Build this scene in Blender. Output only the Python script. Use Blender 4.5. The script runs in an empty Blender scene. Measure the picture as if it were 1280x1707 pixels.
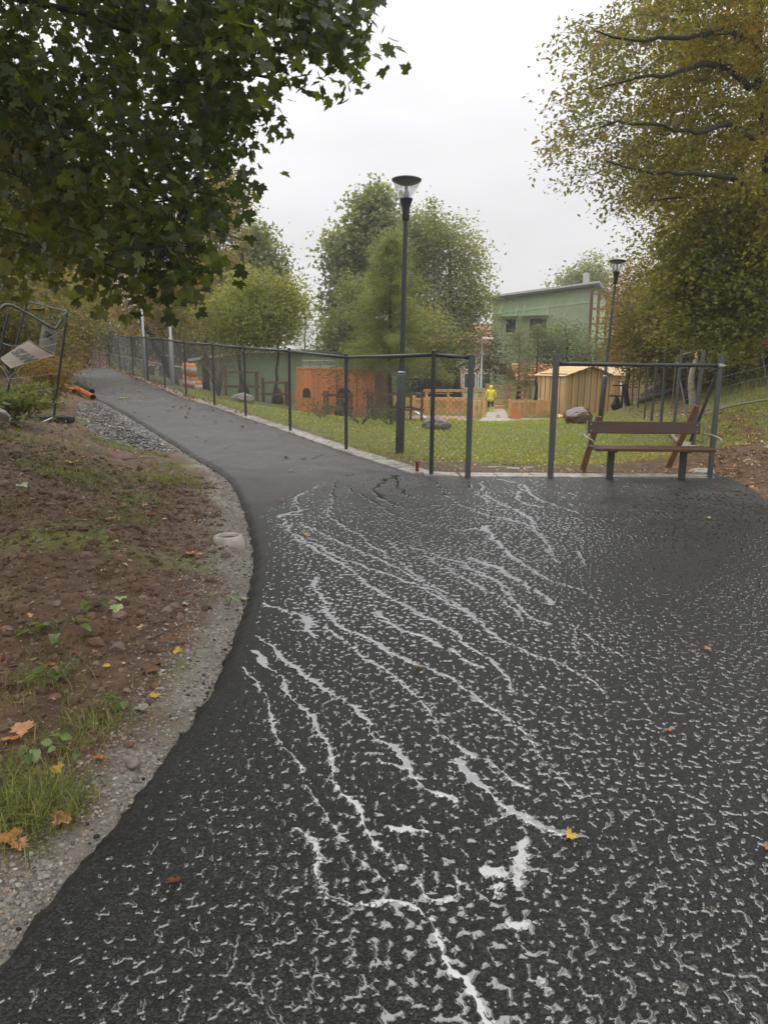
import bpy, math, random
import numpy as np
from mathutils import Matrix, Vector

random.seed(7)
RNG = np.random.default_rng(7)
sc = bpy.context.scene
COL = sc.collection
R = math.radians

# ------------------------------------------------------------------ camera
CAM_H, PITCH, ROLL = 1.5, 11.0, 0.55
LENS, SENS = 26.0, 36.0
cam_d = bpy.data.cameras.new("camera")
cam_d.sensor_fit = 'VERTICAL'
cam_d.sensor_height = SENS
cam_d.lens = LENS
cam_d.clip_start = 0.05
cam_d.clip_end = 2000
cam = bpy.data.objects.new("camera", cam_d)
COL.objects.link(cam)
CM = Matrix.Translation((0, 0, CAM_H)) @ Matrix.Rotation(R(90 - PITCH), 4, 'X') @ Matrix.Rotation(R(ROLL), 4, 'Z')
cam.matrix_world = CM
sc.camera = cam

# ------------------------------------------------------------------ sky
w = bpy.data.worlds.new("World")
sc.world = w
w.use_nodes = True
nt = w.node_tree
for n in list(nt.nodes):
    nt.nodes.remove(n)
def N(t, **k):
    n = nt.nodes.new(t)
    for a, b in k.items():
        setattr(n, a, b)
    return n
SUN_EL, SUN_AZ = 72.0, -25.0
out = N('ShaderNodeOutputWorld'); bg = N('ShaderNodeBackground')
sky = N('ShaderNodeTexSky', sky_type='NISHITA', sun_disc=False)
sky.sun_elevation = R(SUN_EL); sky.sun_rotation = R(SUN_AZ); sky.dust_density = 5; sky.air_density = 1.0
hsv = N('ShaderNodeHueSaturation'); hsv.inputs['Saturation'].default_value = 0.15
tc = N('ShaderNodeTexCoord'); sep = N('ShaderNodeSeparateXYZ')
ramp = N('ShaderNodeValToRGB')
e = ramp.color_ramp.elements
e[0].position = 0.0; e[0].color = (.405, .405, .42, 1)
e[1].position = 1.0; e[1].color = (1.36, 1.36, 1.36, 1)
m1 = e.new(.18); m1.color = (.455, .45, .465, 1)
m2 = e.new(.42); m2.color = (.68, .68, .69, 1)
mp = N('ShaderNodeMapping'); mp.inputs['Scale'].default_value = (1.2, 1.2, 4.0)
noi = N('ShaderNodeTexNoise'); noi.inputs['Scale'].default_value = 1.6; noi.inputs['Detail'].default_value = 5
mr = N('ShaderNodeMapRange'); mr.inputs[1].default_value = .3; mr.inputs[2].default_value = .7
mr.inputs[3].default_value = 7.9; mr.inputs[4].default_value = 10.6
vm = N('ShaderNodeVectorMath', operation='SCALE')
mix = N('ShaderNodeMix', data_type='RGBA'); mix.inputs['Factor'].default_value = 0.93
L = nt.links.new
L(tc.outputs['Generated'], sep.inputs[0]); L(sep.outputs['Z'], ramp.inputs[0])
L(tc.outputs['Generated'], mp.inputs[0]); L(mp.outputs[0], noi.inputs['Vector']); L(noi.outputs[0], mr.inputs[0])
L(ramp.outputs[0], vm.inputs[0]); L(mr.outputs[0], vm.inputs['Scale'])
L(sky.outputs[0], hsv.inputs['Color']); L(hsv.outputs[0], mix.inputs['A']); L(vm.outputs[0], mix.inputs['B'])
L(mix.outputs['Result'], bg.inputs['Color']); bg.inputs['Strength'].default_value = 0.105
L(bg.outputs[0], out.inputs['Surface'])

sun_d = bpy.data.lights.new("sun", 'SUN')
sun_d.energy = 0.6; sun_d.angle = R(80); sun_d.color = (1, .97, .93)
sun = bpy.data.objects.new("sun", sun_d); COL.objects.link(sun)
sun.rotation_euler = (R(90 - SUN_EL), 0, R(180 - SUN_AZ))   # high, in front and a little to the left
sun.location = (0, 0, 40)

HAZE_D = 0.0013
sc.view_settings.view_transform = 'Standard'
sc.view_settings.look = 'None'
sc.view_settings.exposure = 0.88
sc.view_settings.gamma = 1
sc.view_settings.use_curve_mapping = False
sc.cycles.use_denoising = True
sc.cycles.max_bounces = 8
sc.cycles.transparent_max_bounces = 8
sc.cycles.volume_bounces = 3
sc.cycles.caustics_reflective = False
sc.cycles.caustics_refractive = False

# ------------------------------------------------------------------ pixel <-> place helpers (photo pixels, 1280 x 1707)
FP = 1707 * LENS / SENS
CR = np.array(CM.to_3x3())
def ray(px, py):
    d = CR @ np.array([(px - 640) / FP, (853.5 - py) / FP, -1.0])
    return d / d[1]
def P(px, py, Y):
    d = ray(px, py)
    return np.array([d[0] * Y, Y, CAM_H + d[2] * Y])
SLOPE, Y_TOP = 0.033, 10.4          # the apron falls gently from the gate towards the viewer
def PL(y): return SLOPE * np.minimum(np.asarray(y, float) - Y_TOP, 0)
def GZ(px, py, dz=0.0):
    d = ray(px, py)
    t = (dz - SLOPE * Y_TOP - CAM_H) / (d[2] - SLOPE)
    if t > Y_TOP: t = (dz - CAM_H) / d[2]
    return np.array([d[0] * t, t, dz + float(PL(t))])

# ------------------------------------------------------------------ numpy noise
class Perlin:
    def __init__(s, seed):
        r = np.random.default_rng(seed)
        a = r.random((256, 256)) * 2 * np.pi
        s.gx, s.gy = np.cos(a).astype(np.float32), np.sin(a).astype(np.float32)
    def __call__(s, x, y):
        x = np.asarray(x, dtype=np.float64); y = np.asarray(y, dtype=np.float64)
        xi, yi = np.floor(x), np.floor(y)
        fx, fy = (x - xi), (y - yi)
        i, j = xi.astype(np.int64) & 255, yi.astype(np.int64) & 255
        i1, j1 = (i + 1) & 255, (j + 1) & 255
        u = fx * fx * fx * (fx * (fx * 6 - 15) + 10); v = fy * fy * fy * (fy * (fy * 6 - 15) + 10)
        a = s.gx[i, j] * fx + s.gy[i, j] * fy
        b = s.gx[i1, j] * (fx - 1) + s.gy[i1, j] * fy
        c = s.gx[i, j1] * fx + s.gy[i, j1] * (fy - 1)
        d = s.gx[i1, j1] * (fx - 1) + s.gy[i1, j1] * (fy - 1)
        return (a + u * (b - a) + v * ((c + u * (d - c)) - (a + u * (b - a)))) * 1.5
PN = [Perlin(100 + i) for i in range(6)]
def smooth(a, b, x):
    t = np.clip((x - a) / (b - a), 0, 1)
    return t * t * (3 - 2 * t)

# ------------------------------------------------------------------ geometry helpers
OFF = {}
def link(name, me, parent=None, loc=None):
    o = bpy.data.objects.new(name, me); COL.objects.link(o)
    if parent is not None:
        o.parent = parent
        OFF[o.name] = OFF.get(parent.name, np.zeros(3))
    else:
        l = np.zeros(3) if loc is None else np.array(loc, float)
        o.location = l; OFF[o.name] = l
    return o
def tag(o, label=None, cat=None, group=None, kind=None):
    if label: o['label'] = label
    if cat: o['category'] = cat
    if group: o['group'] = group
    if kind: o['kind'] = kind
    return o
def thing(name, label, cat, loc=(0, 0, 0), group=None):
    o = link(name, None, None, loc)
    o.empty_display_size = .2
    return tag(o, label, cat, group)
def unit(v):
    v = np.asarray(v, float); n = np.linalg.norm(v); return v / n if n > 1e-12 else v
class Geo:
    def __init__(s):
        s.V, s.F, s.n, s.C = [], [], 0, []
    def add(s, V, F, c=None):
        V = np.asarray(V, float)
        F = np.asarray(F, np.int64)
        s.V.append(V); s.F.append(F + s.n); s.n += len(V)
        if c is not None:
            c = np.asarray(c, float)
            if c.ndim == 1: c = np.repeat(c[None, :], len(V), 0)
            s.C.append(c)
        return s
    def box(s, c, size, rot=None, c0=None):
        hx, hy, hz = [k / 2 for k in size]
        V = np.array([[x, y, z] for x in (-hx, hx) for y in (-hy, hy) for z in (-hz, hz)])
        if rot is not None: V = V @ np.asarray(rot).T
        V = V + np.asarray(c)
        F = [[0, 1, 3, 2], [4, 6, 7, 5], [0, 4, 5, 1], [2, 3, 7, 6], [0, 2, 6, 4], [1, 5, 7, 3]]
        return s.add(V, F, c0)
    def bbox(s, c, size, rot=None, b=.006):
        """box with bevelled edges (chamfer)"""
        hx, hy, hz = [k / 2 for k in size]
        b = min(b, hx * .6, hy * .6, hz * .6)
        V = []
        for x in (-1, 1):
            for y in (-1, 1):
                for z in (-1, 1):
                    V += [[x * hx, y * (hy - b), z * (hz - b)], [x * (hx - b), y * hy, z * (hz - b)], [x * (hx - b), y * (hy - b), z * hz]]
        def i(x, y, z, k): return (((x + 1) // 2) * 4 + ((y + 1) // 2) * 2 + (z + 1) // 2) * 3 + k
        q = []
        for x in (-1, 1): q.append([i(x, -1, -1, 0), i(x, 1, -1, 0), i(x, 1, 1, 0), i(x, -1, 1, 0)][::x])
        for y in (-1, 1): q.append([i(-1, y, -1, 1), i(-1, y, 1, 1), i(1, y, 1, 1), i(1, y, -1, 1)][::y])
        for z in (-1, 1): q.append([i(-1, -1, z, 2), i(1, -1, z, 2), i(1, 1, z, 2), i(-1, 1, z, 2)][::z])
        for x in (-1, 1):
            for y in (-1, 1): q.append([i(x, y, -1, 0), i(x, y, -1, 1), i(x, y, 1, 1), i(x, y, 1, 0)][::x * y])
            for z in (-1, 1): q.append([i(x, -1, z, 0), i(x, 1, z, 0), i(x, 1, z, 2), i(x, -1, z, 2)][::-x * z])
        for y in (-1, 1):
            for z in (-1, 1): q.append([i(-1, y, z, 1), i(-1, y, z, 2), i(1, y, z, 2), i(1, y, z, 1)][::-y * z])
        t = []
        for x in (-1, 1):
            for y in (-1, 1):
                for z in (-1, 1): t.append([i(x, y, z, 0), i(x, y, z, 1), i(x, y, z, 2)][::x * y * z])
        V = np.array(V, float)
        if rot is not None: V = V @ np.asarray(rot).T
        V = V + np.asarray(c)
        n = s.n
        s.add(V, q); s.F.append(np.asarray(t, np.int64) + n)
        return s
    def beam(s, a, b, w_, h_, up=(0, 0, 1), bev=.004):
        a, b = np.asarray(a, float), np.asarray(b, float)
        x = unit(b - a); y = unit(np.cross(up, x)); z = np.cross(x, y)
        return s.bbox((a + b) / 2, (np.linalg.norm(b - a), w_, h_), np.array([x, y, z]).T, bev)
    def tube(s, pts, rad, sides=6, cap=True, c0=None):
        pts = np.asarray(pts, float); m = len(pts)
        rad = np.full(m, rad, float) if np.isscalar(rad) else np.asarray(rad, float)
        T = np.gradient(pts, axis=0); T /= np.maximum(np.linalg.norm(T, axis=1, keepdims=True), 1e-9)
        ref = np.array([0, 0, 1.0]) if abs(T[:, 2]).mean() < .9 else np.array([0, 1.0, 0])
        A = np.cross(np.repeat(ref[None], m, 0), T); A /= np.maximum(np.linalg.norm(A, axis=1, keepdims=True), 1e-9)
        B = np.cross(T, A)
        ang = np.arange(sides) * 2 * np.pi / sides
        V = pts[:, None] + rad[:, None, None] * (np.cos(ang)[None, :, None] * A[:, None] + np.sin(ang)[None, :, None] * B[:, None])
        V = V.reshape(-1, 3)
        i = np.arange(m - 1)[:, None] * sides; k = np.arange(sides)[None]; k1 = (k + 1) % sides
        F = np.stack([i + k, i + k1, i + sides + k1, i + sides + k], -1).reshape(-1, 4)
        n = s.n
        s.add(V, F, c0)
        if cap:
            s.F.append(np.array([list(range(sides))[::-1]], np.int64) + n)
            s.F.append(np.array([list(range(sides))], np.int64) + n + (m - 1) * sides)
        return s
    def lathe(s, prof, n=16, o=(0, 0, 0)):
        prof = np.asarray(prof, float); m = len(prof)
        a = np.arange(n) * 2 * np.pi / n
        V = np.stack([prof[:, 0:1] * np.cos(a), prof[:, 0:1] * np.sin(a), np.repeat(prof[:, 1:2], n, 1)], -1).reshape(-1, 3) + np.asarray(o)
        i = np.arange(m - 1)[:, None] * n; k = np.arange(n)[None]; k1 = (k + 1) % n
        return s.add(V, np.stack([i + k, i + k1, i + n + k1, i + n + k], -1).reshape(-1, 4))
    def prism(s, poly, d):
        """closed polygon poly (n,3), extruded by vector d"""
        poly = np.asarray(poly, float); n = len(poly); b = s.n
        s.add(np.vstack([poly, poly + np.asarray(d)]), [[i, (i + 1) % n, n + (i + 1) % n, n + i] for i in range(n)])
        s.F.append(np.array([list(range(n))[::-1]], np.int64) + b); s.F.append(np.array([list(range(n, 2 * n))], np.int64) + b)
        return s
    def build(s, name, m, parent=None, smooth=False, loc=None, local=False):
        V = np.vstack(s.V)
        o = link(name, None_mesh(name), parent, loc)
        if not local: V = V - OFF[o.name]
        fill(o.data, V, s.F, m, smooth, np.vstack(s.C) if s.C else None)
        return o
def None_mesh(name):
    return bpy.data.meshes.new(name)
def fill(me, V, FL, m, smooth=False, C=None):
    me.vertices.add(len(V)); me.vertices.foreach_set('co', np.ascontiguousarray(V, np.float32).ravel())
    idx = np.concatenate([f.ravel() for f in FL]); tot = np.concatenate([np.full(len(f), f.shape[1], np.int64) for f in FL])
    st = np.concatenate([[0], np.cumsum(tot)[:-1]])
    me.loops.add(len(idx)); me.loops.foreach_set('vertex_index', idx.astype(np.int32))
    me.polygons.add(len(tot)); me.polygons.foreach_set('loop_start', st.astype(np.int32)); me.polygons.foreach_set('loop_total', tot.astype(np.int32))
    me.polygons.foreach_set('use_smooth', np.full(len(tot), bool(smooth)))
    if C is not None:
        ca = me.color_attributes.new('tint', 'FLOAT_COLOR', 'POINT')
        C4 = np.ones((len(V), 4), np.float32); C4[:, :3] = C[:, :3]
        if C.shape[1] > 3: C4[:, 3] = C[:, 3]
        ca.data.foreach_set('color', C4.ravel())
    if m is not None:
        for mm in (m if isinstance(m, (list, tuple)) else [m]): me.materials.append(mm)
    me.update(calc_edges=True); me.validate()
def rotz(a):
    c, s_ = math.cos(a), math.sin(a); return np.array([[c, -s_, 0], [s_, c, 0], [0, 0, 1.0]])
def copy_tree(o, parent=None, loc=None):
    c = o.copy(); COL.objects.link(c)
    if parent is not None: c.parent = parent
    if loc is not None: c.location = loc
    OFF[c.name] = np.array(c.location) if parent is None else OFF.get(parent.name, np.zeros(3))
    for ch in list(o.children): copy_tree(ch, c)
    return c

# ------------------------------------------------------------------ materials
MATS = {}
def mat(name, col, rough=.6, var=.25, scale=8, bump=.0, bscale=40, spec=.5, metal=0, stretch=None, tint=False, objvar=0, coat=0, detail=4, dark=None, ior=None):
    """procedural surface: base colour broken up by two noises, a bump, optional grain direction"""
    if name in MATS: return MATS[name]
    m = bpy.data.materials.new(name); m.use_nodes = True
    t = m.node_tree; b = t.nodes['Principled BSDF']; K = t.links.new
    def n(ty, **k):
        x = t.nodes.new(ty)
        for a_, b_ in k.items(): setattr(x, a_, b_)
        return x
    tcn = n('ShaderNodeTexCoord'); mpn = n('ShaderNodeMapping')
    if stretch: mpn.inputs['Scale'].default_value = stretch
    K(tcn.outputs['Object'], mpn.inputs[0])
    no = n('ShaderNodeTexNoise'); no.inputs['Scale'].default_value = scale; no.inputs['Detail'].default_value = detail; no.inputs['Roughness'].default_value = .6
    K(mpn.outputs[0], no.inputs['Vector'])
    rp = n('ShaderNodeValToRGB'); el = rp.color_ramp.elements
    d = dark if dark is not None else [c * (1 - var) for c in col]
    l = [min(1, c * (1 + var)) for c in col]
    el[0].position = .3; el[0].color = (*d, 1); el[1].position = .7; el[1].color = (*l, 1)
    K(no.outputs[0], rp.inputs[0])
    src = rp.outputs[0]
    if tint:
        at = n('ShaderNodeVertexColor', layer_name='tint')
        mx = n('ShaderNodeMix', data_type='RGBA', blend_type='MULTIPLY'); mx.inputs['Factor'].default_value = 1
        K(src, mx.inputs['A']); K(at.outputs[0], mx.inputs['B']); src = mx.outputs['Result']
    if objvar:
        oi = n('ShaderNodeObjectInfo'); mr_ = n('ShaderNodeMapRange'); mr_.inputs[3].default_value = 1 - objvar; mr_.inputs[4].default_value = 1 + objvar
        K(oi.outputs['Random'], mr_.inputs[0])
        hv = n('ShaderNodeHueSaturation'); K(mr_.outputs[0], hv.inputs['Value']); K(src, hv.inputs['Color']); src = hv.outputs[0]
    K(src, b.inputs['Base Color'])
    b.inputs['Roughness'].default_value = rough; b.inputs['Metallic'].default_value = metal
    b.inputs['Specular IOR Level'].default_value = spec
    if ior: b.inputs['IOR'].default_value = ior
    if coat: b.inputs['Coat Weight'].default_value = coat; b.inputs['Coat Roughness'].default_value = .1
    rr = n('ShaderNodeMapRange'); rr.inputs[3].default_value = max(.02, rough - .12); rr.inputs[4].default_value = min(1, rough + .12)
    K(no.outputs[0], rr.inputs[0]); K(rr.outputs[0], b.inputs['Roughness'])
    if bump:
        n2 = n('ShaderNodeTexNoise'); n2.inputs['Scale'].default_value = bscale; n2.inputs['Detail'].default_value = 5
        K(mpn.outputs[0], n2.inputs['Vector'])
        bp = n('ShaderNodeBump'); bp.inputs['Strength'].default_value = bump; bp.inputs['Distance'].default_value = .02
        K(n2.outputs[0], bp.inputs['Height']); K(bp.outputs[0], b.inputs['Normal'])
    MATS[name] = m
    return m
def leaf_mat(name, rough=.5, trans=.35, warm=(1.15, 1.15, .6)):
    if name in MATS: return MATS[name]
    m = bpy.data.materials.new(name); m.use_nodes = True
    t = m.node_tree; b = t.nodes['Principled BSDF']; K = t.links.new
    at = t.nodes.new('ShaderNodeVertexColor'); at.layer_name = 'tint'
    tcn = t.nodes.new('ShaderNodeTexCoord'); no = t.nodes.new('ShaderNodeTexNoise'); no.inputs['Scale'].default_value = 14
    K(tcn.outputs['Object'], no.inputs['Vector'])
    mr_ = t.nodes.new('ShaderNodeMapRange'); mr_.inputs[1].default_value = .3; mr_.inputs[2].default_value = .7; mr_.inputs[3].default_value = .75; mr_.inputs[4].default_value = 1.25
    K(no.outputs[0], mr_.inputs[0])
    sc_ = t.nodes.new('ShaderNodeVectorMath'); sc_.operation = 'SCALE'; K(at.outputs[0], sc_.inputs[0]); K(mr_.outputs[0], sc_.inputs['Scale'])
    K(sc_.outputs[0], b.inputs['Base Color']); b.inputs['Roughness'].default_value = rough
    tr = t.nodes.new('ShaderNodeBsdfTranslucent')
    mu = t.nodes.new('ShaderNodeVectorMath'); mu.operation = 'MULTIPLY'; mu.inputs[1].default_value = [c * 1.5 for c in warm]
    K(sc_.outputs[0], mu.inputs[0]); K(mu.outputs[0], tr.inputs['Color'])
    mx = t.nodes.new('ShaderNodeMixShader'); mx.inputs[0].default_value = trans
    K(b.outputs[0], mx.inputs[1]); K(tr.outputs[0], mx.inputs[2])
    K(mx.outputs[0], t.nodes['Material Output'].inputs['Surface'])
    MATS[name] = m
    return m
# ================================================================== TERRAIN
FENCE_PX = [(718.5, 791, 10.4), (577, 750, 13.5), (484, 718, 15.8), (410, 694, 18.4), (358, 676, 20.8), (311, 663, 23.0),
            (276, 647.5, 25.8), (247.5, 636, 29.0), (223, 626, 33.0), (201, 617, 37.0), (184, 614, 40.0), (168, 614.5, 43.0), (153, 613.5, 47.0)]
FENCE_P = np.array([P(*k) for k in FENCE_PX])
ctrl = [tuple(p) for p in FENCE_P]
for i in range(1, len(FENCE_P)):
    d = FENCE_P[min(i + 1, len(FENCE_P) - 1)] - FENCE_P[i - 1]
    nrm = unit([-d[1], d[0], 0]) ; nrm = nrm if nrm[0] < 0 else -nrm
    for k, dz in ((1.4, 0), (2.9, 0.02)):
        q = FENCE_P[i] + nrm * k; ctrl.append((q[0], q[1], FENCE_P[i][2] + dz))
    if i < 9:
        q = FENCE_P[i] - nrm * 1.6; ctrl.append((q[0], q[1], FENCE_P[i][2] * .72 - .03))
for x in (-3.2, -1.5, 0.5, 2.5, 4.5):
    for y in (-4, 0, 3, 6, 8.5):
        if y < 8.4 or x > -1: ctrl.append((x, y, float(PL(y))))
for x in (-0.5, 1, 2.4, 4.3): ctrl.append((x, 10.2, 0))
ctrl += [tuple(P(*k)) for k in [(665, 755, 13.3), (725, 716, 19.8), (958, 706, 22), (815, 684, 36), (560, 690, 28.6), (965, 690, 34),
         (405, 681, 26), (400, 668, 42), (1275, 655, 20), (1200, 700, 14), (1147, 742, 13.6), (1280, 740, 11), (1035, 697, 32), (1095, 715, 18), (1066, 703, 23),
         (850, 690, 34), (700, 690, 34), (300, 640, 40)]]
ctrl += [(-5.9, 13.1, .57), (-4.7, 9, .60), (-2.7, 4.5, -.10), (-3.6, 6.5, .10), (-2.2, 2.0, -.25), (-4.5, 4, .22), (-9, 13, 1.3), (-8.0, 8, 1.5), (-11, 20, 1.7), (-8, 3, 1.3), (-14, 27, 2.2), (-18, 36, 2.4),
         (10, 10, 1.5), (15, 20, 2.4), (14, 30, 1.4), (11, 28, .85), (7.5, 8, .75), (7, 4, .35), (12, 3, 1.4), (6.3, 11, .35),
         (0, 56, -.5), (15, 56, -.4), (-15, 60, -.1), (-10, 50, .1), (30, 50, 1), (-35, 50, 2), (-30, 20, 3), (30, 15, 3)]
for a in range(0, 360, 24): ctrl.append((130 * math.cos(R(a)), 20 + 130 * math.sin(R(a)), 0.3))
CT = np.array(ctrl, float)
def _phi(d2): return .5 * d2 * np.log(np.maximum(d2, 1e-9))
_n = len(CT); _X = CT[:, :2] / 20.0
_A = np.zeros((_n + 3, _n + 3)); _D = ((_X[:, None] - _X[None]) ** 2).sum(-1)
_A[:_n, :_n] = _phi(_D) + np.eye(_n) * 2e-4
_A[:_n, _n] = 1; _A[:_n, _n + 1:] = _X; _A[_n, :_n] = 1; _A[_n + 1:, :_n] = _X.T
_W = np.linalg.solve(_A, np.concatenate([CT[:, 2], [0, 0, 0]]))
def T0(x, y):
    x = np.asarray(x, float); sh = x.shape; q = np.stack([x.ravel(), np.asarray(y, float).ravel()], -1) / 20.0
    o = np.empty(len(q))
    for i in range(0, len(q), 20000):
        b = q[i:i + 20000]
        o[i:i + 20000] = _phi(((b[:, None] - _X[None]) ** 2).sum(-1)) @ _W[:_n] + _W[_n] + b @ _W[_n + 1:]
    r = np.hypot(q[:, 0] * 20, q[:, 1] * 20 - 20)
    o = o * (1 - smooth(90, 130, r)) + .3 * smooth(90, 130, r)
    return o.reshape(sh)
def seg_dist(x, y, line, closed=False):
    """distance to a polyline, and the side (positive = left of travel)"""
    best = np.full(np.shape(x), 1e9); side = np.zeros(np.shape(x)); L_ = len(line)
    for i in range(L_ if closed else L_ - 1):
        a, b = line[i], line[(i + 1) % L_]
        d = b[:2] - a[:2]; l2 = max(d @ d, 1e-9)
        t = np.clip(((x - a[0]) * d[0] + (y - a[1]) * d[1]) / l2, 0, 1)
        dx, dy = x - a[0] - t * d[0], y - a[1] - t * d[1]
        D = dx * dx + dy * dy
        m_ = D < best; best = np.where(m_, D, best); side = np.where(m_, d[0] * (y - a[1]) - d[1] * (x - a[0]), side)
    return np.sqrt(best), side
def inside(x, y, poly):
    c = np.zeros(np.shape(x), bool); n_ = len(poly)
    for i in range(n_):
        (x1, y1), (x2, y2) = poly[i][:2], poly[(i + 1) % n_][:2]
        if y1 == y2: continue
        c ^= ((y1 > y) != (y2 > y)) & (x < (x2 - x1) * (y - y1) / (y2 - y1) + x1)
    return c
# flat apron of asphalt in front of the gate: z = 0 exactly
LEFT_FLAT = [GZ(px, py) for px, py in [(437, 910), (438, 945), (433, 985), (420, 1020), (400, 1090), (362, 1165), (300, 1255), (230, 1345), (150, 1445), (60, 1560), (0, 1632)]]
RIGHT_FLAT = [GZ(px, py) for px, py in [(1188, 790), (1215, 797), (1250, 815), (1280, 836), (1340, 885)]]
APRON = np.array([[-4.2, -3], [-2.6, .9]] + [list(p[:2]) for p in LEFT_FLAT[::-1]] + [[-1.25, 7.6], [-.9, 9.2], [.2, 10.3]] +
                 [[4.75, 10.35]] + [list(p[:2]) for p in RIGHT_FLAT] + [[6.2, 4], [6.6, -3]])
def Th(x, y):
    x = np.asarray(x, float); y = np.asarray(y, float)
    z = T0(x, y)
    near = (y < 14) & (y > -8) & (np.abs(x) < 10)
    if near.any():
        xs, ys = x[near], y[near]
        d, _ = seg_dist(xs, ys, APRON, True)
        d = np.where(inside(xs, ys, APRON), 0, d)
        z = z.copy(); z[near] = PL(ys) + (z[near] - PL(ys)) * smooth(0.0, 1.3, d)
    return z
def hit(px, py):
    """where the view ray through a photo pixel meets the terrain"""
    d = ray(px, py); t = np.concatenate([np.arange(1.0, 15, .02), np.arange(15, 60, .06)])
    zz = CAM_H + d[2] * t - Th(d[0] * t, t)
    k = np.argmax(zz <= 0) if (zz <= 0).any() else len(t) - 1
    t_ = t[k]
    return np.array([d[0] * t_, t_, float(Th(np.array([d[0] * t_]), np.array([t_]))[0])])
def ground(x, y): return float(Th(np.array([x], float), np.array([y], float))[0])
def on(px, Y):
    """a point of the ground at distance Y on the bearing of photo column px"""
    x = (px - 640) / FP * Y * 1.0
    return np.array([x, Y, ground(x, Y)])

# ------------------------------------------------------------------ asphalt outline
def resample(pts, step):
    pts = np.asarray(pts, float); d = np.concatenate([[0], np.cumsum(np.linalg.norm(np.diff(pts, axis=0), axis=1))])
    n_ = max(2, int(d[-1] / step) + 1); s_ = np.linspace(0, d[-1], n_)
    return np.stack([np.interp(s_, d, pts[:, k]) for k in range(pts.shape[1])], -1)
def chaikin(p, n_=2):
    p = np.asarray(p, float)
    for _ in range(n_):
        q = np.empty((2 * len(p) - 2, p.shape[1])); q[0::2] = .75 * p[:-1] + .25 * p[1:]; q[1::2] = .25 * p[:-1] + .75 * p[1:]
        p = np.vstack([p[:1], q, p[-1:]])
    return p
def to_path(i, off):
    d = FENCE_P[min(i + 1, len(FENCE_P) - 1)] - FENCE_P[max(i - 1, 0)]
    nrm = unit([-d[1], d[0], 0]); nrm = nrm if nrm[0] < 0 else -nrm
    return FENCE_P[i] + nrm * off
upL = [hit(*k) for k in [(425, 852), (402, 806), (372, 781), (345, 764), (300, 738), (262, 716), (230, 697), (205, 682)]]
LA = np.array([[-3.6, -3, 0], [-2.0, .7, 0]] + [p for p in LEFT_FLAT[::-1]])
LB = np.array([LEFT_FLAT[0]] + upL + [to_path(i, 2.75) for i in (6, 7, 8, 9, 10, 11, 12)])
LBs = chaikin(LB, 2); LAs = chaikin(LA, 2)
RA = np.array([[7, -3, 0], [6.4, 4, 0]] + [p for p in RIGHT_FLAT[::-1]] + [[4.3, 10.38, 0], [2.4, 10.36, 0], [.95, 10.32, 0]])
RB = np.array([[.95, 10.32, 0], [.35, 10.55, 0]] + [to_path(i, .16) for i in range(1, 13)])
LEFT_EDGE = np.vstack([LAs, LBs[1:]])
RIGHT_EDGE = np.vstack([RA, chaikin(RB, 1)[1:]])
ASPH = np.vstack([LEFT_EDGE[:, :2], RIGHT_EDGE[::-1, :2]])

# ------------------------------------------------------------------ ground sheet
def axis(lo, hi, dense_lo, dense_hi, step, grow):
    a = list(np.arange(dense_lo, dense_hi + 1e-6, step)); s_ = step
    while a[-1] < hi: s_ *= grow; a.append(a[-1] + s_)
    s_ = step
    while a[0] > lo: s_ *= grow; a.insert(0, a[0] - s_)
    return np.array(a)
gx = axis(-175, 175, -6.0, 6.5, .05, 1.10); gy = axis(-25, 185, 1.2, 14, .05, 1.06)
GXm, GYm = np.meshgrid(gx, gy)
GZm = Th(GXm, GYm)
dL, sL = seg_dist(GXm, GYm, LEFT_EDGE)
near_as = np.full(GXm.shape, 9.0); ins = np.zeros(GXm.shape, bool)
bb = (np.abs(GXm) < 30) & (GYm < 55) & (GYm > -6)
ins[bb] = inside(GXm[bb], GYm[bb], ASPH)
dA = np.minimum(dL, seg_dist(GXm, GYm, RIGHT_EDGE)[0])
dA = np.where(ins, 0, dA)
leftbank = (~ins) & (GXm < np.interp(GYm, [-3, 8, 10, 47], [-1, -.5, -1.2, -18]))
relief = (PN[0](GXm * 1.1, GYm * 1.1) * .045 + PN[1](GXm * 3.1, GYm * 3.1) * .03 + PN[2](GXm * 8, GYm * 8) * .02 + np.abs(PN[3](GXm * 15, GYm * 15)) * .02)
amp = smooth(.25, 1.2, dA) * (1 - smooth(18, 40, GYm)) * np.where(leftbank, 1.0, .45)
mound = .34 * np.exp(-(((GXm + 2.75) / .75) ** 2 + ((GYm - 6.1) / .95) ** 2)) + .10 * np.exp(-(((GXm + 2.2) / .6) ** 2 + ((GYm - 4.6) / .6) ** 2))
gstep = np.where(ins, -.13, -.085 * (1 - smooth(.02, .35, dA)) * (GYm < 60))
RIGHTSIDE = (GXm > 4.2) & (GYm < 10.6)
gstep = np.where(RIGHTSIDE & ~ins, -.012 * (1 - smooth(.0, .2, dA)), gstep)
GFIN = GZm + relief * amp + mound * np.where(leftbank, 1, 0) + gstep
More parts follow.
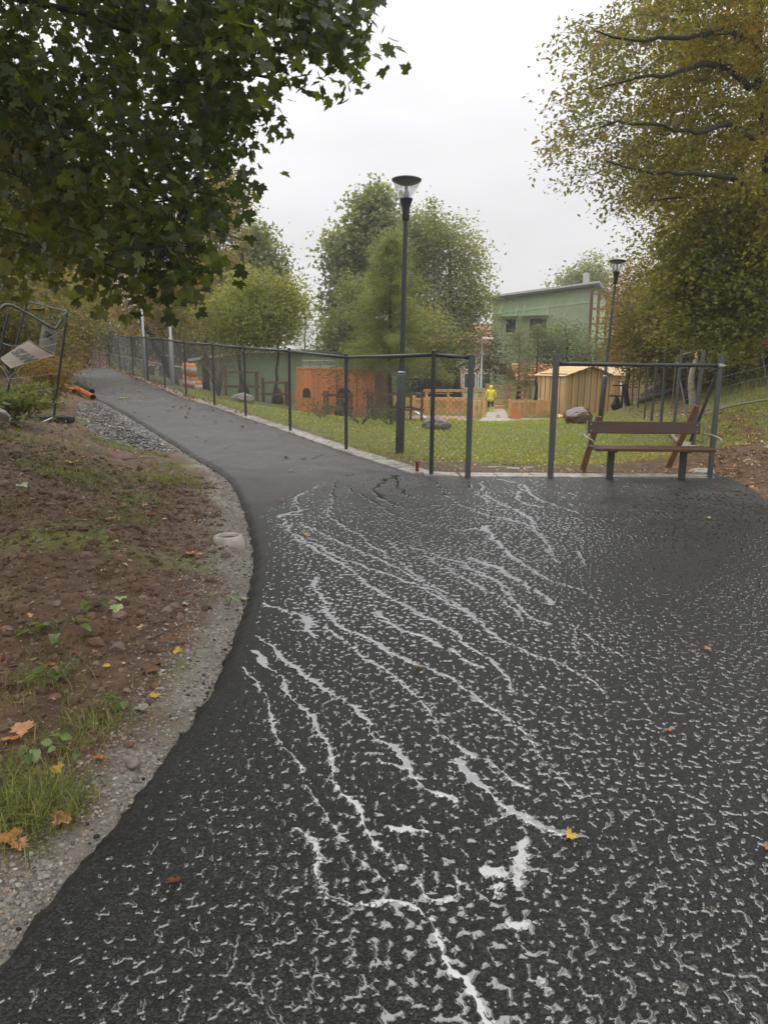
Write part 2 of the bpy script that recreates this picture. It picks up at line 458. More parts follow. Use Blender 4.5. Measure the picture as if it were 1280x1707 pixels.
# what covers the ground, as masks: R loose soil, G grass, B gravel verge, A leaf litter
grassm = np.zeros_like(GXm); vergem = np.zeros_like(GXm); litter = np.zeros_like(GXm)
wob = PN[4](GXm * 1.7, GYm * 1.7) * .22 + PN[5](GXm * 6, GYm * 6) * .08
vw = np.interp(GYm, [0, 2, 4, 6, 8, 10, 13, 20], [.24, .25, .27, .32, .42, .36, .25, .18])
vergem = np.where(leftbank, 1 - smooth(vw - .12, vw + .12, dL + wob), 0)
yard = (~ins) & (~leftbank) & (GYm > 10)
bank_r = (GXm > np.interp(GYm, [0, 10, 14, 20, 32, 60], [5.2, 5.6, 6.4, 8.3, 11, 16]))
mudw = np.interp(GXm, [-3, -.5, .8, 2.5, 5], [.35, .5, 1.2, 1.7, 1.5])
grassm = np.where(yard, 1.0, 0) * smooth(mudw * .8, mudw * 1.25, dA + wob * 2)
grassm = np.where(bank_r, smooth(.0, .8, GXm - np.interp(GYm, [0, 10, 14, 20, 32], [5.2, 5.6, 6.4, 8.3, 11]) + wob * 3), grassm)
grassm = np.where(leftbank, smooth(.1, .5, PN[2](GXm * .9, GYm * .9) + .25 * smooth(2, 5, dA) - .1 * (GYm > 8)), grassm)
far = np.hypot(GXm, GYm) > 60
grassm = np.where(far, 1, grassm)
litter = np.clip(np.where(leftbank, smooth(1.0, 4, dA) * .6, np.where(bank_r | (GXm > 4.2), .8 * (1 - grassm * .6), .25)), 0, 1)
ii = np.arange(len(gy) - 1)[:, None] * len(gx); jj = np.arange(len(gx) - 1)[None]
F = np.stack([ii + jj, ii + jj + 1, ii + len(gx) + jj + 1, ii + len(gx) + jj], -1).reshape(-1, 4)
g_me = bpy.data.meshes.new("ground")
# ground material
def ground_material():
    m = bpy.data.materials.new("earth"); m.use_nodes = True
    t = m.node_tree; b = t.nodes['Principled BSDF']; K = t.links.new
    def n(ty, **k):
        x = t.nodes.new(ty)
        for a_, v in k.items(): setattr(x, a_, v)
        return x
    tcn = n('ShaderNodeTexCoord'); at = n('ShaderNodeVertexColor', layer_name='tint'); sp = n('ShaderNodeSeparateColor'); K(at.outputs[0], sp.inputs[0])
    def noise(s_, d_=6, r_=.6):
        x = n('ShaderNodeTexNoise'); x.inputs['Scale'].default_value = s_; x.inputs['Detail'].default_value = d_; x.inputs['Roughness'].default_value = r_; K(tcn.outputs['Object'], x.inputs['Vector']); return x
    def ramp_(src, stops):
        r_ = n('ShaderNodeValToRGB'); el = r_.color_ramp.elements
        el[0].position, el[0].color = stops[0][0], (*stops[0][1], 1); el[1].position, el[1].color = stops[-1][0], (*stops[-1][1], 1)
        for p_, c_ in stops[1:-1]: x = el.new(p_); x.color = (*c_, 1)
        K(src, r_.inputs[0]); return r_.outputs[0]
    def mixc(f, a_, b_):
        x = n('ShaderNodeMix', data_type='RGBA'); K(f, x.inputs['Factor']); K(a_, x.inputs['A']); K(b_, x.inputs['B']); return x.outputs['Result']
    def vor(s_):
        x = n('ShaderNodeTexVoronoi'); x.inputs['Scale'].default_value = s_; K(tcn.outputs['Object'], x.inputs['Vector']); return x
    soil = ramp_(noise(7).outputs[0], [(.25, (.04, .023, .012)), (.5, (.105, .061, .032)), (.62, (.145, .086, .047)), (.8, (.20, .135, .08))])
    v1 = vor(75); bw = n('ShaderNodeRGBToBW'); K(v1.outputs['Color'], bw.inputs[0])
    grav = ramp_(bw.outputs[0], [(.1, (.10, .09, .075)), (.45, (.20, .18, .15)), (.7, (.28, .255, .215)), (.95, (.38, .35, .30))])
    dust = ramp_(noise(5).outputs[0], [(.3, (.14, .125, .10)), (.7, (.27, .245, .205))])
    fm = n('ShaderNodeMapRange'); fm.inputs[1].default_value = .42; fm.inputs[2].default_value = .6; K(noise(3.2).outputs[0], fm.inputs[0])
    grav = mixc(fm.outputs[0], grav, dust)
    gras = ramp_(noise(11).outputs[0], [(.25, (.075, .085, .018)), (.5, (.13, .145, .028)), (.75, (.19, .195, .05))])
    v2 = vor(26); bw2 = n('ShaderNodeRGBToBW'); K(v2.outputs['Color'], bw2.inputs[0])
    leaf = ramp_(bw2.outputs[0], [(.1, (.045, .022, .012)), (.4, (.12, .055, .025)), (.7, (.22, .12, .05)), (.95, (.33, .22, .10))])
    lm = n('ShaderNodeMath', operation='MULTIPLY'); lt = n('ShaderNodeMapRange'); lt.inputs[1].default_value = .45; lt.inputs[2].default_value = .58; K(noise(9).outputs[0], lt.inputs[0])
    K(lt.outputs[0], lm.inputs[0]); K(at.outputs[1], lm.inputs[1])
    c = mixc(sp.outputs[1], soil, gras); c = mixc(lm.outputs[0], c, leaf); c = mixc(sp.outputs[2], c, grav)
    K(c, b.inputs['Base Color']); b.inputs['Roughness'].default_value = .72; b.inputs['Specular IOR Level'].default_value = .4
    bp = n('ShaderNodeBump'); bp.inputs['Strength'].default_value = .9; bp.inputs['Distance'].default_value = .02
    ad = n('ShaderNodeMath', operation='ADD'); ml = n('ShaderNodeMath', operation='MULTIPLY'); K(v1.outputs['Distance'], ml.inputs[0]); ml.inputs[1].default_value = -.45
    K(noise(38, 8, .7).outputs[0], ad.inputs[0]); K(ml.outputs[0], ad.inputs[1]); K(ad.outputs[0], bp.inputs['Height']); K(bp.outputs[0], b.inputs['Normal'])
    return m
fill(g_me, np.stack([GXm.ravel(), GYm.ravel(), GFIN.ravel()], -1), [F], ground_material(), True,
     np.stack([np.ones(GXm.size), grassm.ravel(), vergem.ravel(), litter.ravel()], -1))
tag(link("ground", g_me), "soil and grass ground running up to the banks on both sides", kind='structure')

# ------------------------------------------------------------------ asphalt
def asphalt_mat():
    m = bpy.data.materials.new("wet_asphalt"); m.use_nodes = True
    t = m.node_tree; b = t.nodes['Principled BSDF']; K = t.links.new
    def n(ty, **k):
        x = t.nodes.new(ty)
        for a_, v in k.items(): setattr(x, a_, v)
        return x
    tcn = n('ShaderNodeTexCoord')
    v = n('ShaderNodeTexVoronoi'); v.inputs['Scale'].default_value = 135; K(tcn.outputs['Object'], v.inputs['Vector'])
    no = n('ShaderNodeTexNoise'); no.inputs['Scale'].default_value = 2.2; no.inputs['Detail'].default_value = 6; K(tcn.outputs['Object'], no.inputs['Vector'])
    bw = n('ShaderNodeRGBToBW'); K(v.outputs['Color'], bw.inputs[0])
    rp = n('ShaderNodeValToRGB'); el = rp.color_ramp.elements; el[0].position = .45; el[0].color = (.006, .006, .006, 1); el[1].position = .98; el[1].color = (.044, .042, .040, 1)
    K(bw.outputs[0], rp.inputs[0])
    mr_ = n('ShaderNodeMapRange'); mr_.inputs[1].default_value = .3; mr_.inputs[2].default_value = .7; mr_.inputs[3].default_value = .75; mr_.inputs[4].default_value = 1.3; K(no.outputs[0], mr_.inputs[0])
    s_ = n('ShaderNodeVectorMath', operation='SCALE'); K(rp.outputs[0], s_.inputs[0]); K(mr_.outputs[0], s_.inputs['Scale']); 
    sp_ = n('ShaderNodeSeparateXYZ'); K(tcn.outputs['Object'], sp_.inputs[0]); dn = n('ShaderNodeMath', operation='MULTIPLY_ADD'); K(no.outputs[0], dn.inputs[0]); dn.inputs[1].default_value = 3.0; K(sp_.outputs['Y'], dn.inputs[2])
    df = n('ShaderNodeMapRange'); df.inputs[1].default_value = 9.2; df.inputs[2].default_value = 13.0; K(dn.outputs[0], df.inputs[0])       # grazing sky sheen painted as a lighter base colour on the upper path
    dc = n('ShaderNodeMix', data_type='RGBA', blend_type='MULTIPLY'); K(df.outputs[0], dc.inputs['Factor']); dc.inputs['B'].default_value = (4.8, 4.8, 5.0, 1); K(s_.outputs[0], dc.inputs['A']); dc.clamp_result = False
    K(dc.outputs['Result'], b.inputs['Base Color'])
    r2 = n('ShaderNodeMapRange'); r2.inputs[1].default_value = .3; r2.inputs[2].default_value = .7; r2.inputs[3].default_value = .38; r2.inputs[4].default_value = .55; K(no.outputs[0], r2.inputs[0]); K(r2.outputs[0], b.inputs['Roughness'])
    b.inputs['Specular IOR Level'].default_value = .28
    n3 = n('ShaderNodeTexNoise'); n3.inputs['Scale'].default_value = 260; n3.inputs['Detail'].default_value = 3; K(tcn.outputs['Object'], n3.inputs['Vector'])
    ad = n('ShaderNodeMath', operation='SUBTRACT'); K(n3.outputs[0], ad.inputs[0]); K(v.outputs['Distance'], ad.inputs[1])
    bp = n('ShaderNodeBump'); bp.inputs['Strength'].default_value = .8; bp.inputs['Distance'].default_value = .005
    K(ad.outputs[0], bp.inputs['Height']); K(bp.outputs[0], b.inputs['Normal'])
    return m
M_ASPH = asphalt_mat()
def matched(A, B, step):
    a = resample(A, step); n_ = len(a)
    d = np.concatenate([[0], np.cumsum(np.linalg.norm(np.diff(B, axis=0), axis=1))]); s_ = np.linspace(0, d[-1], n_)
    return a, np.stack([np.interp(s_, d, B[:, k]) for k in range(3)], -1)
a1, b1 = matched(LAs, RA, .03); a2, b2 = matched(LBs, chaikin(RB, 1), .06)
EA, EB = np.vstack([a1, a2[1:]]), np.vstack([b1, b2[1:]])
dirv = np.gradient(EA[:, :2], axis=0); dirv /= np.linalg.norm(dirv, axis=1, keepdims=True)
nl = np.stack([-dirv[:, 1], dirv[:, 0]], -1)
ss = np.concatenate([[0], np.cumsum(np.linalg.norm(np.diff(EA, axis=0), axis=1))])
jit = PN[0](ss * 5, ss * 0 + 3.3) * .02 + PN[1](ss * 17, ss * 0 + 1.7) * .012
EA = EA.copy(); EA[:, :2] += nl * jit[:, None]
us = np.linspace(0, 1, 26) ** 1.0
GA = EA[:, None, :2] * (1 - us)[None, :, None] + EB[:, None, :2] * us[None, :, None]
ZA = Th(GA[..., 0], GA[..., 1])
VA = np.concatenate([GA, ZA[..., None]], -1)
nr, ncn = VA.shape[:2]
# rolled, crumbling left lip and skirt
lip = [(.03, -.012), (.075, -.05), (.115, -.12)]
SK = []
for k, (o_, dz) in enumerate(lip[::-1]):
    j2 = PN[2 + k](ss * 22, ss * 0 + k) * .012
    q = EA[:, :2] + nl * (o_ + j2)[:, None]; SK.append(np.concatenate([q, (ZA[:, 0] + dz + j2 * .3)[:, None]], -1))
skr = np.concatenate([EB[:, :2], (ZA[:, -1] - .08)[:, None]], -1)
VV = np.concatenate([np.stack(SK, 1), VA, skr[:, None]], 1)
nc2 = VV.shape[1]
i_ = np.arange(nr - 1)[:, None] * nc2; j_ = np.arange(nc2 - 1)[None]
FA = np.stack([i_ + j_, i_ + j_ + 1, i_ + nc2 + j_ + 1, i_ + nc2 + j_], -1).reshape(-1, 4)
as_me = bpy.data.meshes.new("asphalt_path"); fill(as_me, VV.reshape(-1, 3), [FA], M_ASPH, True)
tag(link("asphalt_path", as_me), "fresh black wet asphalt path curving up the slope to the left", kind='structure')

# ------------------------------------------------------------------ rain water on the asphalt
def S3(pts): return [(420 + x * .4531, 760 + y * .4531) for x, y in pts]
def S4(pts): return [(500 + x * .4375, 1240 + y * .4375) for x, y in pts]
RIV = [
 (S3([(300, 85), (190, 135), (155, 150), (165, 180), (180, 205), (100, 215), (130, 260), (150, 300), (210, 330), (300, 375), (380, 430), (440, 480), (540, 540), (650, 595), (740, 640), (790, 700), (880, 750), (930, 790), (950, 850), (980, 875)]), 6.0),
 (S3([(100, 215), (190, 212)]), 6),
 (S3([(150, 285), (230, 320), (330, 380), (450, 420), (600, 470), (700, 530), (800, 580), (870, 640), (940, 690), (1000, 715), (1080, 740), (1160, 780), (1230, 820), (1290, 860)]), 5.0),
 (S3([(310, 95), (295, 150), (300, 180), (275, 210), (310, 245), (400, 290), (460, 350), (560, 400), (610, 440), (660, 490), (760, 545), (840, 610)]), 5.0),
 (S3([(150, 245), (240, 270), (330, 320), (420, 360), (500, 390), (590, 440), (640, 480)]), 3.5),
 (S3([(222, 450), (240, 500), (265, 550), (290, 600), (350, 640), (440, 680), (490, 700), (510, 730), (570, 755), (650, 780), (690, 790), (750, 830), (850, 900), (940, 970), (1010, 1040)]), 7.5),
 (S3([(40, 540), (130, 570), (210, 605), (300, 650), (380, 710), (450, 760), (520, 800), (590, 870), (650, 940), (700, 1020), (750, 1075)]), 6.5),
 (S3([(205, 600), (205, 640), (235, 655), (240, 690)]), 13),
 (S4([(580, 0), (640, 40), (720, 80), (790, 130), (860, 165)]), 7),
 (S4([(600, 70), (640, 110), (700, 170), (740, 200), (800, 240), (870, 290), (940, 325), (1000, 350)]), 19),
 (S4([(800, 250), (780, 290), (720, 295)]), 7),
 ([(424, 1062), (450, 1072), (466, 1096), (484, 1111), (508, 1128), (540, 1149), (570, 1164), (594, 1185), (617, 1217), (641, 1238), (665, 1256), (684, 1279), (692, 1306), (727, 1323), (762, 1334)], 10.5),
 ([(416, 1085), (430, 1091), (448, 1114), (469, 1125), (476, 1146), (481, 1158), (499, 1176), (516, 1194), (528, 1214), (540, 1241), (546, 1265), (557, 1290), (566, 1319), (592, 1358), (605, 1389), (627, 1415), (653, 1428), (671, 1441)], 11),
 ([(404, 1112), (419, 1128), (427, 1152), (448, 1164), (453, 1194), (460, 1226), (478, 1250), (499, 1271), (509, 1306), (539, 1358), (579, 1415), (605, 1446), (636, 1463)], 5.5),
 ([(500, 1384), (526, 1406), (535, 1430), (522, 1450), (528, 1476), (545, 1496), (583, 1513), (631, 1502), (679, 1507)], 13),
 ([(679, 1507), (706, 1524), (727, 1546), (732, 1572), (740, 1607), (771, 1621), (784, 1647), (802, 1682), (815, 1712)], 17),
 (S4([(470, 510), (455, 560), (470, 600), (540, 600), (620, 590), (610, 550)]), 9),
 (S4([(850, 380), (860, 420), (840, 460), (850, 500), (830, 540)]), 26),
 (S4([(700, 480), (770, 495)]), 22),
 (S4([(810, 690), (850, 670), (870, 690)]), 22),
 (S4([(920, 910), (960, 920), (975, 960)]), 24),
 (S4([(310, 70), (380, 75), (420, 90)]), 10),
 (S4([(350, 320), (430, 325), (480, 330)]), 13),
 (S4([(780, 540), (745, 590)]), 12),
 (S3([(800, 95), (815, 130), (870, 170), (960, 190), (1030, 240), (1060, 290), (1100, 350), (1120, 390)]), 4),
 (S3([(850, 95), (835, 115), (860, 150), (940, 180), (1000, 215)]), 4.5),
 (S3([(900, 85), (980, 100), (1020, 115), (1010, 135), (1060, 160), (1130, 190), (1200, 210)]), 4.5),
 (S3([(980, 105), (990, 120), (965, 150), (1000, 180), (1090, 190)]), 4.5),
 (S3([(680, 95), (690, 120), (750, 170), (830, 210), (950, 235), (1040, 260)]), 4),
 (S3([(720, 265), (760, 275), (850, 260), (940, 360), (1000, 400), (1100, 460), (1200, 490), (1280, 520)]), 5),
 (S3([(850, 258), (900, 320), (945, 365)]), 7),
 (S3([(570, 330), (700, 370), (790, 400), (830, 430), (920, 470), (960, 500)]), 5),
 (S3([(790, 375), (880, 400), (960, 450), (1050, 500), (1110, 545)]), 9),
 (S3([(800, 430), (900, 450), (950, 530), (1020, 590), (1090, 625)]), 6.5),
 (S3([(640, 370), (760, 440), (860, 490), (900, 520), (960, 560), (990, 600)]), 4),
 (S3([(460, 580), (490, 600), (520, 630), (620, 660), (720, 710), (800, 760), (860, 775)]), 8),
 (S3([(1195, 620), (1190, 680), (1195, 740)]), 4),
 (S3([(1200, 350), (1215, 400)]), 4),
 (S3([(345, 75), (420, 55), (500, 55)]), 3), (S3([(330, 80), (400, 50), (460, 48)]), 3),
 (S3([(540, 70), (480, 95), (450, 120), (460, 145), (500, 170), (560, 190)]), 6.5),
 (S3([(540, 85), (530, 110), (560, 140), (610, 160)]), 4),
 (S3([(500, 310), (520, 335), (560, 360)]), 5),
 (S3([(350, 115), (440, 170), (520, 220), (620, 250), (700, 255)]), 2.5),
 ([(972, 1056), (1000, 1075), (1030, 1089)], 3),
 ([(905, 1262), (935, 1300), (962, 1332)], 6), ([(840, 1190), (880, 1232), (905, 1262)], 6),
 ([(500, 870), (520, 885), (560, 900), (620, 925), (690, 960), (740, 985)], 3),
]
rows = [1.15]
while rows[-1] < 11.0:
    d_ = rows[-1]; rows.append(d_ + .0015 * d_ * max(1.0, d_ / 2.8))
rows = np.array(rows)
HW = np.minimum(.58 * rows + 1.9, 6.4)
NCOL = 1700
uu = np.linspace(-1, 1, NCOL)
WX = HW[:, None] * uu[None]; WY = np.repeat(rows[:, None], NCOL, 1)
d_edge, s_edge = seg_dist(WX[::4, ::4], WY[::4, ::4], ASPH_np := np.concatenate([ASPH, np.zeros((len(ASPH), 1))], 1)[::3], True)
in_as = inside(WX[::4, ::4], WY[::4, ::4], ASPH)
sd = np.where(in_as, d_edge, -d_edge)
sd = np.repeat(np.repeat(sd, 4, 0), 4, 1)[:WX.shape[0], :WX.shape[1]]
wx, wy = WX, WY * .95
nb = PN[0](wx / .036, wy / .036) + .6 * PN[1](wx / .0185 + 3, wy / .0185) + .2 * PN[2](wx / .009, wy / .009 + 7)
lowf = PN[3](WX * .9, WY * .9) * .12 + PN[4](WX * .33 + 5, WY * .33) * .12
mid = np.exp(-((WX - (.12 + .10 * WY)) / (.30 + .22 * WY)) ** 2)          # where the water runs over the apron
thr = .42 - .05 * mid + lowf * 1.4 + .22 * (1 - smooth(.04, .4, sd)) + .18 * smooth(7.8, 10.2, WY)
fb = np.full(WX.shape, -9.0, np.float32)
rag = PN[5](WX / .035, WY / .035) * .7 + PN[1](WX / .014, WY / .014) * .35
rag2 = PN[2](WX / .045, WY / .045) + .7 * PN[3](WX / .02, WY / .02)
for pts, wpx in RIV:
    wpts = np.array([GZ(*p) for p in pts])
    loc_w = np.array([wpx * np.interp(p[1], [1.5, 3.5, 6], [.62, .85, .9]) * (p[1] * .98 + .28) / FP for p in wpts])
    wpts = np.concatenate([wpts[:, :2], loc_w[:, None]], -1); wpts = resample(chaikin(wpts, 2), .035)
    sx_ = np.arange(len(wpts)); wig = .012 + .0035 * wpts[:, 1]
    wpts[:, 0] += wig * (PN[0](wpts[:, 0] * 5, wpts[:, 1] * 5) + .6 * PN[2](wpts[:, 0] * 13, wpts[:, 1] * 13)); wpts[:, 1] += wig * 1.3 * (PN[1](wpts[:, 0] * 5 + 9, wpts[:, 1] * 5) + .6 * PN[3](wpts[:, 0] * 13, wpts[:, 1] * 13))
    wpts[:, 2] *= np.clip(1.0 + 1.1 * PN[4](wpts[:, 0] * 6, wpts[:, 1] * 4) + .6 * PN[5](wpts[:, 0] * 16, wpts[:, 1] * 11), .06, 2.4)
    for a, b in zip(wpts[:-1], wpts[1:]):
        wm = max(a[2], b[2]) * 2.2 + .012
        i0, i1 = np.searchsorted(rows, [min(a[1], b[1]) - wm, max(a[1], b[1]) + wm])
        if i1 <= i0: continue
        hwm = HW[i0:i1]
        x0 = (min(a[0], b[0]) - wm) / hwm.min() if min(a[0], b[0]) - wm < 0 else (min(a[0], b[0]) - wm) / hwm.max()
        x1 = (max(a[0], b[0]) + wm) / hwm.max() if max(a[0], b[0]) + wm < 0 else (max(a[0], b[0]) + wm) / hwm.min()
        j0, j1 = np.searchsorted(uu, [x0, x1]); 
        if j1 <= j0: continue
        X_, Y_ = WX[i0:i1, j0:j1], WY[i0:i1, j0:j1]
        d2 = b[:2] - a[:2]; l2 = max(d2 @ d2, 1e-9)
        t_ = np.clip(((X_ - a[0]) * d2[0] + (Y_ - a[1]) * d2[1]) / l2, 0, 1)
        dd = np.hypot(X_ - a[0] - t_ * d2[0], Y_ - a[1] - t_ * d2[1])
        hw = (a[2] + (b[2] - a[2]) * t_) * .5
        f = (hw * (.95 + .6 * rag[i0:i1, j0:j1]) + (.0035 + .0012 * Y_) * rag2[i0:i1, j0:j1] - dd) / .0045
        fb[i0:i1, j0:j1] = np.maximum(fb[i0:i1, j0:j1], f)
H = .0030
thr = thr - .34 * np.clip((fb + 7) / 7, 0, 1) * (sd > .05)
tb = (nb - thr) / .11
hb = np.where(tb > 0, H * (1 - (1 - np.clip(tb, 0, 1)) ** 2.6) * (1 + .05 * np.clip(tb - 1, 0, 3)), -.0022 * np.clip(-tb * 1.2, 0, 1))
hr = np.where(fb > 0, .0032 * (1 - (1 - np.clip(fb, 0, 1)) ** 2.6), -.0022 * np.clip(-fb, 0, 1))
near_riv = np.clip((fb + 2.5) / 2.5, 0, 1)
hh = np.maximum(hb * np.where((fb < 0) & (hb > 0), 1 - .0 * near_riv, 1), hr)
hh = np.where(sd > .03, hh, -.0022)
tight = rows[:, None] > 0
keep = (hh > -.0012)
kc = keep[:-1, :-1] | keep[1:, :-1] | keep[:-1, 1:] | keep[1:, 1:]
ri, ci = np.nonzero(kc)
q = np.stack([ri * NCOL + ci, ri * NCOL + ci + 1, (ri + 1) * NCOL + ci + 1, (ri + 1) * NCOL + ci], -1)
used, inv = np.unique(q.ravel(), return_inverse=True)
WV = np.stack([WX.ravel()[used], WY.ravel()[used], hh.ravel()[used] + .0004 + PL(WY.ravel()[used])], -1)
def water_mat(name, gloss):
    m = bpy.data.materials.new(name); m.use_nodes = True
    b = m.node_tree.nodes['Principled BSDF']
    no = m.node_tree.nodes.new('ShaderNodeTexNoise'); no.inputs['Scale'].default_value = 30
    mr_ = m.node_tree.nodes.new('ShaderNodeMapRange'); mr_.inputs[3].default_value = .015; mr_.inputs[4].default_value = .05
    m.node_tree.links.new(no.outputs[0], mr_.inputs[0]); m.node_tree.links.new(mr_.outputs[0], b.inputs['Roughness'])
    b.inputs['Base Color'].default_value = (.02, .02, .02, 1); b.inputs['IOR'].default_value = 1.8
    b.inputs['Specular IOR Level'].default_value = .6
    gl = m.node_tree.nodes.new('ShaderNodeBsdfGlossy'); gl.inputs['Roughness'].default_value = .03; gl.inputs['Color'].default_value = (.95, .95, .96, 1)
    mx = m.node_tree.nodes.new('ShaderNodeMixShader'); mx.inputs[0].default_value = gloss
    m.node_tree.links.new(b.outputs[0], mx.inputs[1]); m.node_tree.links.new(gl.outputs[0], mx.inputs[2]); m.node_tree.links.new(mx.outputs[0], m.node_tree.nodes['Material Output'].inputs['Surface'])
    return m
M_WATER = water_mat("rain_water", .05); M_FLOW = water_mat("flowing_rain_film", .18)
w_me = bpy.data.meshes.new("rain_water"); fill(w_me, WV, [inv.reshape(-1, 4)], [M_WATER, M_FLOW], True)
if len(w_me.polygons) == len(ri): w_me.polygons.foreach_set('material_index', (fb[ri, ci] > -.25).astype(np.int32))
tag(link("rain_water", w_me), "beads and branching trickles of rain water lying on the black asphalt", kind='structure')
# ================================================================== BUILT THINGS
M_STEEL_D = mat("dark_painted_steel", (.035, .042, .042), rough=.38, var=.3, scale=20, bump=.05, bscale=120)
M_STEEL = mat("grey_painted_steel", (.075, .086, .088), rough=.4, var=.2, scale=15, bump=.06, bscale=90)
M_GALV = mat("galvanised_steel", (.36, .37, .37), rough=.35, var=.2, scale=30, metal=.7, bump=.05, bscale=100)
M_WIRE = mat("mesh_wire", (.03, .035, .033), rough=.45, var=.1)
M_WOOD_DK = mat("wet_brown_wood", (.068, .030, .013), rough=.38, var=.5, scale=5, stretch=(1.2, 22, 22), bump=.25, bscale=8, objvar=.15)
M_WOOD_STK = mat("brown_stake_wood", (.17, .088, .036), rough=.5, var=.35, scale=6, stretch=(14, 14, 1.5), bump=.3, bscale=10, objvar=.15)
M_WOOD_PALE = mat("pale_new_wood", (.68, .46, .24), rough=.6, var=.22, scale=5, stretch=(16, 16, 1.2), bump=.2, bscale=10, objvar=.14)
M_WOOD_HONEY = mat("honey_new_wood", (.74, .43, .18), rough=.6, var=.22, scale=5, stretch=(12, 12, 1.2), bump=.2, bscale=10, objvar=.16)
M_WOOD_ORANGE = mat("orange_stained_wood", (.74, .27, .085), rough=.55, var=.25, scale=5, stretch=(16, 16, 1.0), bump=.2, bscale=9, objvar=.15)
M_WOOD_RED = mat("red_brown_stained_wood", (.13, .045, .025), rough=.6, var=.3, scale=5, stretch=(14, 14, 1), objvar=.2)
M_CONC = mat("concrete_slab", (.33, .31, .28), rough=.28, var=.25, scale=6, bump=.12, bscale=60, objvar=.16, spec=.7)
M_CONC_R = mat("pale_concrete", (.36, .33, .28), rough=.6, var=.3, scale=10, bump=.2, bscale=45)
M_STONE = mat("granite_boulder", (.17, .145, .12), rough=.5, var=.5, scale=4, bump=.5, bscale=14, detail=8)
M_STONE_B = mat("brown_wet_boulder", (.12, .075, .05), rough=.3, var=.5, scale=3, bump=.35, bscale=12, detail=8, spec=.7)
M_GREEN = mat("sage_green_cladding", (.36, .45, .29), rough=.6, var=.10, scale=3)
M_GREEN_T = mat("sage_green_trim", (.40, .50, .33), rough=.5, var=.1, scale=3)
M_ROOF = mat("grey_sheet_roof", (.10, .115, .12), rough=.45, var=.2, scale=4)
M_ROOF_L = mat("pale_roof_edge", (.5, .5, .48), rough=.5, var=.1, scale=4)
M_WGLASS = mat("window_glass", (.02, .023, .025), rough=.12, var=.2, scale=2, spec=.8)
M_BLACK = mat("black_rubber", (.02, .02, .02), rough=.55, var=.3, scale=20, bump=.15)
M_PINK = mat("pink_render", (.50, .25, .17), rough=.8, var=.12, scale=2)
M_TILE_R = mat("orange_roof_tiles", (.55, .20, .08), rough=.6, var=.3, scale=12, objvar=.1)
M_ORANGE_PIPE = mat("orange_plastic_pipe", (.46, .12, .025), rough=.35, var=.2, scale=14)
M_WHITE = mat("white_paint", (.75, .75, .72), rough=.5, var=.08, scale=10)
M_PALEGREEN = mat("pale_green_board", (.42, .46, .38), rough=.6, var=.08, scale=4)

# ------------------------------------------------------------------ chain-link fence along the path
FH = 1.68
def post_geo(r, h, sides=10, square=None):
    g = Geo()
    if square: g.bbox((0, 0, h / 2 - .1), (square, square, h + .2), None, .005)
    else: g.tube([(0, 0, -.2), (0, 0, h)], r, sides); g.lathe([(r, h - .005), (r * 1.15, h), (r * 1.1, h + .02), (.0, h + .03)], sides)
    return g
fence = thing("path_fence", "long dark chain link fence with top rail climbing beside the asphalt path", "fence", FENCE_P[0])
pm = None
post_z = []
ENDP = np.array([P(779.5, 790, 10.42)[0], 10.42, 0.0])     # grey gate post closing the short bay
LINE = [ENDP] + [p.copy() for p in FENCE_P]
for i, p in enumerate(FENCE_P):
    if pm is None:
        pg = post_geo(.03, FH + .02); o = pg.build("post", M_STEEL_D, fence, False, local=True); pm = o.data
    else:
        o = link("post", pm, fence)
    o.location = p - FENCE_P[0]
gp = post_geo(0, FH + .02, square=.075).build("gate_post", M_STEEL, fence, local=True); gp.location = ENDP - FENCE_P[0]; gp['label'] = "square grey end post beside the open gateway"
top = [np.array([q[0], q[1], q[2] + FH - .02]) for q in LINE]
for a, b in zip(top[:-1], top[1:]):
    sag = (a + b) / 2 - np.array([0, 0, .004])
    Geo().tube([a, sag, b], .028 if a is not top[0] else .026, 10).build("top_rail", M_STEEL_D, fence, True)
rng = random.Random(3)
def wire_panel(A, B, z0, h, pitch, r, two_sided=True):
    """two families of crossing wires between ground points A and B"""
    A, B = np.asarray(A, float), np.asarray(B, float)
    Wd = np.linalg.norm((B - A)[:2]); D = (B - A) / Wd
    nrm = unit([-D[1], D[0], 0]); segs = []
    for fam in (1, -1):
        c = -h if fam > 0 else 0.0
        lim = Wd if fam > 0 else Wd + h
        while c < lim:
            # u - fam*v = c
            if fam > 0: u0, v0 = max(c, 0), max(-c, 0); u1 = min(Wd, c + h); v1 = u1 - c
            else: u0 = max(0, c - h); v0 = c - u0; u1 = min(Wd, c); v1 = c - u1
            if u1 - u0 > .01: segs.append((u0, v0, u1, v1, fam))
            c += pitch
    s_ = np.array(segs); off = nrm[None] * (s_[:, 4:5] * r * .9)
    Pa = A[None] + D[None] * s_[:, 0:1] + np.array([0, 0, 1.0])[None] * (s_[:, 1:2] + z0) + off
    Pb = A[None] + D[None] * s_[:, 2:3] + np.array([0, 0, 1.0])[None] * (s_[:, 3:4] + z0) + off
    T = Pb - Pa; T /= np.linalg.norm(T, axis=1, keepdims=True)
    n1 = np.repeat(nrm[None], len(T), 0); n2 = np.cross(T, n1)
    V = []; ang = [math.pi / 2, math.pi * 7 / 6, math.pi * 11 / 6]
    for Q in (Pa, Pb):
        for a_ in ang: V.append(Q + r * (math.cos(a_) * n2 + math.sin(a_) * n1))
    V = np.stack(V, 1); k = np.arange(len(T))[:, None] * 6
    F = np.concatenate([k + np.array([0, 1, 4, 3]), k + np.array([1, 2, 5, 4]), k + np.array([2, 0, 3, 5])])
    return Geo().add(V.reshape(-1, 3), F)
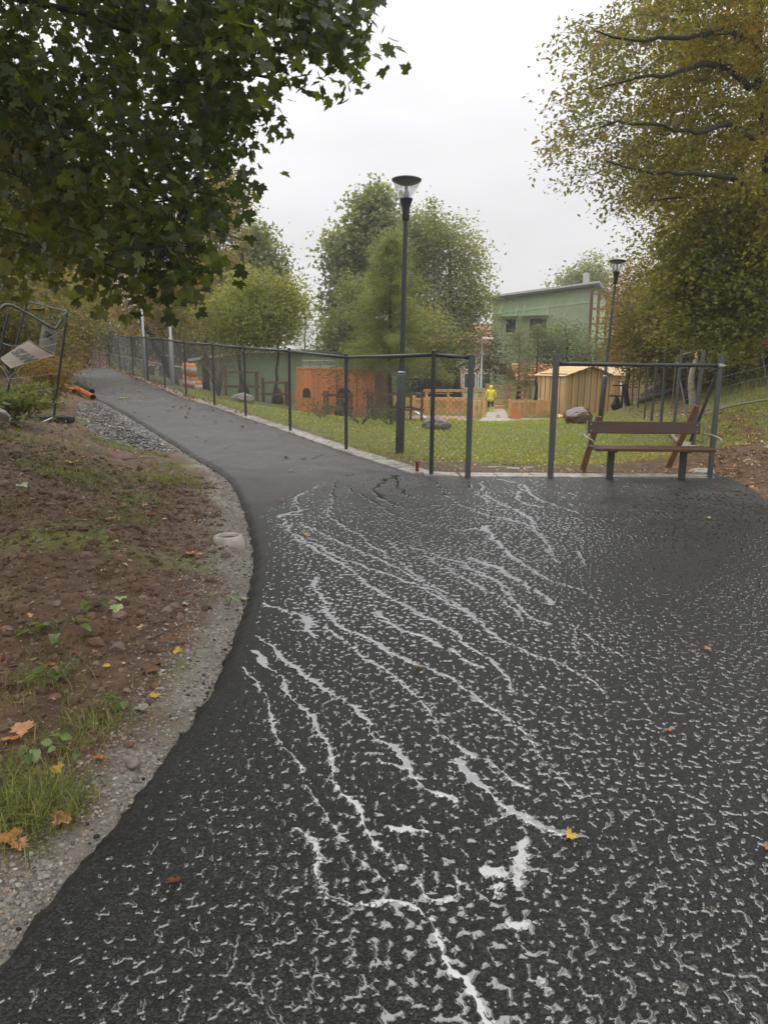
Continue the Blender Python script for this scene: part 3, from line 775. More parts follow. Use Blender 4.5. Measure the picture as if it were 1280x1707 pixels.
for i, (a, b) in enumerate(zip(LINE[:-1], LINE[1:])):
    Y = (a[1] + b[1]) / 2
    pitch = .0849 if Y < 14 else .0849
    o = wire_panel(a, b, .05, FH - .1, pitch, .0022 if Y < 16 else .0024).build("wire_mesh", M_WIRE, fence); o['kind'] = 'stuff'

# ------------------------------------------------------------------ paving slabs under the fences
slabs = link("paving_edge", None_mesh("paving_edge")); 
slabs_bed = Geo()
def slab_run(line, wdt, ln, first_gap=0.0):
    pts = resample(np.asarray(line, float), .02); d = np.concatenate([[0], np.cumsum(np.linalg.norm(np.diff(pts[:, :2], axis=0), axis=1))])
    s_ = first_gap; out_ = []
    while s_ + ln < d[-1]:
        a = np.array([np.interp(s_ + .006, d, pts[:, k]) for k in range(3)]); b = np.array([np.interp(s_ + ln - .006, d, pts[:, k]) for k in range(3)])
        out_.append((a, b)); s_ += ln
    return out_
runs = [(slab_run([ENDP + [-.1, .17, 0], [2.4, 10.62, 0], [5.0, 10.66, 0]], .35, .52), .36),
        (slab_run([ENDP + [-.12, .15, 0], FENCE_P[0] + [-.1, .12, 0]] + [to_path(i, -.04) for i in range(1, 9)], .35, .52), .34)]
ROW = [np.array(v) for v in [(4.6, 10.62, 0)]] + [on(px, Y) for px, Y in [(1153, 13.4), (1119, 15.4), (1097, 17.9), (1081, 20.5), (1069, 23.2), (1057, 26.2)]]
runs.append((slab_run([[4.72, 11.0, ground(4.72, 11)], ROW[1], ROW[2], ROW[3], ROW[4]], .4, .7), .42))
sm = {}
for r_, wd in runs:
    for a, b in r_:
        g = Geo(); L_ = np.linalg.norm(b - a)
        z = .012 + rng.uniform(-.004, .005)
        x = unit(b - a); y = unit(np.cross((0, 0, 1), x)); zz = np.cross(x, y)
        g.bbox((a + b) / 2 + zz * (z - .04), (L_, wd, .08), np.array([x, y, zz]).T @ rotz(rng.uniform(-.012, .012)), .006)
        g.build("paving_slab", M_CONC, slabs)
gbed = Geo()
for r_, wd in runs:
    for a, b in r_[::1]: gbed.beam(a - [0, 0, .06], b - [0, 0, .06], wd + .02, .08)
fill(slabs.data, np.vstack(gbed.V), gbed.F, mat("bedding_sand", (.10, .085, .065), rough=.8))
tag(slabs, "pale paving slabs edging the lawn below the fences", kind='structure')

# ------------------------------------------------------------------ unfinished gate frame
GL = np.array([P(917, 789, 10.45)[0], 10.45, 0]); GR = np.array([P(1183, 787, 10.5)[0], 10.5, .0])
gate = thing("gate_frame", "grey steel fence frame without mesh standing behind the bench", "fence", GL)
post_geo(0, FH + .03, square=.075).build("post", M_STEEL, gate, local=True)
o = post_geo(0, FH + .05, square=.06).build("post", M_STEEL, gate, local=True); o.location = GR - GL
Geo().tube([GL + [.04, 0, FH - .1], GR + [-.03, 0, FH - .1]], .028, 10).build("top_rail", M_STEEL_D, gate, True)
br = Geo(); br.beam(GR + [-.02, .03, FH - .2], P(1150, 735, 11.9), .045, .03); br.build("diagonal_brace", M_STEEL, gate)
cl = Geo(); cl.bbox(GR + [0, -.005, FH - .1], (.085, .085, .05)); cl.tube([GR + [-.04, -.05, FH - .1], GR + [.06, -.05, FH - .1]], .008, 6); cl.build("clamp", M_GALV, gate)
# drops of water under the top rail
dr = Geo()
for k in range(46):
    t = rng.random(); c = (GL + [.04, 0, FH - .129]) * (1 - t) + (GR + [-.03, 0, FH - .129]) * t
    dr.lathe([(0, -.011), (.004, -.008), (.005, -.003), (.003, .002), (0, .003)], 6, c)
o = dr.build("water_drop", mat("clear_drop", (.8, .8, .8), rough=.05, var=.02, spec=.9), gate, True); o['kind'] = 'stuff'

# ------------------------------------------------------------------ bare posts receding behind the bench
names_ = ["nearest bare grey steel post behind the right end of the bench", "second bare steel post of the receding row behind the bench backrest",
          "third bare steel post of the receding row, standing before the grass bank", "fourth bare steel post of the receding row, counted from the bench",
          "fifth bare steel post of the receding row, counted from the bench", "sixth bare steel post of the receding row, near the red leaves",
          "seventh bare steel post of the receding row, in front of the second shed", "farthest bare steel post of the receding row beside the pale board"]
ROWP = [on(px, Y) for px, Y in [(1153, 13.4), (1119, 15.4), (1097, 17.9), (1081, 20.5), (1069, 23.2), (1057, 26.2), (1047, 29), (1033, 32)]]
for i, (p, lb) in enumerate(zip(ROWP, names_)):
    hh_ = [1.68, 1.45, 1.66, 1.6, 1.62, 1.6, 1.6, 1.5][i]
    g = Geo(); wv = [.062, .055, .06, .06, .045, .045, .045, .045][i]
    g.bbox((0, 0, hh_ / 2 - .1), (wv, wv * .8, hh_ + .2), rotz(.3), .004)
    g.lathe([(wv * .4, hh_ - .001), (wv * .36, hh_ + .008), (0, hh_ + .01)], 4)
    o = g.build("bare_post", M_STEEL, None, loc=p, local=True); tag(o, lb, "fence post", "bare fence posts in a row behind the bench")
    o.rotation_euler = (rng.uniform(-.02, .02), rng.uniform(-.02, .02) + (.03 if i == 7 else 0), 0)
g = Geo(); p = on(1037, 31.2); g.tube([p - [0, 0, .1], P(1034, 634, 31.4)], .035, 8); tag(g.build("white_pole", M_WHITE, None, True, loc=p), "thin white pole leaning in the row of bare fence posts", "pole")
p = on(1147, 15.2); g = Geo(); g.tube([p - [0, 0, .2], P(1132, 628, 16.5)], .018, 6); tag(g.build("leaning_rod", M_STEEL, None, True, loc=p), "thin steel rod leaning left before the grass bank", "rod")

# ------------------------------------------------------------------ bench
bp_ = np.array([3.69, 10.3, 0.0])
bench = thing("park_bench", "wet brown wooden bench with steel legs facing the asphalt apron", "bench", bp_)
for x in (3.16, 4.17):
    g = Geo(); g.bbox((x, 10.3, .17), (.09, .05, .46), None, .004); g.bbox((x, 10.3, .405), (.07, .36, .02), None, .003); g.build("leg", M_STEEL_D, bench)
sx0, sx1 = 2.88, 4.52
for k, yy in enumerate((10.13, 10.27, 10.41)):
    g = Geo(); g.bbox(((sx0 + sx1) / 2, yy, .437), (sx1 - sx0, .128, .042), None, .007); g.build("seat_plank", M_WOOD_DK, bench)
tilt = np.array([[1, 0, 0], [0, math.cos(.16), math.sin(.16)], [0, -math.sin(.16), math.cos(.16)]])
g = Geo(); g.bbox(((sx0 + sx1) / 2 - .03, 10.545, .705), (sx1 - sx0 - .04, .038, .17), tilt, .006); g.build("back_plank", M_WOOD_DK, bench)
for x in (sx0 + .04, sx1 - .10):
    for z in (.66, .75): g = Geo(); g.lathe([(0, -.004), (.011, -.004), (.011, .0), (.006, .005), (0, .006)], 8); g.V[-1] = g.V[-1] @ np.array([[1, 0, 0], [0, 0, -1], [0, 1, 0]]).T[:, ::1] * [1, -1, 1] + [x, 10.522 + (z - .705) * .16, z]; g.build("bolt", M_GALV, bench)
for sgn, x in ((-1, sx0 - .02), (1, sx1 + .0)):
    g = Geo(); g.beam((x, 10.46, .42), (x, 10.535, .80), .04, .008, up=(1, 0, 0)); g.build("back_bracket", M_GALV, bench)
    xo = x + (-.10 if sgn < 0 else .03)
    g = Geo(); g.tube(chaikin([(x, 10.52, .635), (xo, 10.3, .63), (xo + .02 * sgn, 10.06, .60), (xo + (.08 if sgn < 0 else 0.02), 10.05, .56), (xo + (.08 if sgn < 0 else .02), 10.06, .45), (x + .02, 10.1, .425), (x + .1 * -sgn, 10.16, .41)], 3), .0105, 8); g.build("armrest", M_GALV, bench, True)

def stake(a, b, w_, d_, m, label, cat="stake", name="timber_stake", grp=None):
    g = Geo(); g.beam(a, b, w_, d_, up=(0, 1, 0.3)); o = g.build(name, m, None, loc=np.asarray(a)); return tag(o, label, cat, grp)
stake(P(970, 786, 11.05), P(998, 694, 10.85), .085, .045, M_WOOD_STK, "brown timber stake leaning behind the left end of the bench")
stake(P(1111, 783, 11.2), P(1161, 676, 10.9), .085, .045, M_WOOD_STK, "brown timber stake leaning right and poking above the bench backrest")

# red stub at the fence foot
p = GZ(695, 789, 0.01) + [0, .0, 0]
g = Geo(); g.lathe([(.0, 0), (.024, 0), (.024, .155), (.028, .157), (.028, .172), (.022, .178), (0, .18)], 12); o = g.build("marker_stub", mat("red_plastic", (.22, .022, .015), rough=.4, var=.3), None, True, loc=p, local=True); tag(o, "short dark red stub standing on the slabs at the fence foot", "marker")

# ------------------------------------------------------------------ street lamps
M_LGLASS = mat("lamp_clear_glass", (.62, .64, .65), rough=.08, var=.03)
def glassy(m, a):
    b = m.node_tree.nodes['Principled BSDF']; b.inputs['Alpha'].default_value = a; b.inputs['Transmission Weight'].default_value = .6
    return m
glassy(M_LGLASS, .35)
def bowl_lamp(base, H, label, lean=(0, 0), m=M_STEEL_D, group=None):
    t = thing("street_lamp", label, "street lamp", base, group)
    def B(g, n_, mm, par=t, sm_=True): return g.build(n_, mm, par, sm_, local=True)
    sl = 1.4
    B(Geo().lathe([(.0, -.3), (.078, -.3), (.078, sl - .03), (.07, sl), (.045, sl + .01)], 16), "sleeve", M_STEEL)
    B(Geo().lathe([(.047, sl), (.044, H * .5), (.038, H - .66)], 12), "pole", m)
    B(Geo().lathe([(.0, sl + .008), (.073, sl + .006), (.075, sl + .03), (.05, sl + .05)], 12), "sleeve_cap", M_GALV)
    B(Geo().lathe([(.045, H - .68), (.062, H - .66), (.062, H - .55), (.07, H - .45), (.11, H - .34), (.115, H - .325), (0, H - .32)], 16), "collar", mat("lamp_black", (.03, .03, .033), rough=.4))
    b_ = B(Geo().lathe([(.10, H - .32), (.235, H - .05)], 20), "glass_bowl", M_LGLASS)
    B(Geo().lathe([(.0, H - .32), (.05, H - .32), (.05, H - .24), (.03, H - .2), (.028, H - .12), (0, H - .11)], 10), "bulb", M_WHITE, b_)
    B(Geo().lathe([(0, H - .11), (.12, H - .10), (.245, H - .045), (.252, H - .02), (.2, H + .0), (0, H + .02)], 24), "lamp_cap", mat("lamp_cap_paint", (.05, .05, .055), rough=.4))
    t.rotation_euler = (lean[1], lean[0], 0)
    return t
base1 = P(666, 757, 13.2); base1[2] = ground(base1[0], base1[1])
bowl_lamp(base1, 4.62, "tall grey street lamp with glass bowl on the lawn behind the fence", lean=(.012, 0))
base2 = on(996, 22.5)
bowl_lamp(base2, 4.75, "tilted grey street lamp in front of the yellow leaves, right of the green building", lean=(.045, 0), m=M_STEEL)
def box_lamp(base, H, label, grp, arm=.5, sleeve=True):
    t = thing("area_lamp", label, "street lamp", base, grp)
    Geo().lathe([(.075, -.2), (.075, 1.6), (.05, 1.62), (.045, H)], 10).build("pole", M_GALV, t, True, local=True)
    g = Geo(); g.bbox((arm * .5, 0, H + .05), (arm, .28, .09), None, .02); g.build("lamp_head", M_WHITE, t, local=True)
    return t
for px, Y, topy, lb, arm in [(797, 38, 566, "slim galvanised lamp with flat head beside the green building corner", .55), (742, 44, 579, "slim galvanised lamp with flat head in front of the pink house", .5),
                        (516, 44, 581, "slim lamp with flat head above the orange playhouse", .5)]:
    b = on(px, Y); H = P(px, topy, Y)[2] - b[2]; box_lamp(b, H, lb, "flat headed lamps in the yard", arm)
for px, Y, lb in [(247, 31, "pale steel lamp pole behind the upper fence, left of a second pole"), (291, 28, "pale steel lamp pole with thick base behind the upper fence, nearer one")]:
    b = on(px, Y); t = thing("lamp_pole", lb, "lamp post", b, "pale lamp poles behind the fence")
    Geo().lathe([(.09, -.3), (.09, 1.75), (.055, 1.8), (.05, 5.4), (0, 5.4)], 10).build("pole", M_GALV, t, True, local=True)
    g = Geo(); g.bbox((.2, 0, 5.43), (.5, .22, .08), None, .02); g.build("lamp_head", M_WHITE, t, local=True)

# ------------------------------------------------------------------ buildings
def quadbox(g, a, b, h0, h1, t_): pass
def wall_frame(a, b):
    a, b = np.asarray(a, float), np.asarray(b, float); x = unit(b - a); n_ = unit(np.cross(x, (0, 0, 1))); return x, n_
# main green building: gable end faces the camera, roof rising to the right
bA = P(816, 660, 54); bB = P(979, 660, 51.5)
zb = min(ground(bA[0], 54), ground(bB[0], 51)) - .3
bA[2] = bB[2] = zb
X_, Nn = wall_frame(bA, bB)              # Nn points to the camera
if Nn[1] > 0: Nn = -Nn
Wd = np.linalg.norm(bB - bA)
zl = P(816, 500, 54)[2] - zb; zr = P(979, 478, 51.5)[2] - zb
hall = thing("green_building", "two storey sage green clad building with sloping grey roof", "building", (bA + bB) / 2)
dep = 14
g = Geo(); poly = [bA, bB, bB + [0, 0, zr], bA + [0, 0, zl]]
g.prism(poly, -Nn * dep); g.build("wall", M_GREEN, hall)
g = Geo(); n_b = int(Wd / .16)
for k in range(n_b + 1):
    u = k * Wd / n_b; zt = zl + (zr - zl) * u / Wd
    for z0, z1 in ((.5, 3.55), (3.72, zt - 1.0), (zt - .85, zt - .02)):
        c = bA + X_ * u + Nn * .012; g.beam(c + [0, 0, z0], c + [0, 0, z1], .035, .024, up=X_, bev=.002)
o = g.build("cladding_batten", M_GREEN_T, hall); o['kind'] = 'stuff'
g = Geo()
for z0, z1 in ((3.6, 3.6), (zl - .93, zr - .93), (.45, .45)): g.beam(bA + [0, 0, z0] + Nn * .02, bB + [0, 0, z1] + Nn * .02, .04, .14)
g.build("trim_band", M_GREEN_T, hall)
g = Geo(); g.beam(bA + [0, 0, .2] + Nn * .02, bB + [0, 0, .2] + Nn * .02, .05, .45); g.build("plinth", M_CONC_R, hall)
rf = Geo(); a0 = bA - X_ * .55 + [0, 0, zl - .06] + Nn * .45; b0 = bB + X_ * .4 + [0, 0, zr + .06] + Nn * .45
upn = np.cross(X_ + np.array([0, 0, (zr - zl) / Wd]), -Nn); upn = unit(upn if upn[2] > 0 else -upn)
rf.prism([a0, b0, b0 - Nn * (dep + .9), a0 - Nn * (dep + .9)], upn * .28); ro = rf.build("roof", M_ROOF, hall)
g = Geo(); g.beam(a0 + Nn * .03 + upn * .2, b0 + Nn * .03 + upn * .2, .05, .13); g.build("fascia", M_ROOF_L, ro)
g = Geo(); c = b0 - X_ * 1.2 - Nn * 3 + upn * .7; g.bbox(c, (.35, .35, .9)); g.build("chimney", M_ROOF_L, ro)
def window(par, px0, px1, py0, py1, Yp, awn=False, mull=False, m_fr=None):
    """window on the wall plane through bA with normal Nn: pixel corners -> wall plane"""
    def onwall(px, py):
        d = ray(px, py); o_ = np.array([0, 0, CAM_H]); t_ = ((bA - o_) @ Nn) / (d @ Nn); return o_ + d * t_
    a = onwall((px0 + px1) / 2, py1); u0 = (onwall(px0, (py0 + py1) / 2) - bA) @ X_; u1 = (onwall(px1, (py0 + py1) / 2) - bA) @ X_
    z0 = onwall((px0 + px1) / 2, py1)[2] - zb; z1 = onwall((px0 + px1) / 2, py0)[2] - zb
    def W(u, z, d_=0): return bA + X_ * u + np.array([0, 0, z]) + Nn * d_
    fr = Geo(); fw = .12
    fr.beam(W(u0, z0 + .0, .05), W(u1, z0 + .0, .05), .10, fw); fr.beam(W(u0, z1, .05), W(u1, z1, .05), .10, fw)
    fr.beam(W(u0, z0, .05), W(u0, z1, .05), .10, fw, up=X_) if False else fr.beam(W(u0, z0, .05), W(u0, z1, .05), fw, .10, up=Nn); fr.beam(W(u1, z0, .05), W(u1, z1, .05), fw, .10, up=Nn)
    wo = fr.build("window", M_GREEN_T, par)
    pn = Geo(); pn.prism([W(u0, z0, .03), W(u1, z0, .03), W(u1, z1, .03), W(u0, z1, .03)], Nn * .012); pn.build("pane", M_WGLASS, wo)
    if mull:
        g_ = Geo(); zc = z0 + (z1 - z0) * .36; g_.beam(W(u0, zc, .06), W(u1, zc, .06), .06, .09); g_.beam(W((u0 + u1) / 2, z0, .06), W((u0 + u1) / 2, zc, .06), .08, .06, up=Nn); g_.build("mullion", M_GREEN_T, wo)
    if awn:
        g_ = Geo(); aw = W((u0 + u1) / 2, z1 + .16, .38); g_.beam(W(u0 - .55, z1 + .16, .36), W(u1 + .1, z1 + .16, .36), .62, .05); g_.build("sunshade", M_GREEN_T, wo)
        for u in (u0 - .3, u1): g_ = Geo(); g_.tube([W(u, z1 + .18, .6), W(u, z1 + 1.15, .04)], .025, 5); g_.build("shade_strut", M_GREEN_T, wo)
window(hall, 842, 861, 531, 556, 53, awn=True)
window(hall, 881, 912, 530, 566, 52, awn=True, mull=True)
window(hall, 830, 846, 605, 626, 53)
g = Geo(); d0 = bA + Nn * .08 + X_ * .12; g.tube([d0 + [0, 0, .2], d0 + [0, 0, zl - .2]], .05, 6); g.build("downpipe", M_GREEN_T, hall)
# timber stair tower to the right of the hall
ta = P(976, 655, 50.5); tz = ground(ta[0], 50.5) - .2
tw = thing("timber_stair", "open brown timber stair frame at the right end of the green building", "stair", (ta[0], 50.5, tz))
hz = P(985, 482, 50.5)[2]
for x in (976, 988, 1002, 1018):
    q = P(x, 655, 50.5); g = Geo(); g.bbox((q[0], 50.5, (tz + hz) / 2), (.16, .16, hz - tz), None, .01); g.build("upright", M_WOOD_RED if x < 980 else M_WOOD_STK, tw)
for zz in np.linspace(tz + 1.2, hz - .3, 7):
    g = Geo(); q0, q1 = P(976, 655, 50.42), P(1018, 655, 50.42); g.beam((q0[0], 50.4, zz), (q1[0], 50.4, zz), .05, .11); g.build("rail", M_WOOD_STK, tw)
# red-brown boarded barn behind the second shed
q0, q1 = P(1006, 650, 46), P(1062, 650, 44); z0 = ground(q0[0], 46) - .3
barn = thing("brown_barn", "red brown boarded wall of a building half hidden behind yellow leaves", "building", (q0[0], 46, z0))
zt0 = P(1006, 578, 46)[2] - z0; zt1 = P(1062, 545, 44)[2] - z0
q0[2] = q1[2] = z0
g = Geo(); g.prism([q0, q1, q1 + [0, 0, zt1], q0 + [0, 0, zt0]], (1, 6, 0)); g.build("wall", M_WOOD_RED, barn)
for k in range(12):
    t = (k + .5) / 12; c = q0 * (1 - t) + q1 * t + np.array([0, -.03, 0]); g = Geo(); g.beam(c, c + [0, 0, zt0 + (zt1 - zt0) * t], .09, .04, up=unit(q1 - q0)); g.build("board", M_WOOD_RED, barn)
g = Geo(); g.beam(q0 + [-.3, -.2, zt0 + .1], q1 + [.3, -.2, zt1 + .1], 1.2, .12); g.build("roof", M_ROOF, barn)
# low green building far left behind the fence
lA, lB = P(331, 655, 42), P(505, 668, 37); lz = min(ground(lA[0], 42), ground(lB[0], 37)) - .4
lA[2] = lB[2] = lz
low = thing("green_annexe", "low green clad building with white roof edge behind the upper fence", "building", (lA + lB) / 2)
tl, tr_ = P(331, 603, 42)[2] - lz, P(505, 588, 37)[2] - lz
Xl, Nl = wall_frame(lA, lB); Nl = Nl if Nl[1] < 0 else -Nl
tm = tr_ - .05
lm_ = lA * .45 + lB * .55
g = Geo(); g.prism([lA, lB, lB + [0, 0, tr_], lm_ + [0, 0, tm + .02], lA + [0, 0, tl]], -Nl * 9); g.build("wall", M_GREEN, low)
g = Geo(); nb_ = 60
for k in range(nb_):
    t = k / nb_; c = lA * (1 - t) + lB * t + Nl * .012; zt = tl + (tm - tl) * min(1, t / .55); g.beam(c, c + [0, 0, zt - .05], .03, .024, up=Xl, bev=.002)
o = g.build("cladding_batten", M_GREEN_T, low); o['kind'] = 'stuff'
g = Geo(); g.prism([lA + [0, 0, tl] - Xl * .3 + Nl * .35, lm_ + [0, 0, tm + .03] + Nl * .35, lB + [0, 0, tr_ + .01] + Xl * .3 + Nl * .35, lB + [0, 0, tr_ + .01] + Xl * .3 - Nl * 9.3, lm_ + [0, 0, tm + .03] - Nl * 9.3, lA + [0, 0, tl] - Xl * .3 - Nl * 9.3], (0, 0, .12)); ro = g.build("roof", M_ROOF, low)
g = Geo(); g.beam(lA + [0, 0, tl + .08] - Xl * .3 + Nl * .38, lm_ + [0, 0, tm + .11] + Nl * .38, .05, .15); g.beam(lm_ + [0, 0, tm + .11] + Nl * .38, lB + [0, 0, tr_ + .09] + Xl * .3 + Nl * .38, .05, .15); g.build("fascia", M_ROOF_L, ro)
# pink houses
def house(px0, px1, py_top, py_base, Y, label, m=M_PINK, rows_=3, cols_=4, dep_=8):
    a, b = P(px0, py_base, Y), P(px1, py_base, Y); z0_ = ground((a[0] + b[0]) / 2, Y) - .5; zt = P((px0 + px1) / 2, py_top, Y)[2]
    t = thing("pink_house", label, "house", ((a[0] + b[0]) / 2, Y, z0_)); w_ = b[0] - a[0]; h_ = zt - z0_
    Geo().bbox((0, dep_ / 2, h_ / 2), (w_, dep_, h_), None, .02).build("wall", m, t, local=True)
    g_ = Geo(); g_.prism([(-w_ / 2 - .4, -.4, h_), (-w_ / 2 - .4, dep_ + .4, h_), (-w_ / 2 - .4, dep_ / 2, h_ + dep_ * .28)], (w_ + .8, 0, 0)); g_.build("roof", mat("red_tile_roof", (.28, .10, .06), rough=.7), t, local=True)
    for i_ in range(rows_):
        for j_ in range(cols_):
            x = -w_ / 2 + (j_ + .5) * w_ / cols_; z = 1.6 + i_ * (h_ - 1.4) / rows_
            f_ = Geo(); f_.bbox((x, -.02, z), (1.25, .1, 1.5), None, .02); f_ = f_.build("window", M_WHITE, t, local=True)
            p_ = Geo(); p_.bbox((x, -.075, z), (1.02, .02, 1.28), None, .005); p_.build("pane", M_WGLASS, f_, local=True)
    return t
house(722, 818, 575, 655, 72, "pink rendered house half hidden by the trees left of the green building", rows_=2, cols_=4)
house(238, 330, 500, 600, 74, "pink rendered house glimpsed through the yellow trees on the left", rows_=3, cols_=4)
house(60, 130, 470, 600, 78, "pinkish house glimpsed through the leaves at far left", rows_=3, cols_=3)

# ------------------------------------------------------------------ orange playhouse
pa, pb = on(497, 28.6), on(622, 27.6); pz = min(pa[2], pb[2]) - .03
pa[2] = pb[2] = pz; Hh = 1.80
play = thing("playhouse", "orange stained plank playhouse with arched openings behind the fence", "playhouse", (pa + pb) / 2)
Xp, Np = wall_frame(pa, pb); Np = Np if Np[1] < 0 else -Np
Lp = np.linalg.norm(pb - pa); nbrd = 22
def arch(cx, w_, z0_, h_, dn):
    pts = [(cx - w_ / 2, z0_), (cx + w_ / 2, z0_)] + [(cx + w_ / 2 * math.cos(t), z0_ + h_ + w_ / 2 * math.sin(t)) for t in np.linspace(0, math.pi, 9)]
    return [pa + Xp * u + np.array([0, 0, z]) + Np * dn for u, z in pts]
for k in range(nbrd):
    u = (k + .5) * Lp / nbrd; c = pa + Xp * u + Np * (.006 if k % 2 else .02); hk = Hh + rng.uniform(-.02, .02)
    Geo().beam(c, c + [0, 0, hk], Lp / nbrd * (1.04 if k % 2 else .96), .02, up=Np).build("plank", M_WOOD_ORANGE, play)
for u in (0, Lp * .265, Lp * .53, Lp * .77, Lp):
    c = pa + Xp * u + Np * .045; Geo().beam(c, c + [0, 0, Hh + .08], .06, .045, up=Np).build("corner_board", mat("light_orange_wood", (.6, .3, .14), rough=.6, stretch=(14, 14, 1)), play)
g = Geo(); 
g.prism([pa + [0, 0, .02] - Np * .03, pb + [0, 0, .02] - Np * .03, pb + [0, 0, Hh - .02] - Np * .03, pa + [0, 0, Hh - .02] - Np * .03], -Np * 1.8); g.build("shell", M_WOOD_RED, play)
Geo().prism(arch(Lp * .12, .32, .74, .20, .034), Np * .012).build("arched_window", M_BLACK, play)
Geo().prism(arch(Lp * .62, .55, .75, .12, .034), Np * .012).build("arched_window", M_BLACK, play)
g = Geo(); g.beam(pa + [0, 0, Hh + .03], pb + [0, 0, Hh + .03], .12, .05); g.build("cap_rail", M_WOOD_ORANGE, play)

# ------------------------------------------------------------------ pale wooden sheds
def shed(a, b, dep_, h_eave, h_ridge, label, nb_, side_right=True):
    a, b = a.copy(), b.copy(); z0_ = min(a[2], b[2]) - .05; a[2] = b[2] = z0_
    t = thing("wooden_shed", label, "shed", (a + b) / 2); X, Nv = wall_frame(a, b); Nv = Nv if Nv[1] < 0 else -Nv; L_ = np.linalg.norm(b - a)
    g_ = Geo(); g_.prism([a + Nv * -.03, b + Nv * -.03, b + [0, 0, h_eave] - Nv * .03, (a + b) / 2 + [0, 0, h_ridge] - Nv * .03, a + [0, 0, h_eave] - Nv * .03], -Nv * dep_); g_.build("wall", M_WOOD_RED, t)
    for k in range(nb_):
        u = (k + .5) * L_ / nb_; c = a + X * u + Nv * (.0 if k % 2 else .03); zt = h_eave + (h_ridge - h_eave) * (1 - abs(2 * u / L_ - 1)) - .03
        Geo().beam(c, c + [0, 0, zt], L_ / nb_ * (.80 if k % 2 else .84), .03, up=Nv).build("board", M_WOOD_PALE, t)
    ns = max(6, int(dep_ / .22))
    for side, sx, q in ((1, X, b), (-1, -X, a)):
        for k in range(ns):
            c = q - Nv * (k + .5) * dep_ / ns + sx * (.012 if k % 2 else .03); Geo().beam(c, c + [0, 0, h_eave - .03], dep_ / ns * .82, .02, up=sx).build("board", M_WOOD_PALE, t)
    for sg in (-1, 1):
        e_ = (a if sg < 0 else b) + X * sg * .12 + Nv * .12 + np.array([0, 0, h_eave - .10]); r_ = (a + b) / 2 + Nv * .25 + np.array([0, 0, h_ridge + .02])
        e2, r2 = e_ - Nv * (dep_ + .5), r_ - Nv * (dep_ + .5); nn = 7
        for k in range(nn):
            t0_, t1_ = k / nn, (k + 1.12) / nn; lift = np.array([0, 0, .012 + .012 * (k % 2)])
            p0, p1 = e_ * (1 - t0_) + r_ * t0_ + lift, e_ * (1 - min(1, t1_)) + r_ * min(1, t1_) + lift
            p2, p3 = e2 * (1 - min(1, t1_)) + r2 * min(1, t1_) + lift, e2 * (1 - t0_) + r2 * t0_ + lift
            Geo().prism([p0, p1, p2, p3], (0, 0, .025)).build("roof_board", M_WOOD_PALE, t)
    for q in (a, b): Geo().beam(q + Nv * .045, q + Nv * .045 + [0, 0, h_eave], .11, .025, up=Nv).build("corner_board", M_WOOD_PALE, t)
    return t
sA, sB = on(936, 33.2), on(1012, 33.8)
shed(sA, sB, 2.6, P(940, 622, 33.3)[2] - min(sA[2], sB[2]), P(978, 610, 33.3)[2] - min(sA[2], sB[2]), "large pale plank shed with shallow gable roof beside the brown boulder", 15)
sA, sB = on(1036, 38.5), on(1076, 39.5)
shed(sA, sB, 3, P(1040, 622, 38.5)[2] - min(sA[2], sB[2]), P(1056, 607, 38.5)[2] - min(sA[2], sB[2]), "smaller pale plank shed behind the row of bare posts", 8)
for (px0, px1, py0, py1, Y, lb) in [(1019, 1036, 616, 660, 40, "pale green board panel standing between the two wooden sheds"), (1077, 1112, 623, 655, 42, "pale green board panel to the right of the smaller shed")]:
    a, b = P(px0, py1, Y), P(px1, py1, Y); z0_ = ground(a[0], Y); zt = P(px0, py0, Y)[2]
    t = thing("board_panel", lb, "panel", (a[0], Y, z0_)); g = Geo(); g.bbox(((a[0] + b[0]) / 2, Y, (z0_ + zt) / 2), (b[0] - a[0], .08, zt - z0_)); g.build("sheet", M_PALEGREEN, t)
    g = Geo(); g.bbox(((a[0] + b[0]) / 2, Y - .02, zt + .04), (b[0] - a[0] + .1, .16, .08)); g.build("cap_rail", M_ROOF_L, t)
# red-roofed play pavilion behind the pines
pv = on(892, 43)
pav = thing("play_pavilion", "brown post pavilion with orange tiled roof behind the pine trees", "pavilion", pv)
zr0, zr1 = P(890, 636, 43)[2], P(890, 607, 43)[2]
for px in (866, 876, 905, 918):
    q = P(px, 650, 43 if px in (866, 918) else 45); g = Geo(); g.bbox((q[0], q[1], (pv[2] + zr0) / 2), (.16, .16, zr0 - pv[2]), None, .01); g.build("post", M_WOOD_RED, pav)
x0, x1 = P(858, 650, 43)[0], P(928, 650, 43)[0]
nn = 8
for k in range(nn):
    t0_, t1_ = k / nn, (k + 1.1) / nn; z0_, z1_ = zr0 + (zr1 - zr0) * t0_, zr0 + (zr1 - zr0) * t1_
    Geo().prism([(x0, 42.4 + 2.6 * t0_, z0_ + .03), (x1, 42.4 + 2.6 * t0_, z0_ + .03), (x1, 42.4 + 2.6 * t1_, z1_), (x0, 42.4 + 2.6 * t1_, z1_)], (0, 0, .05)).build("roof_tile", M_TILE_R, pav)
Geo().prism([(x0, 45, zr1 - .02), (x1, 45, zr1 - .02), (x1, 47.6, zr0), (x0, 47.6, zr0)], (0, 0, .05)).build("rear_roof", M_TILE_R, pav)
for k in range(7):
    q = P(896 + k * 4.4, 650, 43.2); z1_ = P(900, 643, 43)[2]; g = Geo(); g.bbox((q[0], 43.15 + .02 * (k % 2), (pv[2] + z1_) / 2), (.15, .03, z1_ - pv[2])); g.build("screen_board", M_WOOD_RED, pav)

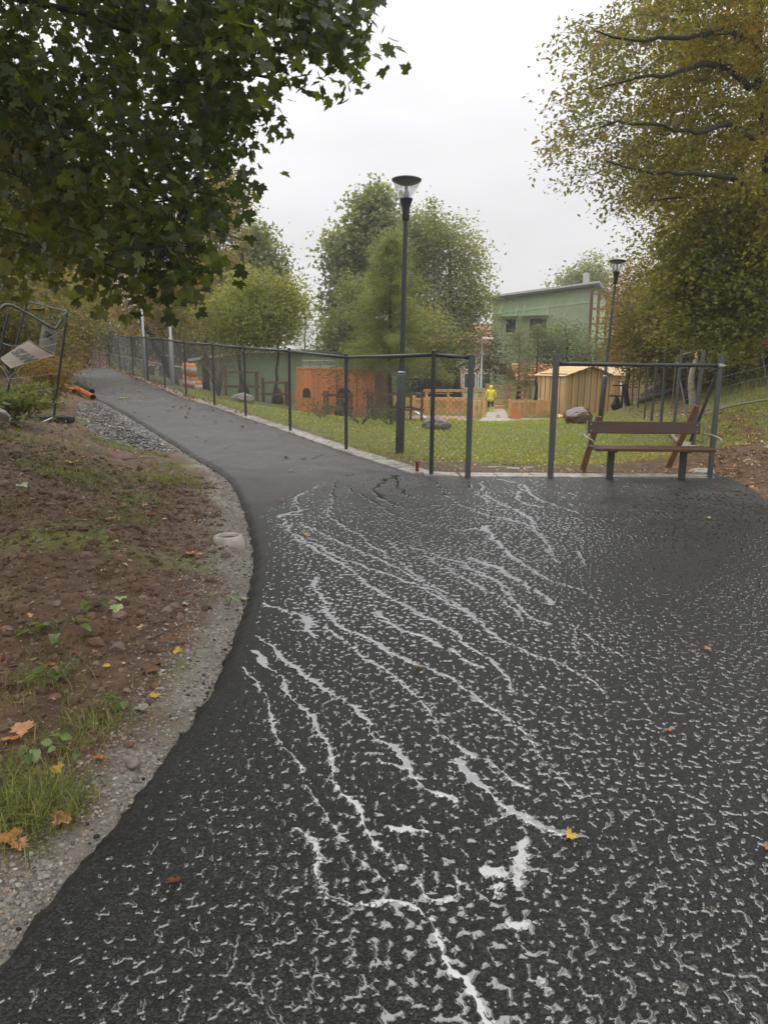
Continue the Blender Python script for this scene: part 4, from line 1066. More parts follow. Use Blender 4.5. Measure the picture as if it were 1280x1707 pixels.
# ------------------------------------------------------------------ low picket fences
def picket(a, b, h_, label, npk, nposts, m=M_WOOD_HONEY, post_h=None):
    t = thing("picket_fence", label, "fence", a); X, Nv = wall_frame(a, b); Nv = Nv if Nv[1] < 0 else -Nv
    for k in range(npk):
        c = a + (b - a) * (k + .5) / npk; c = c + Nv * .03; Geo().beam(c + [0, 0, .08], c + [0, 0, h_ - .03], .07, .02, up=Nv).build("picket", m, t)
    for k in range(nposts):
        c = a + (b - a) * k / max(1, nposts - 1); Geo().bbox(c + np.array([0, 0, (post_h or h_ + .1) / 2 - .1]), (.12, .12, (post_h or h_ + .1) + .2), None, .01).build("post", m, t)
    for z in (.2, h_ - .02): Geo().beam(a + [0, 0, z], b + [0, 0, z], .04, .1).build("rail", m, t)
    return t
picket(on(846, 32.6), on(921, 33.5), .68, "low new picket fence left of the large wooden shed", 22, 4)
picket(on(656, 33), on(776, 33.5), .7, "low new picket fence behind the mesh, left of the gateway", 34, 5)
picket(on(470, 33), on(494, 32.5), .6, "short piece of low new picket fence left of the playhouse", 7, 2)
for k, (px, Y, lb) in enumerate([(787, 32.4, "first of the short orange posts beside the sand path, nearest the gate post"), (796, 32.7, "second of the short orange posts beside the sand path"), (804, 32.3, "third of the short orange posts beside the sand path, nearest the person")]):
    b = on(px, Y); g = Geo(); g.bbox((0, 0, .3), (.13, .13, .8), None, .012); o = g.build("short_post", M_WOOD_HONEY, None, loc=b, local=True); tag(o, lb, "post", "short orange posts by the sand path")
b = on(857, 31.5); g = Geo(); g.beam(b + [.08, 0, -.02], b + [-.12, .05, .5], .3, .03, up=(0, 1, 0)); tag(g.build("leaning_board", M_WOOD_ORANGE, None, loc=b), "orange board leaning in front of the right picket fence", "board")
b = on(842, 40.5); t = thing("climbing_structure", "pale timber play frame with slatted sides beyond the right picket fence", "climbing structure", b)
for dx in (-1.1, 0, 1.1):
    for dy in (-.5, .5): Geo().bbox((dx, dy, .55), (.12, .12, 1.3), None, .01).build("post", M_WOOD_PALE, t, local=True)
for z in (.35, .62, .89, 1.14):
    for dy in (-.57, .57): Geo().bbox((0, dy, z), (2.4, .03, .12), None, .005).build("slat", M_WOOD_PALE, t, local=True)
b = on(760, 38); t = thing("climbing_structure", "long pale timber balance frame behind the left picket fence", "climbing structure", b)
for dx in (-1.6, -.5, .6, 1.7): Geo().bbox((dx, 0, .45), (.13, .13, 1.1), None, .01).build("post", M_WOOD_HONEY, t, local=True)
for z in (.55, .95): Geo().bbox((0, -.08, z), (3.5, .05, .14), None, .005).build("rail", M_WOOD_HONEY, t, local=True)
# low timber edging boards beyond the person
for k, (p0, p1, Yb, lb) in enumerate([((812, 37), (838, 37.6), 37, "low pale timber beam lying beyond the person"), ((806, 39.5), (845, 40), 39, "second pale timber beam lying farther behind the person")]):
    a, b = on(*p0), on(*p1); g = Geo(); g.beam(a + [0, 0, .08], b + [0, 0, .08], .2, .18); tag(g.build("timber_beam", M_WOOD_HONEY, None, loc=a), lb, "beam", "timber beams around the sand")
# steel guard rails above the playhouse
b = on(560, 36); rl = thing("guard_rail", "galvanised guard rail glimpsed above the orange playhouse", "railing", b)
for px in (503, 517, 534, 552):
    q, q2 = P(px, 622, 36), P(px, 597, 36); g = Geo(); g.tube([(q[0], 36, ground(q[0], 36)), q2], .02, 6); g.build("upright", M_GALV, rl)
for py in (601, 611):
    g = Geo(); g.tube([P(503, py, 36), P(556, py, 36)], .018, 6); g.build("rail", M_GALV, rl)
# second mesh fence far behind the path fence (pale top rail)
b = P(160, 585, 52)
ff = thing("far_fence", "pale distant mesh fence seen through the upper path fence", "fence", on(300, 44))
pts = [P(157, 584, 50), P(200, 593, 49), P(240, 601, 47.5), P(280, 609, 46), P(330, 616, 44)]
g = Geo(); g.tube(pts, .035, 6); g.build("top_rail", M_ROOF_L, ff, True)
for q in resample(np.array(pts), 2.4):
    gz = ground(q[0], q[1]); g = Geo(); g.tube([(q[0], q[1], min(gz, q[2] - 1.2) - .1), q], .03, 6); g.build("post", M_GALV, ff)
for a, b_ in zip(pts[:-1], pts[1:]):
    o = wire_panel(np.array([a[0], a[1], a[2] - 1.3]), np.array([b_[0], b_[1], b_[2] - 1.3]), 0, 1.25, .14, .006).build("wire_mesh", M_GALV, ff); o['kind'] = 'stuff'
# ================================================================== TREES AND PLANTS
M_BARK = mat("dark_bark", (.030, .024, .019), rough=.8, var=.4, scale=6, stretch=(6, 6, 1.2), bump=.5, bscale=16)
M_BARK_G = mat("grey_bark", (.10, .085, .07), rough=.8, var=.4, scale=6, stretch=(6, 6, 1.2), bump=.4, bscale=16)
M_LEAF = leaf_mat("broad_leaf", rough=.42, trans=.45)
M_LEAF_D = leaf_mat("dry_leaf", rough=.5, trans=.2, warm=(1.1, 1, .8))
def maple_tpl():
    h_ = [(.14, -.10), (.36, -.15), (.36, .00), (.56, .10), (.50, .22), (.64, .36), (.42, .37), (.23, .40), (.27, .60), (.14, .62)]
    a = [(0, -.01)] + h_ + [(0, .90)] + [(-x, y) for x, y in h_[::-1]]
    V = [(0, .12, -.03)] + [(x, y, .10 * abs(x) - .12 * max(0, y - .3)) for x, y in a]
    n_ = len(a); F = [[0, 1 + i, 1 + (i + 1) % n_] for i in range(n_)]
    return np.array(V, float), np.array(F)
def maple_lo():
    a = [(0, -.05), (.42, -.16), (.50, .22), (.26, .30), (0, .78), (-.26, .30), (-.50, .22), (-.42, -.16)]
    V = [(0, .12, -.03)] + [(x, y, .12 * abs(x) - .12 * max(0, y - .3)) for x, y in a]
    n_ = len(a); return np.array(V, float), np.array([[0, 1 + i, 1 + (i + 1) % n_] for i in range(n_)])
def oval_tpl():
    V = np.array([(0, 0, 0), (.28, .45, .08), (0, 1, -.06), (-.28, .45, .08)], float); return V, np.array([[0, 1, 2], [0, 2, 3]])
def tri_tpl():
    V = np.array([(-.4, -.2, 0), (.45, -.1, .05), (.05, .7, -.05)], float); return V, np.array([[0, 1, 2]])
def needle_tpl():
    V = np.array([(-.05, 0, 0), (.05, 0, 0), (.03, 1, -.12), (-.03, 1, -.12)], float); return V, np.array([[0, 1, 2, 3]])
TPL = dict(maple=maple_tpl(), maple_lo=maple_lo(), oval=oval_tpl(), tri=tri_tpl(), needle=needle_tpl())
def scatter(pos, size, tpl, rng, normal=None, tilt=1.0, yaw=None, down=0.0):
    """place leaf templates at pos; returns V, F"""
    V0, F0 = TPL[tpl]; n_ = len(pos)
    size = np.broadcast_to(np.asarray(size, float), (n_,))
    nz = rng.normal(size=(n_, 3)) * tilt + (np.array([0, 0, 1.0]) if normal is None else normal)
    nz /= np.linalg.norm(nz, axis=1, keepdims=True)
    ya = rng.random(n_) * 2 * np.pi if yaw is None else yaw
    d = np.stack([np.cos(ya), np.sin(ya), -down * np.ones(n_)], -1)
    yv = d - nz * (d * nz).sum(1, keepdims=True); yv /= np.maximum(np.linalg.norm(yv, axis=1, keepdims=True), 1e-6)
    xv = np.cross(yv, nz)
    V = pos[:, None] + size[:, None, None] * (V0[None, :, 0:1] * xv[:, None] + V0[None, :, 1:2] * yv[:, None] + V0[None, :, 2:3] * nz[:, None])
    F = F0[None] + (np.arange(n_) * len(V0))[:, None, None]
    return V.reshape(-1, 3), F.reshape(-1, F0.shape[1])
def palette(pal, n_, rng, per=None):
    pal = np.array(pal, float); c = pal[rng.integers(0, len(pal), n_)]
    return c * rng.uniform(.75, 1.25, (n_, 1))
def grow(nodes, rads, targets, rng, lift=.15, twig=.006, crook=.06, thick=.011):
    """join each target to the nearest grown node; returns list of (pts, radii)"""
    P_ = [np.array(n_) for n_ in nodes]; R_ = list(rads)
    arr = np.array(P_); rr = np.array(R_); out_ = []
    order = np.argsort(np.min(np.linalg.norm(targets[:, None] - arr[None], axis=2), axis=1))
    for k in order:
        t = targets[k]; d = np.linalg.norm(arr - t, axis=1) + np.where(arr[:, 2] > t[2] + .2, .8, 0)
        j = int(np.argmin(d)); a = arr[j]; L_ = np.linalg.norm(t - a)
        if L_ < .05: continue
        ns = max(3, int(L_ / .35) + 2); s_ = np.linspace(0, 1, ns)[:, None]
        mid = (a + t) / 2 + np.array([0, 0, lift * L_]) + rng.normal(size=3) * L_ * crook
        pts = (1 - s_) ** 2 * a + 2 * s_ * (1 - s_) * mid + s_ ** 2 * t
        pts[1:-1] += rng.normal(size=(ns - 2, 3)) * L_ * crook * .35
        r0 = min(rr[j] * .75, twig + thick * L_); r = r0 + (twig - r0) * s_[:, 0]
        out_.append((pts, r)); arr = np.vstack([arr, pts[1:]]); rr = np.concatenate([rr, r[1:]])
    return out_
def ell(c, r, n_, rng, shell=2.0, zmin=None):
    v = rng.normal(size=(n_ * 2, 3)); v /= np.linalg.norm(v, axis=1, keepdims=True)
    q = np.asarray(c) + v * (rng.random((n_ * 2, 1)) ** (1 / (3 * shell / 2))) * np.asarray(r)
    if zmin is not None: q = q[q[:, 2] > zmin]
    return q[:n_]
def tree(name, label, base, trunk, clusters, nleaf, size, pal, tpl='oval', spread=(.35, .25), tr=.12, seed=1, limbs=(), bark=None, lmat=None, cat="tree", group=None, droop=0., tilt=.9, clpal=None, thick=.011, lift=.15, trunk_name="trunk", crown_name="crown", hue_z=None, twigs=True, down=.3, spray=0.0, cw=None):
    """trunk: polyline; clusters: (n,3) foliage cluster centres"""
    rng = np.random.default_rng(seed)
    t = thing(name, label, cat, base, group)
    g = Geo(); tp = chaikin(np.array(trunk, float), 1); tp = resample(tp, max(.15, np.linalg.norm(tp[-1] - tp[0]) / 14)); n_ = len(tp)
    r = tr * (1 - .82 * np.linspace(0, 1, n_) ** .9); r[0] *= 1.35
    tp[1:-1] += rng.normal(size=(n_ - 2, 3)) * tr * .25
    g.tube(tp, r, 8); nodes, rads = list(tp[1:]), list(r[1:])
    for lb in limbs:
        lp, lr = np.array(lb[0], float), lb[1]; lp = resample(chaikin(lp, 2), .3); lr_ = lr * .82 * (1 - .85 * np.linspace(0, 1, len(lp)))
        lp[1:-1] += rng.normal(size=(len(lp) - 2, 3)) * lr * .22
        g.tube(lp, lr_, 7); nodes += list(lp); rads += list(lr_)
    if twigs:
        for pts, rr in grow(nodes, rads, clusters, rng, lift, thick=thick): g.tube(pts, rr, 4, cap=False)
    m = len(clusters); ci = rng.integers(0, m, nleaf) if cw is None else rng.choice(m, nleaf, p=np.asarray(cw) / np.sum(cw))
    sp = np.array([spread[0], spread[0], spread[1]]); off = rng.normal(size=(nleaf, 3)) * sp
    pos = clusters[ci] + off; pos[:, 2] -= droop * np.abs(rng.normal(size=nleaf)) * spread[0]
    if spray:
        ax_ = np.array(base, float); dv = clusters - ax_; dv[:, 2] = 0; dv /= np.maximum(np.linalg.norm(dv, axis=1, keepdims=True), .1); dv += np.clip(rng.normal(size=dv.shape), -1.6, 1.6) * [.4, .4, .12]
        for c_, d_ in zip(clusters, dv): g.tube([c_, c_ + d_ * spray * .5 - [0, 0, droop * spray * .25], c_ + d_ * spray * .95 - [0, 0, droop * spray * .9]], [.007, .005, .003], 3, cap=False)
        t_ = rng.random(nleaf) ** .8; pos = clusters[ci] + dv[ci] * (t_ * spray)[:, None] + off * .45 * (.4 + t_)[:, None]; pos[:, 2] -= droop * spray * t_ ** 2
    g.build(trunk_name, bark or M_BARK, t, True)
    V, F = scatter(pos, size * rng.uniform(.65, 1.25, nleaf), tpl, rng, tilt=tilt, down=down)
    pal = np.array(pal, float); cp = pal[rng.integers(0, len(pal), m)] if clpal is None else clpal
    c = .6 * cp[ci] + .4 * pal[rng.integers(0, len(pal), nleaf)]; c = c * rng.uniform(.7, 1.3, (nleaf, 1))
    Cv = np.repeat(c, len(TPL[tpl][0]), 0)
    o = link(crown_name, None_mesh(crown_name), t); fill(o.data, V - OFF[o.name], [F], lmat or M_LEAF, False, Cv)
    return t
# ---- big maple overhanging the left side: trunk left of the view, boughs reaching over the soil
rg = np.random.default_rng(11)
poly = np.array([(-60, -60), (440, -60), (540, -20), (580, 55), (562, 112), (500, 75), (420, 60), (395, 130), (440, 165), (435, 215), (405, 250), (370, 235), (345, 275), (380, 330), (385, 400), (340, 440), (385, 455), (392, 480), (330, 452), (270, 440), (215, 490), (150, 455), (60, 465), (-60, 465)], float)
cl = []
while len(cl) < 270:
    px, py = rg.uniform(-60, 590), rg.uniform(-60, 510)
    if not inside(np.array([px]), np.array([py]), poly)[0]: continue
    if px > 400 and py > 180 and py < 330 and rg.random() < .5: continue
    Y = 5.2 + 3.6 * rg.random() ** .8 + (1.2 if px < 200 else 0) * rg.random()
    q = P(px, py, Y)
    if q[2] < 1.75: continue
    cl.append(q)
cl = np.array(cl)
# the same crown goes on above and to the left of the picture
outc = ell((-3.9, 5.6, 6.5), (4.0, 5.2, 3.0), 1150, rg, 2.0, 3.4)
keepo = (outc[:, 2] > 1.55 + .47 * np.maximum(outc[:, 1], 2)) & ~((outc[:, 0] > -.55 - .0 * outc[:, 2]) | ((outc[:, 2] < 4.2) & (outc[:, 0] > -2)))
outc = outc[keepo]
cl = np.vstack([cl, outc])
mb = np.array([-7.6, 7.4, ground(-7.6, 7.4)])
def Lm(*k): return [P(*q) for q in k]
mlimbs = [([mb + [.1, 0, 2.6], *Lm((-40, 130, 7.2), (110, 205, 6.9), (250, 310, 6.6), (380, 395, 6.4))], .07),
          ([mb + [.1, 0, 2.2], *Lm((-60, 390, 7.4), (60, 412, 7.2), (180, 440, 7.0), (265, 464, 6.8))], .05),
          ([mb + [.1, 0, 3.4], *Lm((-40, -30, 7), (150, 30, 6.6), (330, 95, 6.3), (450, 130, 6.1))], .08),
          ([mb + [.1, 0, 4.2], [-5, 6.8, 6.6], [-2.8, 6.3, 6.2], *Lm((520, 60, 5.9))], .08),
          ([mb + [.1, 0, 3.0], *Lm((-50, 230, 7.2), (120, 290, 7), (240, 350, 7.2), (330, 440, 7))], .06)]
MAPLE = [(.045, .064, .018), (.062, .09, .02), (.095, .125, .024), (.05, .072, .02), (.15, .17, .026), (.04, .056, .02)]
cpal = np.array(MAPLE)[rg.integers(0, 6, len(cl))]
low_ = np.array([(.13, .14, .022), (.18, .16, .028), (.10, .12, .022)])
wl = (cl[:, 2] < 3.2) & (cl[:, 0] < -2.0)
cpal[wl] = low_[rg.integers(0, 3, wl.sum())]  # lower left clusters coloured yellow-green to look like leaves lit through
tree("maple_tree", "large maple overhanging the soil bank at left with dark green lobed leaves", mb,
     [mb + [0, 0, -.4], mb + [.1, 0, 2], mb + [0, 0, 5], mb + [.3, -.2, 9]], cl, 34000, .105, MAPLE, 'maple', (.20, .16), .24, 5, mlimbs, clpal=cpal, tilt=1.0, droop=.4, thick=.007, lift=.05, down=.8, cw=np.concatenate([np.full(270, 8200 / 270), np.full(len(cl) - 270, 26800 / (len(cl) - 270))]))

# ---- big tree at right with long bare-looking limbs reaching left
rg = np.random.default_rng(21)
def inpoly(poly, n_, yfun, rg, zmin=None):
    poly = np.array(poly, float); lo, hi = poly.min(0), poly.max(0); out_ = []
    while len(out_) < n_:
        q = rg.uniform(lo, hi)
        if inside(np.array([q[0]]), np.array([q[1]]), poly)[0]: out_.append(P(q[0], q[1], yfun(q[0], q[1])))
    return np.array(out_)
RT = [(985, 25), (1050, 20), (1110, -20), (1130, -70), (1340, -70), (1340, 420), (1250, 400), (1175, 345), (1110, 345), (1050, 310), (1010, 300), (975, 250), (945, 235), (985, 160), (1010, 130), (1050, 95), (985, 80)]
c1 = inpoly(RT, 620, lambda x, y: 14.2 + 5.0 * rg.random() + (1.5 if x > 1100 else 0), rg)
c2 = ell((10.3, 16.5, 14), (6.4, 7, 6.4), 620, rg, 1.8, 8.2)
c2 = c2[(c2[:, 0] > 4.0)]
c3 = ell((8.8, 12.5, 15.5), (5.4, 5.5, 6.5), 750, rg, 1.8, 8.8); c3 = c3[(c3[:, 0] > .29 * c3[:, 1]) & (c3[:, 2] > 1.5 + .50 * c3[:, 1])]
cc = np.vstack([c1, c2, c3])
rb = on(1335, 18.5)
def pxd(q): return 640 + FP * q[:, 0] / (q[:, 1] * .98 + .1)
OCH = [(.27, .235, .038), (.23, .22, .038), (.33, .25, .04), (.19, .195, .04), (.38, .23, .038), (.16, .175, .04), (.32, .29, .045)]
GRY = [(.13, .135, .06), (.11, .115, .055), (.16, .15, .07)]
cp = np.array(OCH)[rg.integers(0, len(OCH), len(cc))]; wl = (pxd(cc) < 1085) & (cc[:, 1] < 20); cp[wl] = np.array(GRY)[rg.integers(0, 3, wl.sum())]
rl_ = [(Lm((1262, 75, 18), (1215, 52, 16.0), (1150, 58, 14.8), (1080, 66, 14.2), (1010, 60, 14), (995, 52, 14)), .12),
       (Lm((1262, 150, 18), (1195, 95, 16), (1130, 122, 14.8), (1070, 136, 14.2), (1000, 140, 14), (985, 150, 14)), .11),
       (Lm((1262, 235, 18), (1220, 206, 15.6), (1150, 222, 14.6), (1100, 210, 14.2), (1040, 204, 14), (1000, 212, 14)), .11),
       (Lm((1262, 330, 18), (1225, 295, 15.6), (1170, 292, 14.6), (1110, 288, 14.2), (1062, 286, 14), (1010, 268, 14)), .11),
       (Lm((1262, 340, 18), (1200, 300, 17), (1140, 330, 16.5), (1080, 335, 16)), .07),
       (Lm((1262, 180, 18), (1330, 90, 18), (1400, 20, 18)), .12)]
tree("ochre_tree", "tall autumn tree at right with long dark limbs and ochre leaves reaching left", rb,
     [rb + [0, 0, -.4], P(1300, 420, 18.4), P(1262, 150, 18.2), P(1270, -60, 18.2), P(1272, -500, 18.2)], cc, 165000, .105, OCH, 'oval', (.27, .22), .19, 6, rl_, clpal=cp, droop=.55, tilt=.8, thick=.009, lift=.05, spray=.95, down=.8, cw=np.where((pxd(cc) < 1085) & (cc[:, 1] < 20), .5, 1.0))

def simple(name, label, px, Y, crown_px, nclus, nleaf, size, pal, seed, tr=.12, tpl='oval', depth=None, spread=(.35, .28), shell=1.8, top_py=None, lean=0, group=None, bark=None, thick=.011, droop=0, tilt=.9, lmat=None, cat="tree", zmin_off=.6, **kw):
    """crown_px: list of (px, py, half-width px, half-height px) lobes"""
    rg_ = np.random.default_rng(seed); b = on(px, Y); cs = []
    tot = sum(l[2] * l[3] for l in crown_px)
    for (cx, cy, hw, hh_) in crown_px:
        c = P(cx, cy, Y); k = (Y * .99) / FP
        cs.append(ell(c, (hw * k, (depth or hw * k * .8), hh_ * k), max(3, int(nclus * hw * hh_ / tot)), rg_, shell, b[2] + zmin_off))
    cs = np.vstack(cs); c0 = P(crown_px[0][0], top_py if top_py is not None else crown_px[0][1] - crown_px[0][3] * .75, Y)
    mid = (b + c0) / 2 + np.array([lean, 0, 0])
    return tree(name, label, b, [b - [0, 0, .3], b + (mid - b) * .5, mid, c0], cs, nleaf, size, pal, tpl, spread, tr, seed + 50, (), bark, lmat, cat, group, droop, tilt, thick=thick, **kw)
YG = [(.22, .25, .05), (.27, .27, .055), (.18, .21, .045), (.31, .28, .06)]
DG = [(.16, .19, .075), (.20, .225, .085), (.17, .20, .085), (.24, .235, .085)]
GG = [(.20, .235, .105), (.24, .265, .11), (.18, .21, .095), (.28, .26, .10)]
YB = [(.30, .23, .065), (.24, .20, .06), (.36, .25, .08), (.18, .17, .05), (.40, .27, .09)]
DO = [(.14, .14, .03), (.19, .165, .034), (.24, .175, .036), (.11, .12, .03)]
# right side, lower foliage and the wood behind
simple("olive_tree", "bushy olive green tree below the long limbs at right edge", 1345, 17.0, [(1250, 420, 95, 85), (1225, 500, 52, 58), (1265, 500, 90, 80), (1235, 440, 48, 48), (1290, 400, 60, 90)], 300, 34000, .12, [(.21, .225, .045), (.17, .19, .04), (.26, .24, .048), (.31, .24, .045), (.15, .175, .04)], 31, .13, spread=(.4, .24), droop=.4, spray=1.0)
simple("yellow_tree", "yellow leaved tree behind the tilted street lamp", 1040, 29, [(1042, 525, 28, 58), (1080, 520, 45, 65), (1060, 460, 25, 26), (1100, 560, 40, 40)], 150, 12000, .13, [(.27, .17, .03), (.20, .14, .03), (.14, .12, .03), (.33, .18, .03)], 32, .12, droop=.3)
for k, (px, Y, lobes, sd_, lb) in enumerate([
    (1120, 27, [(1120, 530, 75, 75), (1100, 590, 50, 40)], 33, "dark green woodland tree behind the bare posts"),
    (1200, 29, [(1210, 520, 80, 90), (1190, 400, 90, 80)], 34, "dark woodland tree behind the temporary fence panel"),
    (1290, 26, [(1290, 520, 80, 110), (1320, 380, 100, 90)], 35, "dark woodland tree at the right edge of the picture"),
    (1160, 36, [(1160, 380, 130, 170), (1240, 300, 120, 160), (1180, 530, 140, 90)], 36, "tall dense tree filling the wood behind the ochre tree")]):
    simple("woodland_tree", lb, px, Y, lobes, 150, 15000, .16, DO, sd_, .16, spread=(.5, .35), group="trees of the wood at right")
# slim bare trunks and undergrowth inside the right wood
for k, (px, Y, lean) in enumerate([(1135, 24, .3), (1176, 25.5, -.2), (1208, 24.5, .1), (1232, 27, .4), (1256, 24, -.3), (1190, 28, .2), (1150, 29, -.1)]):
    b = on(px, Y); g = Geo(); tp = np.array([b - [0, 0, .3], b + [lean * .3, 0, 2], b + [lean, 0, 4.5], b + [lean * 1.3, 0, 7]]); tp = resample(chaikin(tp, 2), .5)
    tp[1:-1] += np.random.default_rng(k).normal(size=(len(tp) - 2, 3)) * .03
    t = thing("sapling", ["slim dark stem at the left edge of the right wood", "slim dark stem behind the brace of the gate frame", "thin upright stem in the middle of the right wood", "slim right leaning stem in the right wood",
                          "slim dark stem at the right edge under the tall tree", "far thin stem deep in the right wood", "far thin stem behind the broken pale trunk"][k], "sapling", b, "slim stems in the right wood")
    g.tube(tp, np.linspace(.075, .03, len(tp)), 6); g.build("stem", M_BARK, t, True)
    rg_ = np.random.default_rng(60 + k); ps = tp[rg_.integers(3, len(tp), 240)] + rg_.normal(size=(240, 3)) * [.7, .7, .5]
    V, F = scatter(ps, .12 * rg_.uniform(.7, 1.2, 240), 'oval', rg_); o = link("foliage", None_mesh("foliage"), t); fill(o.data, V - OFF[o.name], [F], M_LEAF, False, np.repeat(palette(DO, 240, rg_), 4, 0))
def shrub(name, label, px, Y, w_, h_, nleaf, size, pal, seed, tpl='oval', group=None, dep_=None, cat="shrub", stems=9, base=None, tilt=.9, lmat=None):
    rg_ = np.random.default_rng(seed); b = on(px, Y) if base is None else np.asarray(base, float); dep_ = dep_ or w_ * .8
    t = thing(name, label, cat, b, group); g = Geo(); cs = []
    for k in range(stems):
        a = rg_.random() * 6.28; tip = b + np.array([math.cos(a) * w_ * .42 * rg_.random() ** .5, math.sin(a) * dep_ * .42 * rg_.random() ** .5, h_ * rg_.uniform(.6, 1)])
        m_ = (b + tip) / 2 + np.array([0, 0, h_ * .12]); s_ = np.linspace(0, 1, 6)[:, None]; pts = (1 - s_) ** 2 * (b - [0, 0, .05]) + 2 * s_ * (1 - s_) * m_ + s_ ** 2 * tip
        g.tube(pts, np.linspace(.012 + .006 * h_, .004, 6), 4, cap=False); cs += [pts[2], pts[3], pts[4], pts[5]]
    g.build("stem", M_BARK_G, t, True); cs = np.array(cs)
    ps = cs[rg_.integers(0, len(cs), nleaf)] + rg_.normal(size=(nleaf, 3)) * [w_ * .15, dep_ * .15, h_ * .13]
    for_z = Th(ps[:, 0], ps[:, 1]) + .03; ps[:, 2] = np.maximum(ps[:, 2], for_z)
    V, F = scatter(ps, size * rg_.uniform(.6, 1.3, nleaf), tpl, rg_, tilt=tilt); o = link("foliage", None_mesh("foliage"), t)
    fill(o.data, V - OFF[o.name], [F], lmat or M_LEAF, False, np.repeat(palette(pal, nleaf, rg_), len(TPL[tpl][0]), 0)); return t
for k, (px, Y, w_, h_, lb) in enumerate([(1130, 30, 4, 2.6, "dark undergrowth bush behind the log pile"), (1180, 25, 3.5, 1.8, "dark undergrowth bush right of the broken pale trunk"), (1225, 24.5, 3.5, 2.2, "dark undergrowth bush behind the wires of the temporary fence"), (1275, 22.5, 3.5, 2.0, "dark undergrowth bush at the right picture edge"), (1200, 33, 8, 4.5, "tall dense undergrowth thicket deep in the right wood"), (1290, 31, 8, 5, "tall dense thicket at far right behind the fence panel"), (1105, 36, 5, 3.0, "thicket behind the pale board panel at right")]):
    shrub("undergrowth_bush", lb, px, Y, w_, h_, 4500, .14, DO + [(.09, .06, .02)], 80 + k, group="undergrowth of the right wood")
# centre
rgc = np.random.default_rng(41)
lb_ = on(647, 27); hL = P(645, 378, 27)[2] - lb_[2]; cs = []
for k in range(64):                                   # boughs in loose whorls, each carrying its own sprays
    z = .27 + .70 * (k / 64) ** .92 + rgc.uniform(-.012, .012); ln_ = ((1 - z) ** .8 * 2.7 + .12) * rgc.uniform(.6, 1.15); a = k * 2.4 + rgc.uniform(-.4, .4)
    for u in np.linspace(.18, 1, max(3, int(ln_ / .24))):
        r = ln_ * u; cs.append(lb_ + np.array([math.cos(a) * r, math.sin(a) * r, hL * z + .10 * r - .09 * r * r]) + rgc.normal(size=3) * .05)
tree("larch_tree", "feathery light green conical larch behind the tall street lamp", lb_, [lb_ - [0, 0, .3], lb_ + [0.02, 0, hL * .4], lb_ + [-.03, 0, hL * .97]], np.array(cs), 36000, .15, [(.20, .225, .06), (.16, .19, .055), (.24, .245, .07), (.13, .16, .05)], 'needle', (.15, .07), .10, 42, lift=.05, tilt=.9, droop=.9, down=.7, thick=.012)
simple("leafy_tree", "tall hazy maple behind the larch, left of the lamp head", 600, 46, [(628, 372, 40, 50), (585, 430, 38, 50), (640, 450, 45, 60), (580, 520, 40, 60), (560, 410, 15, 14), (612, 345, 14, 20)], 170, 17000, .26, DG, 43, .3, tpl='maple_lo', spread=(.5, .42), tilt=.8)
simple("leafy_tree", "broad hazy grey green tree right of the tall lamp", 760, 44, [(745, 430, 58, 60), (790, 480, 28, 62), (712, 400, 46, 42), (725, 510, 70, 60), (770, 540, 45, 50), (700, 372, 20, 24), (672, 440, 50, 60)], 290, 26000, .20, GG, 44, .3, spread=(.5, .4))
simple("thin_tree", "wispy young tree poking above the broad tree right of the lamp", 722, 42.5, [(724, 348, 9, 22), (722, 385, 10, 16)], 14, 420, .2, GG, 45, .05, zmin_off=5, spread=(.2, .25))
simple("dark_bush_tree", "dense dark green tree left of the larch above the playhouse", 566, 40, [(568, 560, 34, 55), (552, 590, 26, 30), (590, 500, 22, 50), (615, 560, 36, 50)], 130, 11000, .18, DG, 46, .2)
simple("olive_bush_tree", "red tinged tree behind the mesh right of the larch", 705, 39, [(715, 560, 50, 40), (690, 600, 30, 28), (740, 600, 22, 22)], 110, 7000, .17, GG + [(.14, .10, .04)], 47, .12)
# young trees with leaves, left of centre
simple("young_tree", "young light green tree in a timber guard beside the grey boulder", 401, 31, [(402, 520, 60, 45), (385, 560, 48, 30), (420, 470, 30, 30)], 130, 8500, .14, YG, 51, .09, spread=(.4, .2), group="light green young trees behind the fence")
simple("young_tree", "young light green tree in a timber guard left of the playhouse", 457, 31.5, [(470, 530, 42, 45), (440, 560, 35, 26), (480, 490, 25, 30)], 100, 6500, .14, YG, 52, .08, spread=(.4, .2), group="light green young trees behind the fence")
simple("tall_tree", "tall hazy tree behind the light green young trees, crown above the fence", 430, 48, [(425, 415, 30, 30), (448, 455, 28, 42), (405, 480, 55, 55), (468, 520, 22, 38), (380, 520, 55, 55)], 200, 17000, .24, DG + [(.10, .11, .035)], 53, .28, tpl='maple_lo', spread=(.5, .42))
simple("weeping_birch", "distant weeping birch at the edge of the left tree group", 508, 72, [(508, 530, 13, 45), (500, 560, 16, 30)], 60, 5000, .2, GG, 54, .15, tpl='needle', spread=(.3, .8), tilt=.3, droop=1.5)
simple("yellow_birch", "yellowing tree behind the maple leaves, left of centre", 345, 38, [(340, 420, 60, 90), (300, 480, 55, 60), (370, 360, 35, 60), (380, 300, 22, 40), (400, 330, 14, 34)], 200, 17000, .17, YB + [(.15, .17, .05)], 55, .2)
simple("yellow_birch", "brownish yellow tree with slanting trunk behind the two pale poles", 300, 33, [(270, 430, 70, 80), (240, 510, 60, 50), (310, 520, 50, 45), (200, 400, 60, 80)], 190, 15000, .16, YB, 56, .16, lean=-1.6)
simple("yellow_birch", "yellow brown tree above the top of the path at left", 150, 50, [(150, 400, 80, 110), (90, 470, 80, 90), (200, 500, 80, 70), (130, 540, 90, 50)], 200, 15000, .22, YB + [(.10, .11, .03)], 57, .22)
